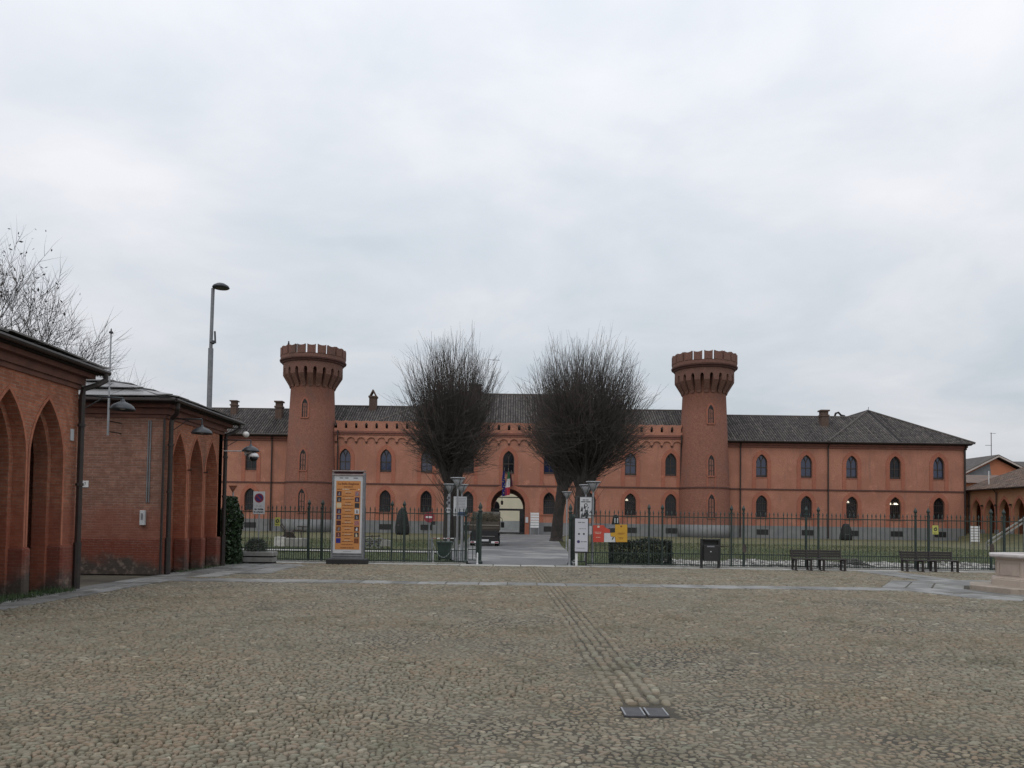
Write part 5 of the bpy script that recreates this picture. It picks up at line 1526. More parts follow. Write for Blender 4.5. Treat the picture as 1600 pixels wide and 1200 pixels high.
# gateway posts and open leaves
def gate_post(px, label, h, r):
    x = WX(px, 840, FENCE_Y)
    t = thing('gate_post', label, 'post', (x, FENCE_Y, 0), group='gate posts')
    m_ = MB(); m_.tube([(0,0,0),(0,0,h)], r, 12); m_.lathe([(r+0.04,0),(r+0.04,0.1),(r,0.16)],12); m_.lathe([(r+0.025,h-0.25),(r+0.025,h-0.2)],12); m_.build('shaft', MT['green_iron'], t)
    m_ = MB(); m_.lathe([(r+0.02,0),(r+0.03,0.04),(r*0.6,0.07),(r+0.015,0.15),(r,0.22),(0.03,0.30),(0.004,0.36)],12,(0,0,h)); m_.build('finial', MT['green_iron'], t, smooth=True)
gate_post(750, 'thick green gate post with pointed finial beside the truck', 1.95, 0.066)
gate_post(728, 'slimmer green gate post left of the thick one', 1.75, 0.05)
gate_post(891, 'green gate post on the right of the driveway behind the white board', 1.95, 0.06)
def leaf(xa, ya, xb, yb, label):
    t = thing('gate_leaf', label, 'gate', (xa, ya, 0))
    d = Vector((xb-xa, yb-ya, 0)); L = d.length; t.rotation_euler = (0, 0, math.atan2(d.y, d.x))
    for z in (1.72, 0.55, 0.16):
        m_ = MB(); m_.box(0, L, -0.012, 0.012, z-0.02, z+0.02); m_.build('rail', MT['green_iron'], t)
    n = int(L/0.15); pr = None
    for k in range(n+1):
        if pr is None: pr = bar_mesh(1.62).build('bar', MT['green_iron'], t); o = pr
        else: o = inst(pr, t)
        o.location = (L*k/n, 0, 0.14)
g1, g2 = WX(729, 840, FENCE_Y), WX(748, 840, FENCE_Y)
leaf(g1+0.06, FENCE_Y, g2-0.04, FENCE_Y, 'short fixed gate panel between the two left gate posts')
leaf(g2+0.02, FENCE_Y+0.12, g2-0.18, FENCE_Y+1.9, 'left gate leaf swung open along the driveway')
g3 = WX(892, 840, FENCE_Y); leaf(g3+0.08, FENCE_Y, WX(915, 840, FENCE_Y), FENCE_Y, 'short fixed gate panel right of the driveway behind the white board')
leaf(g3+0.02, FENCE_Y+0.12, g3+0.30, FENCE_Y+1.9, 'right gate leaf swung open along the driveway')
def bollard(px, y0, Y, mat, label, r=0.035):
    p = W(px, y0, Y); t = thing('bollard', label, 'bollard', (p.x, Y, 0))
    m_ = MB(); m_.tube([(0,0,0),(0,0,p.z-0.03)], r, 10); m_.lathe([(r,0),(r*0.8,0.03),(0.004,0.045)],10,(0,0,p.z-0.03)); m_.lathe([(r+0.015,0),(r+0.015,0.03),(r,0.05)],10); m_.build('shaft', mat, t)
bollard(746, 864, 28.3, MT['white'], 'short white post at the left gate post foot', 0.03)
bollard(677.5, 860, 29.1, MT['white'], 'short white post behind the fence below the no-entry sign', 0.03)
bollard(890, 843, 28.35, MT['grey_metal'], 'grey metal bollard on the right edge of the driveway', 0.045)

# ================================================================== STREET FURNITURE
# poster totem ------------------------------------------------------
tp0 = W(518.5, 881, 27.45); tp1 = W(566.5, 881, 27.45)
tw = (tp1.x-tp0.x)/2
tot = thing('poster_totem', 'tall grey-framed poster totem with orange festival poster before the fence', 'sign', ((tp0.x+tp1.x)/2, 27.45, 0), rz=R(-1))
Z = lambda py: WZ(542, py, 27.45)
ztop_ = Z(735)
m_ = MB(); m_.cbox(-tw-0.16, tw+0.16, -0.24, 0.30, 0.0, 0.20, 0.03); m_.build('base', MT['black'], tot)
for s in (-1, 1):
    m_ = MB(); m_.cbox(s*tw-0.035, s*tw+0.035, -0.09, 0.16, 0.2, ztop_-0.08, 0.012); m_.build('frame_post', MT['grey_pole'], tot)
m_ = MB(); m_.box(-tw-0.03, tw+0.03, -0.10, 0.17, ztop_-0.04, ztop_); m_.box(-tw-0.03, tw+0.03, -0.10, 0.17, ztop_-0.18, ztop_-0.13); m_.build('crown_rail', gmat('rosy steel', (0.36,0.30,0.29), None, 4, 0.4, 0, metal=0.4), tot)
m_ = MB(); m_.box(-tw+0.036, tw-0.036, -0.02, 0.10, ztop_-0.13, ztop_-0.04); m_.build('crown_panel', MT['maroon'], tot)
zb_, zt_ = Z(864), Z(741)
m_ = MB(); m_.box(-tw+0.036, tw-0.036, -0.06, 0.12, zb_, ztop_-0.181); m_.build('panel', MT['offwhite'], tot)
m_ = MB(); m_.box(-tw+0.036, tw-0.036, -0.05, 0.11, 0.2, zb_-0.01); m_.build('lower_panel', MT['grey_pole'], tot)
for z in (0.30, 0.38):
    m_ = MB(); m_.box(-tw-0.02, tw+0.02, -0.075, -0.052, z, z+0.025); m_.build('lower_rail', MT['grey_metal'], tot)
po = -0.064
m_ = MB(); oz0, oz1 = Z(858.5), Z(751.5); ow = tw-0.11
rect(m_, -ow, ow, oz0, oz1, po); poster = m_.build('poster', MT['orange'], tot)
text_mesh('lettering', 'La Bella Stagione', 1.7*ow, 0.10, MT['ink_brown'], poster, (0, po-0.004, oz1-0.11), 0.03)
rgt = random.Random(5)
m_ = MB(); text_line(m_, 0, oz1-0.215, ow*0.72, 0.030, po-0.004, rgt); text_line(m_, -ow*0.72, oz1-0.30, ow*0.4, 0.026, po-0.004, rgt); text_line(m_, ow*0.35, oz1-0.30, ow*0.5, 0.026, po-0.004, rgt)
rows = 9
for k in range(rows*2):
    zz = oz1-0.44-k*(oz1-oz0-0.62)/(rows*2-1)
    text_line(m_, rgt.uniform(-0.01, 0.01), zz, ow*(0.45 if (k*7) % 3 == 0 else 0.92), 0.022, po-0.004, rgt)
text_line(m_, 0, oz0+0.06, ow*1.1, 0.032, po-0.004, rgt); m_.build('print_lines', MT['ink_brown'], poster)
m_ = MB(); text_line(m_, -ow*0.2, oz1-0.30, ow*0.55, 0.03, po-0.005, rgt); text_line(m_, ow*0.86, oz1-0.30, ow*0.12, 0.04, po-0.005, rgt)
for k in range(rows):
    text_line(m_, 0, oz1-0.40-k*(oz1-oz0-0.62)/(rows-0.5), ow*0.5, 0.018, po-0.005, rgt)
m_.build('print_lines', MT['ink_white'], poster)
cols_p = {-1: ['maroon','ink','creamprint','purple','purple','maroon','ink_brown','maroon','blueprint'], 1: ['pinkprint','purple','ink','offwhite','ink','pinkprint','maroon','ink','ink_brown']}
hh = (oz1-oz0-0.56)/9
for s in (-1, 1):
    for k in range(9):
        z1_ = oz1-0.37-k*hh
        m_ = MB(); xa = s*(ow-0.115); rect(m_, xa-0.082, xa+0.082, z1_-hh*0.82, z1_, po-0.004); ph = m_.build('photo', MT[cols_p[s][k]], poster)
        # a plain light figure shape in some of the small pictures
        if k % 3 != 2 and cols_p[s][k] != 'blueprint':
            m_ = MB(); disc(m_, xa+rgt.uniform(-.02,.02), z1_-hh*0.28, 0.026, po-0.006, 10); rect(m_, xa-0.03, xa+0.035, z1_-hh*0.72, z1_-hh*0.38, po-0.006); m_.build('photo_detail', MT[rgt.choice(['pinkprint','creamprint','ink_grey','offwhite'])], poster)
m_ = MB()
for fx, fw in ((-0.26, 0.12), (-0.06, 0.14), (0.26, 0.17)): text_line(m_, fx, Z(746.5)-0.01, fw, 0.034, po-0.002, rgt)
text_line(m_, 0, Z(861.5), 0.3, 0.012, po-0.002, rgt)
m_.build('logos', MT['ink_grey'], tot)
# benches -------------------------------------------------------------
def bench(px0, px1, Y, label):
    x0, x1 = WX(px0, 885, Y), WX(px1, 885, Y); w = (x1-x0)/2
    t = thing('park_bench', label, 'bench', ((x0+x1)/2, Y, 0), group='dark benches before the fence')
    for k in range(4):
        m_ = MB(); m_.cbox(-w, w, -0.20+k*0.105, -0.11+k*0.105, 0.40, 0.435, 0.008); m_.build('seat_slat', MT['bench'], t)
    for k in range(3):
        z = 0.47+k*0.088; y = 0.235+k*0.022
        m_ = MB(); m_.cbox(-w-0.01, w-0.06, y, y+0.03, z, z+0.078, 0.006); m_.build('back_slat', MT['bench'], t)
    for x in (-w+0.05, -w*0.36, w*0.12, w-0.06):
        m_ = MB()
        m_.box(x-0.03, x+0.03, -0.19, -0.12, 0.02, 0.396); m_.box(x-0.03, x+0.03, 0.16, 0.22, 0.02, 0.396); m_.box(x-0.028, x+0.028, -0.2, 0.22, 0.36, 0.397)
        m_.prism([(0.20,0.36),(0.232,0.36),(0.285,0.73),(0.262,0.73)], lambda a,b,d,x=x: (x+d,a,b), -0.025, 0.025)
        m_.box(x-0.04, x+0.04, -0.22, 0.25, 0.0, 0.03)
        m_.build('leg', MT['bench'], t)
bench(1239, 1320, 27.55, 'dark slatted park bench nearer the litter bin')
bench(1412, 1495, 27.6, 'dark slatted park bench nearer the stone well')
# litter bin ------------------------------------------------------------
a, b = W(1096, 886, 27.9), W(1123, 842, 27.9)
bn = thing('litter_bin', 'black square litter bin on two posts before the fence', 'bin', ((a.x+b.x)/2, 27.9, 0)); w = (b.x-a.x)/2; H = b.z
for s in (-1, 1):
    m_ = MB(); m_.cbox(s*w-0.04, s*w+0.04, -0.05, 0.05, 0, H, 0.008); m_.box(s*w-0.07, s*w+0.07, -0.09, 0.09, 0, 0.02); m_.build('post', MT['black'], bn)
m_ = MB(); m_.cbox(-w+0.045, w-0.045, -0.17, 0.17, 0.28, H-0.22, 0.02); m_.box(-w+0.045, w-0.045, -0.17, 0.17, H-0.05, H-0.01); m_.box(-w+0.046, w-0.046, 0.0, 0.16, H-0.23, H-0.05); m_.build('body', MT['black'], bn)
m_ = MB(); m_.box(-w*0.5, w*0.35, -0.186, -0.172, H-0.30, H-0.25); m_.build('label_plate', MT['ink_grey'], bn)
m_ = MB(); disc(m_, -w*0.05, H-0.46, 0.022, -0.174, 12); m_.build('lock', MT['offwhite'], bn)
# planter ----------------------------------------------------------------
a, b = W(373, 879, 27.2), W(431, 858, 27.2)
pl_ = thing('concrete_planter', 'low pale concrete planter with stepped bands at the left end of the fence', 'planter', ((a.x+b.x)/2, 27.2, 0)); w = (b.x-a.x)/2
m_ = MB(); m_.cbox(-w+0.06, w-0.04, -0.24, 0.24, 0.0, 0.07, 0.02); m_.build('foot', MT['black'], pl_)
m_ = MB(); m_.cbox(-w+0.02, w-0.02, -0.28, 0.28, 0.07, 0.23, 0.03); m_.build('lower_band', MT['concrete'], pl_)
m_ = MB(); m_.cbox(-w+0.05, w-0.05, -0.25, 0.25, 0.23, 0.28, 0.02); m_.build('groove', MT['roof_under'], pl_)
m_ = MB(); m_.cbox(-w, w, -0.30, 0.30, 0.28, 0.43, 0.03); m_.build('rim', MT['concrete'], pl_)
sh = thing('grey_shrub', 'small rounded grey-green shrub growing in the concrete planter', 'shrub', (pl_.location.x-0.05, 27.2, 0.42))
m_ = MB()
pts = []
for k in range(1500):
    q, z = rng.uniform(0, 6.283), rng.random()
    r = 0.40*math.sqrt(max(0, 1-(z-0.25)**2*1.4))*rng.uniform(0.55, 1.06)
    pts.append((r*math.cos(q), r*0.7*math.sin(q), z*0.48*rng.uniform(0.8, 1.05)))
leaf_cloud(m_, pts, 0.045, rng, 0.35); m_.build('foliage', MT['leaf_grey'], sh)
m_ = MB()
for k in range(10): q = rng.uniform(0, 6.28); m_.tube([(0,0,-0.02),(0.12*math.cos(q),0.1*math.sin(q),0.15),(0.26*math.cos(q),0.18*math.sin(q),0.32)],[0.015,0.01,0.004],4)
m_.build('stem', MT['bark'], sh)
# ivy at the corner --------------------------------------------------------
iv = thing('ivy_bush', 'tall green ivy bush beside the far corner of the second pavilion', 'bush', (WX(361, 880, 26.4), 26.4, 0))
m_ = MB(); pts = []
for k in range(4200):
    z = rng.uniform(0.0, 2.32); wv = (0.36 if z < 1.7 else 0.36-0.28*(z-1.7)/0.6) + 0.05*math.sin(z*5)
    q = rng.uniform(0, 6.283); r = math.sqrt(rng.uniform(0.35, 1))
    pts.append((r*wv*math.cos(q)-0.05, r*0.55*math.sin(q), z))
leaf_cloud(m_, pts, 0.06, rng, 0.9); m_.build('foliage', MT['leaf'], iv)
m_ = MB()
for k in range(5): x = rng.uniform(-0.15,0.15); m_.tube([(x,0.1,0),(x+0.05,0.05,0.8),(x-0.05,0.1,1.9)],[0.04,0.03,0.01],5)
m_.build('stem', MT['bark'], iv)
# hedge behind the right fence -------------------------------------------------
hd = thing('clipped_hedge', 'dark clipped hedge behind the fence under the amber sign', 'hedge', (WX(1000, 870, 30.2), 30.2, 0))
m_ = MB(); pts = []
hw = (WX(1045,870,30.2)-WX(950,870,30.2))/2
for k in range(9000):
    f = rng.choice((0,0,1,2,3))
    x, y, z = rng.uniform(-hw, hw), rng.uniform(-0.4, 0.4), rng.uniform(0, 0.92)
    if f == 0: y = -0.4+rng.gauss(0, 0.06)
    elif f == 1: z = 0.90+rng.gauss(0, 0.05)+0.04*math.sin(4*x)
    elif f == 2: x = rng.choice((-1,1))*(hw-abs(rng.gauss(0,0.04)))
    pts.append((x, y, z+0.02*math.sin(6*x)))
leaf_cloud(m_, pts, 0.035, rng, 0.8); m_.build('foliage', MT['leaf_dark'], hd)
m_ = MB()
for k in range(8): x = -hw+0.1+k*(2*hw-0.2)/7; m_.tube([(x,0,0),(x+0.03,0.02,0.6)],[0.03,0.01],4)
m_.build('stem', MT['bark'], hd)
# fleece-wrapped shrubs by the building ------------------------------------------
def wrapped(px, y0, y1, Y, wpx, label, flat=False):
    p = W(px, y0, Y); t = thing('wrapped_shrub', label, 'shrub', (p.x, Y, 0), group='dark wrapped shrubs on the lawn')
    H = p.z; w = wpx*Y/F_PX/2
    m_ = MB(); prof = [(w*0.9,0),(w,H*0.08),(w*0.98,H*0.3),(w*0.82,H*0.6),(w*0.62,H*0.85),(w*(0.5 if flat else 0.3),H*0.96),(0.03,H)]
    m_.lathe(prof, 18)
    vv = []
    for i, v in enumerate(m_.v):
        k = 1+0.05*math.sin(5*math.atan2(v[1], v[0])+v[2]*3)
        vv.append((v[0]*k, v[1]*k, v[2]))
    m_.v = vv; m_.build('fleece', MT['wrap'], t, smooth=True)
    m_ = MB(); m_.tube([(w*0.93,0,H*0.35)]+[(w*0.93*math.cos(q*0.5236),w*0.93*math.sin(q*0.5236),H*0.35) for q in range(1,13)],0.02,4); m_.build('tie_cord', MT['ink_grey'], t)
    return t, H, w
wrapped(629, 793, 834, 80, 22, 'dark wrapped cone shrub on the lawn right of the poster totem')
wrapped(1322, 818, 843, 84, 19, 'dark wrapped shrub before the plinth under the right block windows', True)
wt_, H, w = wrapped(962, 804, 838, 70, 15, 'dark wrapped shrub with two white tags behind the red and amber sign', True)
for s in (-1, 1):
    m_ = MB(); m_.box(s*0.13-0.06, s*0.13+0.06, -w*0.88, -w*0.83, H*0.66, H*0.86); m_.build('tag', MT['white'], wt_)

# ------------------------------------------------------------------ signs
def pole_sign(name, label, px, ytop, ybot, Y, r=0.028, cat='sign'):
    p = W(px, ytop, Y); t = thing(name, label, cat, (p.x, Y, 0))
    m_ = MB(); m_.tube([(0,0,0),(0,0,p.z)], r, 8); m_.lathe([(r+0.02,0),(r+0.02,0.04),(r,0.06)],8); m_.build('pole', MT['grey_metal'], t)
    return t, p.z
def Zs(py, px, Y): return WZ(px, py, Y)
# no parking board
Y = 28.15; a, b = W(395.3, 803, Y), W(414.3, 768, Y)
t, _ = pole_sign('parking_sign', 'white no-parking board with blue and red disc at the left of the fence', 405, 800, 0, Y+0.05)
w, zb, zt = (b.x-a.x)/2, a.z, b.z
m_ = MB(); m_.box(-w, w, -0.05, -0.032, zb, zt); bd = m_.build('board', MT['offwhite'], t)
cz_ = zt-0.24; m_ = MB(); disc(m_, 0, cz_, 0.17, -0.054); m_.build('disc_ring', MT['sign_red'], bd)
m_ = MB(); disc(m_, 0, cz_, 0.128, -0.057); m_.build('disc_field', MT['sign_blue'], bd)
m_ = MB(); q = R(-45); m_.add([(0.13*math.cos(q)*s+0.024*math.sin(q)*c, -0.06, cz_+0.13*math.sin(q)*s-0.024*math.cos(q)*c) for s, c in ((-1,-1),(1,-1),(1,1),(-1,1))], [(0,1,2,3)]); m_.build('disc_bar', MT['sign_red'], bd)
text_mesh('lettering', '0 - 24', 0.18, 0.055, MT['ink_grey'], bd, (0, -0.054, zt-0.53))
text_mesh('lettering', 'su tutta', 0.32, 0.062, MT['ink'], bd, (0, -0.054, zb+0.18), 0.04)
text_mesh('lettering', 'la piazza', 0.36, 0.066, MT['ink'], bd, (0, -0.054, zb+0.075), 0.04)
# yield sign seen above the ivy
Y = 27.6; p = W(364.5, 763, Y)
t, _ = pole_sign('yield_sign', 'small inverted triangle sign above the ivy bush', 364.5, 760, 0, Y)
tri = [(-0.16, p.z+0.10), (0.16, p.z+0.10), (0, p.z-0.16)]; tin = [(-0.085, p.z+0.055), (0.085, p.z+0.055), (0, p.z-0.085)]
m_ = MB(); m_.prism(tri, lambda a,b,d: (a,d,b), -0.045, -0.032); pt2 = m_.build('plate', MT['ink_brown'], t)
m_ = MB(); m_.add([(a_, -0.049, b2_) for a_, b2_ in tin], [(0,1,2)]); m_.build('plate_field', MT['cornice'], pt2)
# yellow notices on the fence
for px, py, lab in ((433.5, 815, 'small yellow notice on the fence between the planter and the totem'), (1461.5, 828, 'small yellow notice on the fence above the bench nearer the well')):
    p = W(px, py, FENCE_Y-0.03); w, h = 0.10, 0.16
    if px > 1000: w, h = 0.11, 0.165
    t = thing('yellow_notice', lab, 'sign', (p.x, FENCE_Y-0.03, p.z), group='yellow notices on the fence')
    m_ = MB(); m_.box(-w, w, -0.006, 0.006, -h, h); bd = m_.build('board', MT['lime'], t)
    m_ = MB(); disc(m_, 0, 0.02, 0.066, -0.009, 16, 0.03); m_.add([(-0.03,-0.0095,0.08),(0.05,-0.0095,0.11),(0.02,-0.0095,0.05)],[(0,1,2)]); m_.build('symbol', MT['ink'], bd)
    m_ = MB(); text_line(m_, 0, -h+0.05, w*1.3, 0.022, -0.009, rgt); m_.build('print_lines', MT['leaf'], bd)
# no entry sign
Y = 30.2; p = W(671, 808, Y)
t, zt = pole_sign('no_entry_sign', 'round red no-entry sign with white bar behind the left fence', 671, 802, 0, Y, 0.026)
m_ = MB(); m_.prism([(0.21*math.cos(6.2832*i/24), p.z+0.21*math.sin(6.2832*i/24)) for i in range(24)], lambda a,b,d: (a,d,b), -0.045, -0.03); pt2 = m_.build('disc', MT['sign_red'], t)
m_ = MB(); rect(m_, -0.135, 0.135, p.z-0.035, p.z+0.035, -0.049); m_.build('bar', MT['white'], pt2)
m_ = MB(); m_.box(0.06, 0.24, -0.02, 0.05, p.z-0.30, p.z-0.16); m_.build('lock_box', MT['black'], t)
# speed limit group of discs on a post
Y = 31; t, zt = pole_sign('speed_sign', 'post with small round white speed-limit discs before the left tree', 701, 772, 0, Y, 0.03)
for i, (py, r) in enumerate(((797, 0.125), (785.5, 0.085), (778, 0.07))):
    z = Zs(py, 701, Y)
    m_ = MB(); m_.prism([(r*math.cos(6.2832*k/20), z+r*math.sin(6.2832*k/20)) for k in range(20)], lambda a,b,d: (a,d,b), -0.05, -0.034); ds = m_.build('disc', MT['ink_grey'] if i else MT['offwhite'], t)
    if i == 0:
        m_ = MB(); disc(m_, 0, z, r, -0.054, 20, r*0.84); m_.build('ring', MT['ink_grey'], ds)
        text_mesh('lettering', '10', 0.13, 0.11, MT['ink'], ds, (0, -0.055, z), 0.03)
    else:
        m_ = MB(); disc(m_, r*0.3, z, r*0.5, -0.054, 12); m_.build('symbol', MT['ink'], ds)
# information board with a blue band, on two legs
Y = 29.6; a, b = W(708.5, 806, Y), W(729.5, 776, Y); w = (b.x-a.x)/2
t = thing('info_board', 'white information board with blue lower band in front of the left tree', 'sign', ((a.x+b.x)/2, Y, 0))
for s in (-0.28, 0.34):
    m_ = MB(); m_.tube([(s*w*1.2,0.04,0),(s*w*1.2,0.04,a.z+0.1)],0.026,7); m_.build('leg', MT['grey_metal'], t)
m_ = MB(); m_.box(-w, w, -0.02, 0.0, a.z, b.z); bd = m_.build('board', MT['offwhite'], t)
zz = a.z; m_ = MB(); rect(m_, -w*0.35, w*0.99, zz+0.01, zz+0.16, -0.024); m_.build('band', MT['band_blue'], bd)
m_ = MB()
for k in range(8): text_line(m_, 0.02, b.z-0.08-k*0.058, w*1.5, 0.018, -0.024, rgt)
m_.build('print_lines', MT['ink_grey'], bd)
# driveway lamps with inverted cone shades
def cone_lamp(px, ytop, Y, label):
    p = W(px, ytop, Y); t = thing('driveway_lamp', label, 'lamp', (p.x, Y, 0), group='driveway lamps with funnel shades')
    H = p.z
    m_ = MB(); m_.tube([(0,0,0),(0,0,H-0.40)], 0.034, 10); m_.lathe([(0.05,0),(0.05,0.2),(0.036,0.24)],10); m_.build('pole', MT['grey_metal'], t)
    m_ = MB(); m_.lathe([(0.05,H-0.42),(0.06,H-0.36),(0.09,H-0.34),(0.10,H-0.31),(0.245,H-0.05),(0.23,H-0.05),(0.06,H-0.33)],20,capb=False,capt=False); m_.build('funnel', gmat('milky funnel', (0.22,0.225,0.23), None, 4, 0.35, 0), t, smooth=True)
    for k in range(4):
        q = k*1.5708+0.5; m_ = MB(); m_.tube([(0.09*math.cos(q),0.09*math.sin(q),H-0.34),(0.25*math.cos(q),0.25*math.sin(q),H-0.04)],0.012,4); m_.build('rib', MT['lamp_dark'], t)
    m_ = MB(); m_.lathe([(0.27,H-0.05),(0.29,H-0.03),(0.27,H-0.005),(0.1,H),(0.01,H+0.005)],22); m_.build('lamp_lid', MT['grey_metal'], t, smooth=True)
cone_lamp(715.5, 746, 29.0, 'funnel-shaded lamp before the left tree, nearest of the left three')
cone_lamp(722, 756.5, 33.5, 'funnel-shaded lamp half hidden behind the nearest left lamp')
cone_lamp(703, 756, 33.5, 'funnel-shaded lamp standing left of the information board, dim against the tree')
cone_lamp(927, 752, 29.0, 'funnel-shaded lamp above the red and amber sign')
cone_lamp(915.5, 757, 31.6, 'funnel-shaded lamp behind the black and white poster')
cone_lamp(886, 768, 42, 'small funnel-shaded lamp beside the right tree trunk')
# hanging black-and-white poster by the right lamp
Y = 28.9; a, b = W(906, 809, Y), W(924.5, 778, Y); w = (b.x-a.x)/2
t = thing('hanging_poster', 'black and white poster banner hung beside the right lamp', 'poster', ((a.x+b.x)/2, Y, 0))
m_ = MB(); m_.tube([(-w-0.12,0,b.z+0.03),(w+0.06,0,b.z+0.03)],0.014,6); m_.tube([(-w-0.12,0,0),(-w-0.12,0,b.z+0.05)],0.02,6); m_.build('hanger', MT['lamp_dark'], t)
m_ = MB(); m_.box(-w, w, -0.012, 0.0, a.z, b.z+0.02); bd = m_.build('sheet', MT['offwhite'], t)
m_ = MB(); text_line(m_, 0, b.z-0.08, w*1.1, 0.03, -0.015, rgt); text_line(m_, 0, b.z-0.15, w*1.6, 0.035, -0.015, rgt)
zc_ = (a.z+b.z)/2
disc(m_, 0.0, zc_+0.10, 0.07, -0.016, 14, 0.045)
for k in range(26):
    x, z = rgt.uniform(-w*0.75, w*0.75), rgt.uniform(a.z+0.03, zc_+0.05); r = rgt.uniform(0.015, 0.05)
    m_.add([(x-r,-0.016-k*0.0001,z-r*1.4),(x+r,-0.016-k*0.0001,z-r*rgt.uniform(.6,1.6)),(x+r*rgt.uniform(-.5,.8),-0.016-k*0.0001,z+r*2)],[(0,1,2)])
m_.build('print', MT['ink'], bd)
# pale information board on a white post, right of the driveway
Y = 28.25; a, b = W(898, 861.5, Y), W(918.5, 810.5, Y); w = (b.x-a.x)/2
t = thing('pale_board', 'tall pale information board on a white post right of the driveway', 'sign', ((a.x+b.x)/2, Y, 0))
m_ = MB(); m_.cbox(-w+0.02, -w+0.11, 0.0, 0.06, 0, b.z, 0.008); m_.build('post', MT['white'], t)
m_ = MB(); m_.cbox(w-0.08, w-0.02, 0.0, 0.05, 0, b.z, 0.008); m_.build('post', MT['black'], t)
m_ = MB(); m_.cbox(-w-0.045, w+0.035, -0.03, -0.002, a.z-0.05, b.z+0.03, 0.006); m_.build('backing', MT['black'], t)
m_ = MB(); m_.box(-w, w, -0.045, -0.031, a.z, b.z); bd = m_.build('board', MT['board_lilac'], t)
m_ = MB(); text_line(m_, 0, b.z-0.14, w*1.1, 0.035, -0.048, rgt); text_line(m_, w*0.15, b.z-0.37, w*1.1, 0.02, -0.048, rgt); text_line(m_, w*0.4, a.z+0.36, w*0.9, 0.035, -0.048, rgt); text_line(m_, -0.02, a.z+0.12, w*1.3, 0.018, -0.048, rgt); m_.build('print_lines', MT['ink_grey'], bd)
m_ = MB(); disc(m_, -w*0.38, b.z-0.56, 0.036, -0.048, 14); disc(m_, w*0.38, b.z-0.56, 0.036, -0.048, 14); m_.build('dots', MT['ink'], bd)
m_ = MB(); disc(m_, -w*0.45, a.z+0.36, 0.058, -0.048, 8); m_.build('emblem', MT['sign_blue'], bd)
m_ = MB(); p0, p1 = W(920, 835, Y), W(925, 822, Y); m_.box(p0.x, p1.x, 28.36, 28.38, p0.z, p1.z); tag(m_.build('small_notice', MT['offwhite']), 'narrow white notice on the fence between the pale board and the red sign', 'sign')
# interlocking red and amber panels
Y = FENCE_Y-0.06
def PXZ(px, py): q = W(px, py, Y); return (q.x, q.z)
t = thing('puzzle_sign', 'red and amber interlocking sign panels fixed to the right fence', 'sign', (0, Y, 0))
fy = lambda a, b, d: (a, d, b)
def panel_poly(name, px, mat, d0=-0.02):
    m_ = MB(); m_.prism([PXZ(*p) for p in px], fy, d0, d0+0.012); return m_.build(name, mat, t)
rp = panel_poly('red_panel', [(926.5,847),(943.5,847),(943.5,832.5),(953,832.5),(953,827.5),(945,824),(943.5,820.5),(926.5,820.5)], MT['red'])
ap = panel_poly('amber_panel', [(962,847),(980,847),(980,819.5),(961,819.5),(961,832),(953.5,832.5),(954.5,838),(961,838.5)], MT['yellow'])
panel_poly('white_panel', [(944,847),(961.5,847),(960.5,839),(954,838.5),(953,833),(944,833)], MT['offwhite'])
panel_poly('black_panel', [(953.2,832.2),(960.8,831.8),(960.8,825.5),(949,825.5),(953.2,827)], MT['black'])
panel_poly('top_panel', [(949,825.2),(960.8,825.2),(960.8,819.5),(949,819.5)], MT['ink_grey'])
m_ = MB(); q = PXZ(935, 823); disc(m_, q[0], q[1], 0.05, -0.023, 5); 
for py, wd in ((831.5, 0.26), (833.5, 0.2), (839.5, 0.16)):
    q = PXZ(934.5, py); text_line(m_, q[0], q[1], wd, 0.018, -0.023, rgt)
m_.build('print_lines', MT['ink_white'], rp)
m_ = MB(); q = PXZ(970.5, 822.5); disc(m_, q[0], q[1], 0.035, -0.023, 8)
for py, wd in ((833, 0.28), (834.5, 0.2), (840, 0.18), (842, 0.14)):
    q = PXZ(970.5, py); text_line(m_, q[0], q[1], wd, 0.016, -0.023, rgt)
m_.build('print_lines', MT['ink_brown'], ap)
m_ = MB(); m_.add([(*[PXZ(955.5,844)[0]], -0.024, PXZ(955.5,844)[1]), (PXZ(957.5,843)[0], -0.024, PXZ(957.5,843)[1]), (PXZ(959.5,838.8)[0], -0.024, PXZ(959.5,838.8)[1]), (PXZ(957,839.5)[0], -0.024, PXZ(957,839.5)[1])], [(0,1,2,3)]); m_.build('photo_detail', MT['ink'], ap)
# green bin, chain and rail behind the left fence
a, b = W(684, 876, 31), W(706, 845, 31)
bn = thing('green_bin', 'dark green waste container behind the left fence near the gate', 'bin', ((a.x+b.x)/2, 31, 0)); w = (b.x-a.x)/2
m_ = MB(); m_.prism([(-w*0.88,0.06),(w*0.88,0.06),(w,b.z-0.1),(-w,b.z-0.1)], fy, -0.3, 0.3); m_.build('body', gmat('dark green plastic', (0.022,0.045,0.034), None, 4, 0.5), bn)
m_ = MB(); m_.cbox(-w-0.03, w+0.03, -0.34, 0.34, b.z-0.1, b.z-0.02, 0.02); m_.build('lid', gmat('green lid', (0.035,0.06,0.048), None, 4, 0.45), bn)
for s in (-1, 1):
    m_ = MB(); m_.tube([(s*w*0.8-0.03,0.2,0.075),(s*w*0.8+0.03,0.2,0.075)],0.075,10); m_.build('wheel', MT['rubber'], bn)
a, b = W(675, 841, 30.0), W(711, 841, 30.0)
bt = thing('chain_barrier', 'white barrier bar with drooping chain behind the left fence', 'barrier', (a.x, 30.0, 0)); Lb = b.x-a.x; zz = a.z
m_ = MB(); m_.box(-0.04, 0.04, -0.04, 0.04, 0, zz+0.03); m_.build('post', MT['grey_metal'], bt)
m_ = MB(); m_.box(Lb-0.04, Lb+0.04, -0.04, 0.04, 0, zz+0.03); m_.build('post', MT['grey_metal'], bt)
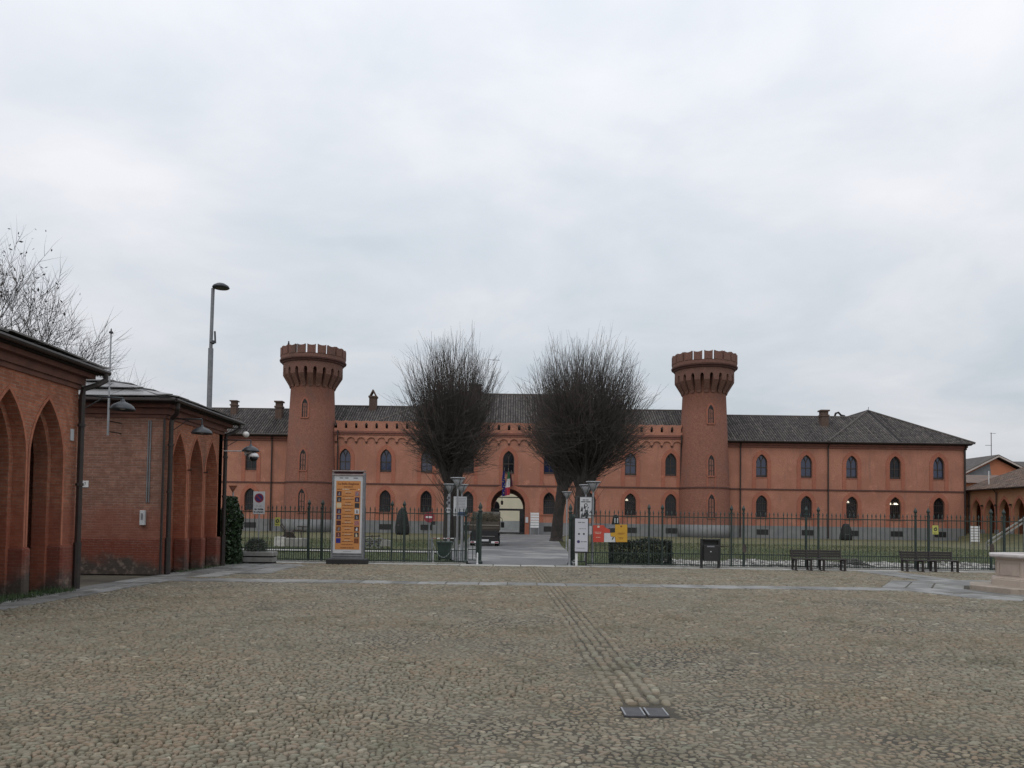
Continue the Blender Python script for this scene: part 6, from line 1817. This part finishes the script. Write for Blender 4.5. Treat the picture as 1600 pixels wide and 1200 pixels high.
for k in range(6):
    m_ = MB(); m_.tube([(0.04+(Lb-0.08)*k/6,0,zz),(0.04+(Lb-0.08)*(k+1)/6,0,zz)],0.022,6); m_.build('bar_section', MT['white'] if k % 2 else MT['pinkprint'], bt)
m_ = MB(); m_.tube([(Lb*f, -0.03, zz-0.02-0.72*(1-(2*f-1)**2)**0.8 if 0 < f < 1 else zz-0.02) for f in [i/12 for i in range(13)]], 0.016, 5); m_.build('chain', MT['grey_metal'], bt)

# ================================================================== STONE WELL
wl2 = thing('stone_well', 'octagonal pinkish stone well on a step at the right edge of the square', 'well', (WELL[0], WELL[1], 0), rz=R(14))
def octa(prof, name, mat):
    m_ = MB(); m_.lathe([(r/math.cos(R(22.5)), z) for r, z in prof], 8, a0=R(22.5), a1=R(22.5)+2*math.pi, capt=False); return m_.build(name, mat, wl2)
octa([(1.50,-0.02),(1.50,0.125),(1.48,0.145),(0.5,0.147)], 'step', MT['step_stone'])
octa([(1.00,0.146),(1.00,0.30),(0.985,0.315),(0.985,0.335),(0.94,0.355),(0.90,0.37)], 'base', MT['marble'])
octa([(0.90,0.365),(0.895,0.80),(0.905,0.81),(0.93,0.83),(0.945,0.86)], 'body', MT['marble'])
octa([(0.94,0.858),(1.03,0.875),(1.05,0.90),(1.05,0.945),(1.03,0.965),(0.70,0.985),(0.68,0.97),(0.66,0.2)], 'rim', MT['marble_top'])
octa([(0.01,0.5),(0.665,0.5)], 'water', MT['black'])
for k in range(8):
    q = R(45*k); m_ = MB()
    def fn(a, b, d, q=q): x = 0.897+d; return (x*math.cos(q)-a*math.sin(q), x*math.sin(q)+a*math.cos(q), b)
    o_ = [(-0.31,0.42),(0.31,0.42),(0.31,0.76),(-0.31,0.76)]; i_ = [(-0.28,0.45),(0.28,0.45),(0.28,0.73),(-0.28,0.73)]
    vs = [fn(a,b,0.002) for a,b in o_]+[fn(a,b,0.016) for a,b in o_]+[fn(a,b,0.016) for a,b in i_]+[fn(a,b,0.0) for a,b in i_]
    fs = [(r*4+i, r*4+(i+1) % 4, (r+1)*4+(i+1) % 4, (r+1)*4+i) for r in range(3) for i in range(4)]
    m_.add(vs, fs); m_.build('panel_moulding', MT['marble'], wl2)
# drain cover -------------------------------------------------------------------
gx0, gx1 = WX(972, 1106, 6.70), WX(1041, 1106, 6.70)
dc = thing('drain_cover', 'pair of dark metal drain covers set in the cobbles', 'drain cover', ((gx0+gx1)/2, 6.70, 0.017)); w = (gx1-gx0)/2
for s in (-1, 1):
    xa, xb = sorted((s*0.008, s*w))
    m_ = MB(); m_.cbox(xa, xb, -0.15, 0.13, -0.04, 0.0, 0.006); c_ = m_.build('cover', gmat('worn steel plate', (0.055,0.054,0.060), (0.085,0.083,0.088), 9, 0.45, 0.2, 80, metal=0.6), dc)
    for xx in ((xa, xa+0.02), (xb-0.02, xb)):
        m_ = MB(); m_.box(xx[0]+0.003, xx[1]-0.003, -0.14, 0.12, 0.0015, 0.004); m_.build('edge_strip', MT['grey_metal'], c_)

# ================================================================== TRUCK ON THE DRIVEWAY
TY = 48.0; a, b = W(733.5, 853, TY), W(781, 815, TY)
tr = thing('flatbed_truck', 'dark flatbed truck loaded with brushwood, seen from behind on the driveway', 'truck', ((a.x+b.x)/2, TY, 0.02)); w = (b.x-a.x)/2
zf = 0.98
m_ = MB(); m_.box(-w, w, 0.0, 3.3, zf, zf+0.07); m_.build('bed', MT['truck_wood'], tr)
for k in range(3):
    m_ = MB(); m_.cbox(-w, w, -0.03, -0.002, zf+0.08+k*0.16, zf+0.225+k*0.16, 0.006); m_.build('tailgate_board', MT['truck_wood'], tr)
m_ = MB(); m_.box(-w, w, -0.05, -0.032, zf+0.30, zf+0.345); m_.build('tailgate_rail', gmat('pale worn rail', (0.26,0.23,0.19), None, 5, 0.6), tr)
for s in (-1, 1):
    m_ = MB(); xs = sorted((s*w, s*(w-0.03)))
    m_.box(xs[0], xs[1], 0.0, 3.3, zf+0.08, zf+0.55); m_.build('side_board', MT['truck_wood'], tr)
    m_ = MB(); m_.box(s*w-0.025, s*w+0.025, -0.06, 0.0, zf, zf+1.15); m_.build('stake', MT['rust'], tr)
    m_ = MB(); m_.tube([(s*(w-0.30),0.55,0.42),(s*(w-0.02),0.55,0.42)],0.42,18); wh = m_.build('wheel', MT['rubber'], tr)
    m_ = MB(); m_.tube([(s*(w-0.02),0.55,0.42),(s*(w-0.005),0.55,0.42)],0.22,14); m_.build('rim', MT['grey_pole'], wh)
    m_ = MB(); m_.tube([(s*(w-0.27),3.95,0.40),(s*(w-0.04),3.95,0.40)],0.40,18); m_.build('wheel', MT['rubber'], tr)
    m_ = MB(); m_.cbox(*(sorted((s*(w-0.52), s*(w-0.06)))), -0.09, -0.03, 0.18, 0.30, 0.01); lt = m_.build('tail_lamp', MT['white'], tr)
    m_ = MB(); m_.box(*(sorted((s*(w-0.30), s*(w-0.08)))), -0.095, -0.091, 0.20, 0.28); m_.build('tail_lens', MT['sign_red'], lt)
    m_ = MB(); m_.tube([(s*(w-0.1),4.1,1.9),(s*(w+0.10),4.0,1.7),(s*(w+0.10),4.0,1.3)],0.02,5); m_.cbox(*(sorted((s*(w+0.02), s*(w+0.24)))), 3.96, 4.06, 1.12, 1.5, 0.03); m_.build('mirror', MT['truck_dark'], tr)
m_ = MB(); m_.box(-w+0.12, w-0.12, -0.05, 4.6, 0.62, zf-0.002); m_.box(-w+0.05, w-0.05, -0.06, 0.06, 0.16, 0.6); m_.build('chassis', MT['truck_dark'], tr)
m_ = MB(); m_.box(-0.26, 0.26, -0.075, -0.062, 0.30, 0.42); m_.build('number_plate', MT['offwhite'], tr)
m_ = MB(); m_.prism([(3.45,0.6),(5.1,0.6),(5.1,1.25),(4.85,2.05),(3.45,2.1)], lambda a,b,d: (d,a,b), -w+0.12, w-0.12); cab = m_.build('cab', MT['truck_cab'], tr)
m_ = MB(); m_.box(-w+0.25, w-0.25, 3.435, 3.448, 1.45, 1.95); m_.build('rear_window', MT['glass'], cab)
m_ = MB(); m_.box(-w+0.05, w-0.05, 3.3, 3.36, zf, zf+1.2); m_.build('headboard', gmat('grey headboard', (0.19,0.18,0.16), None, 4, 0.7), tr)
m_ = MB()
for k in range(2200):
    x, y = rng.uniform(-w*0.93, w*0.93), rng.uniform(0.05, 3.1); hz = zf+0.10+rng.random()**0.7*(0.86+0.2*math.sin(x*3+1)*math.cos(y*2))
    d = Vector((rng.gauss(0,1), rng.gauss(0,0.6), rng.gauss(0,0.35))).normalized()*rng.uniform(0.2, 0.5)
    m_.tint = rng.random(); p = Vector((x, y, hz)); q0, q1 = p-d*0.5, p+d*0.5
    for q in (q0, q1): q.x = max(-w*0.96, min(w*0.96, q.x)); q.z = max(zf+0.08, q.z); q.y = max(0.02, q.y)
    m_.tube([q0, p+Vector((0,0,rng.gauss(0,.03))), q1], [0.012,0.010,0.004], 3, cap=False)
bl = m_.build('brushwood', MT['brush'], None, kind='stuff'); bl.location = tr.location
tag(bl, 'heap of cut brushwood lying on the truck bed', 'brushwood')
m_ = MB(); m_.lathe([(0.02,0),(0.3,0.05),(0.36,0.2),(0.28,0.4),(0.03,0.5)],12,(0.42,0.5,zf+0.09)); sk = m_.build('sack', MT['truck_dark'], None, smooth=True); sk.location = tr.location; tag(sk, 'dark sack on the right of the truck load', 'sack')

# ================================================================== OLD MACHINES ON THE LAWN
Y = 44.0; a, b = W(431, 853, Y), W(478, 838, Y)
sb = thing('stone_block', 'low white stone block on the lawn carrying an old plough', 'stone block', ((a.x+b.x)/2, Y, 0)); w = (b.x-a.x)/2
m_ = MB(); m_.cbox(-w, -w+0.62, -0.35, 0.35, -0.02, 0.52, 0.02); m_.build('block', MT['white_stone'], sb)
m_ = MB(); m_.cbox(-w+0.63, w, -0.33, 0.33, -0.02, 0.46, 0.03); m_.build('block', MT['concrete'], sb)
pg = thing('old_plough', 'old dark iron plough standing on the white stone block', 'plough', (sb.location.x, Y, 0.5))
m_ = MB(); m_.tube([(-0.55,0,0.0),(-0.25,0,0.18),(0.2,0,0.42),(0.85,0,0.38)],0.055,7); m_.build('beam', MT['rust'], pg)
for yy in (-0.2, 0.2):
    m_ = MB(); m_.tube([(-0.15,yy*0.3,0.15),(-0.45,yy,0.55),(-0.62,yy*1.2,0.78)],0.035,6); m_.build('handle', MT['rust'], pg)
m_ = MB(); m_.add([(-0.4,-0.06,-0.02),(0.3,-0.1,-0.02),(0.15,-0.25,0.3),(-0.35,-0.2,0.34),(-0.4,-0.02,0.0),(0.3,-0.05,0.0),(0.15,-0.2,0.32),(-0.35,-0.15,0.36)],[(0,1,2,3),(4,5,6,7),(0,1,5,4),(1,2,6,5),(2,3,7,6),(3,0,4,7)]); m_.build('mouldboard', MT['rust'], pg)
m_ = MB(); m_.tube([(0.55,0.0,0.4),(0.6,0,0.0)],0.04,6); m_.tube([(0.35,0,0.62),(0.95,0,0.62)],0.04,6); m_.tube([(0.65,0,0.36),(0.65,0,0.66)],0.035,6); m_.build('clevis', MT['rust'], pg)
Y = 43.0; a, b = W(567, 855, Y), W(612, 836, Y)
fm = thing('farm_machine', 'old grey iron farm machine on the lawn right of the poster totem', 'farm machine', ((a.x+b.x)/2, Y, 0)); w = (b.x-a.x)/2
m_ = MB()
for z in (0.35, 0.62): m_.tube([(-w,0,z),(w*0.2,0.1,z+0.05)],0.035,5)
for x in (-w, -w*0.5, 0.0): m_.tube([(x,0,0.0),(x+0.1,0.05,0.72)],0.03,5)
m_.tube([(-w,0.1,0.05),(w*0.6,0.0,0.5)],0.03,5); m_.build('frame', MT['rust'], fm)
for x in (-w*0.55, 0.15):
    m_ = MB(); R0 = 0.28
    m_.tube([(x+R0*math.cos(q*0.5236),-0.15,R0+R0*math.sin(q*0.5236)) for q in range(13)],0.025,5)
    for k in range(4): m_.tube([(x+R0*math.cos(k*0.785),-0.15,R0+R0*math.sin(k*0.785)),(x-R0*math.cos(k*0.785),-0.15,R0-R0*math.sin(k*0.785))],0.014,4)
    m_.build('wheel', MT['grey_pole'], fm)
m_ = MB(); m_.prism([(0.2,0.1),(w,0.12),(w*0.95,0.42),(0.3,0.48)], fy, -0.3, 0.3); m_.build('hopper', MT['concrete'], fm)
m_ = MB(); p = W(1125, 853, 52); 
for k in range(3): m_.tube([(p.x-0.8+k*0.25, 52+0.1*k, 0.04),(p.x+0.3+k*0.3,52.2+0.1*k,0.12)],0.035,5)
tag(m_.build('dry_branches', MT['brush']), 'few pale fallen branches on the lawn right of the hedge', 'branches')
# small round-topped plates fixed on the fence posts
for px, lab in ((1163, 'small dark oval plate on the fence post right of the litter bin'), (1550, 'small dark oval plate on the fence post left of the well')):
    p = W(px, 857, FENCE_Y-0.08); m_ = MB(); m_.prism([(0.075*math.cos(6.2832*i/18), 0.17*math.sin(6.2832*i/18)) for i in range(18)], fy, -0.02, 0.02)
    o = m_.build('post_plate', MT['rust']); o.location = (p.x, FENCE_Y-0.085, p.z); tag(o, lab, 'plate', 'oval plates on fence posts')

# ================================================================== POLLARDED TREES
def pollard(px_trunk, ybase, Y, px_c, y_c, rx_px, ry_px, nshoot, label, seed, lean=0.0, trunk_r=0.5, fork_y=None, droop=0.25, sprouts=0):
    rg = random.Random(seed)
    base = W(px_trunk, ybase, Y); cc = W(px_c, y_c, Y); S = Y/F_PX
    rx, rz = rx_px*S, ry_px*S
    t = thing('pollarded_tree', label, 'tree', (base.x, Y, 0), group='bare pollarded trees beside the driveway')
    c = Vector((cc.x-base.x, 0, cc.z))
    zf = fork_y if fork_y else c.z-rz*0.95
    tk = MB()
    f0 = Vector((c.x*0.45+lean, 0, zf))
    tk.tube([(0,0,-0.1),(0.02,0,0.25),(f0.x*0.3,0,zf*0.45),f0], [trunk_r*1.35, trunk_r*1.08, trunk_r*0.92, trunk_r*0.95], 14)
    limbs = []
    for k in range(9):
        q = 6.283*k/9+rg.uniform(-.3,.3)
        rr = rx*rg.uniform(0.25, 0.55)
        end = Vector((c.x+rr*math.cos(q), rr*math.sin(q)*0.9, c.z-rz*rg.uniform(0.0, 0.42)))
        midp = f0.lerp(end, 0.5)+Vector((rg.gauss(0,.25), rg.gauss(0,.25), -0.2))
        tk.tube([f0-Vector((0,0,0.5)), midp, end], [trunk_r*0.62, trunk_r*0.42, trunk_r*0.22], 8)
        limbs.append((f0, midp, end))
        for kn in range(3):      # swollen pollard heads
            hp = midp.lerp(end, 0.35+0.32*kn)+Vector((rg.gauss(0,.12), rg.gauss(0,.12), rg.gauss(0,.1))); hr = trunk_r*rg.uniform(0.32, 0.55)
            tk.lathe([(0.02,-hr),(hr*0.8,-hr*0.55),(hr*rg.uniform(.9,1.2),0.0),(hr*0.75,hr*0.6),(0.02,hr*0.9)], 7, hp)
    tk.build('trunk', MT['bark'], t)
    cr = MB(); cr.smooth = False
    def onlimb():
        a, m, e = rg.choice(limbs); f = rg.random()**0.75
        return a.lerp(m, f*2) if f < 0.5 else m.lerp(e, (f-0.5)*2)
    for k in range(nshoot):
        s = onlimb()
        # target on the crown outline
        u = -0.62+1.62*rg.random()**1.25; q = rg.uniform(0, 6.283); ring = max(0, 1-abs(u)**2.3)**(1/2.3)
        d = Vector((ring*math.cos(q), ring*math.sin(q), u))
        reach = (1.0 if rg.random() < 0.45 else rg.uniform(0.5, 1.0))*rg.uniform(0.78, 1.07)*(1+0.07*math.sin(3*q+seed)*ring+0.07*math.sin(5*u+2*q+seed*1.7)+0.05*math.sin(9*u-4*q+seed))
        e = c + Vector((d.x*rx, d.y*rx, d.z*rz))*reach
        L = (e-s).length
        if L < 0.8: continue
        out = Vector((e.x-c.x, e.y-c.y, 0))
        mid = s.lerp(e, 0.45) + Vector((rg.gauss(0,.10)*L*0.3, rg.gauss(0,.10)*L*0.3, -0.07*L)) + out*0.05
        tip = e + Vector((0,0,0.05*L)) if u > 0 else e + Vector((0,0,-droop*rg.random()*0.5))
        r0 = rg.uniform(0.016, 0.036)*(Y/60)
        cr.tint = rg.random()
        m2 = mid.lerp(tip, 0.55)+Vector((rg.gauss(0,.04)*L*0.3, rg.gauss(0,.04)*L*0.3, -0.02*L))
        cr.tube([s, mid, m2, tip], [r0, r0*0.72, r0*0.5, r0*0.22], 3, cap=False)
        for j in range(1 if rg.random() < 0.45 else 2):
            f = rg.uniform(0.1, 0.95)
            p = mid.lerp(m2, f) if rg.random() < 0.5 else m2.lerp(tip, f*0.8)
            dd = (tip-mid).normalized()*rg.uniform(0.35, 1.0) + Vector((rg.gauss(0,.38), rg.gauss(0,.38), rg.gauss(0.05,.25)))
            cr.tube([p, p+dd*0.55+Vector((0,0,0.03)), p+dd*1.05+Vector((0,0,0.12))], [r0*0.42, r0*0.32, r0*0.16], 3, cap=False)
    for k in range(sprouts):     # sprouts from the trunk
        z = rg.uniform(zf*0.45, zf*1.15); q = rg.uniform(0, 6.283)
        s = Vector((f0.x*z/zf, 0, z)); d = Vector((math.cos(q)*rg.uniform(0.25,0.8), math.sin(q)*0.6, rg.uniform(0.4,1.1)))*rg.uniform(1.0, 3.0)
        cr.tint = rg.random()
        cr.tube([s, s+d*0.5+Vector((0,0,-0.05)), s+d+Vector((0,0,0.25))], [0.035,0.022,0.008], 3, cap=False)
    cr.build('crown', MT['twig'], t)
    return t
pollard(716, 852, 64, 712, 652, 66, 128, 1000, 'bare pollarded tree behind the left lamps, further back of the left pair', 21, trunk_r=0.45, fork_y=5.2)
pollard(700, 858, 52, 703, 640, 82, 114, 1600, 'bare pollarded tree left of the driveway with shoots sprouting low on its trunk', 22, trunk_r=0.36, fork_y=4.4, sprouts=90)
pollard(869, 847, 62, 892, 640, 78, 104, 1250, 'bare pollarded tree beside the driveway with its trunk clear to the ground', 23, trunk_r=0.46, fork_y=4.6, sprouts=30)
pollard(903, 858, 50, 922, 642, 101, 112, 2300, 'widest bare pollarded tree, its trunk behind the black and white poster', 24, trunk_r=0.50, fork_y=3.9, sprouts=30)

# ================================================================== BARE TREES BEHIND THE PAVILIONS
def bare_tree(x, y, H, label, seed, spread=0.5, leaves=0, r0=0.14, levels=5):
    rg = random.Random(seed)
    t = thing('bare_tree', label, 'tree', (x, y, 0), group='bare trees behind the pavilions')
    tk = MB(); cr = MB(); tips = []
    def grow(p, d, L, r, lv, mb):
        segs = 4; pts = [p]; dd = d.copy()
        for i in range(segs):
            dd = (dd + Vector((rg.gauss(0,.09), rg.gauss(0,.09), rg.gauss(0.04,.06)))).normalized()
            pts.append(pts[-1]+dd*L/segs)
        r = max(r, 0.007); rad = [r*(1-0.5*i/segs) for i in range(segs+1)] if lv > 0 else [r*(1-0.85*i/segs) for i in range(segs+1)]
        cr.tint = rg.random()
        mb.tube(pts, rad, 8 if lv == levels else (5 if lv > 1 else 3), cap=False)
        if lv == 0: tips.append(pts[-1]); tips.append(pts[2]); return
        n = 5 if lv == levels else rg.choice((3,4,5,5))
        for k in range(n):
            f = rg.uniform(0.35, 1.0) if lv < levels else rg.uniform(0.6, 1.0)
            i = min(segs-1, int(f*segs)); q = pts[i].lerp(pts[i+1], f*segs-i)
            ax = dd.orthogonal(); ax.rotate(Matrix.Rotation(rg.uniform(0, 6.283), 3, dd))
            nd = (dd*math.cos(spread) + ax*math.sin(spread)*rg.uniform(0.7, 1.3) + Vector((0,0,0.12))).normalized()
            grow(q, nd, L*rg.uniform(0.55, 0.80), r*0.48, lv-1, cr)
        grow(pts[-1], dd, L*0.72, r*0.5, lv-1, cr)
    grow(Vector((0,0,0)), Vector((0.02,0,1)), H*0.36, r0, levels, tk)
    tk.build('trunk', MT['bark'], t); cr.build('crown', MT['twig_far'], t)
    if leaves:
        lf = MB(); pts = []
        for k in range(leaves):
            q = rg.choice(tips); pts.append(q+Vector((rg.gauss(0,.08), rg.gauss(0,.08), rg.gauss(-0.08,.08))))
        leaf_cloud(lf, pts, 0.075, rg, 0.55); lf.build('leaves', MT['leaf_dead'], t)
    return t
bare_tree(-19.2, 27.5, 11.2, 'bare branching tree rising behind the near pavilion roof', 41, 0.55)
bare_tree(-25.2, 29.0, 14.6, 'tree with a few dark dry leaves at the left edge above the near roof', 42, 0.5, leaves=2600)
bare_tree(-17.4, 33.0, 9.0, 'small bare tree whose twigs show beside the thin mast', 43, 0.45, levels=4, r0=0.10)
bare_tree(-21.5, 36.0, 11.0, 'slender bare tree showing between the near roof and the mast', 44, 0.45, levels=4, r0=0.10)

# ------------------------------------------------------------------ render settings
scene.render.engine = 'CYCLES'
scene.render.resolution_x = 1024; scene.render.resolution_y = 768
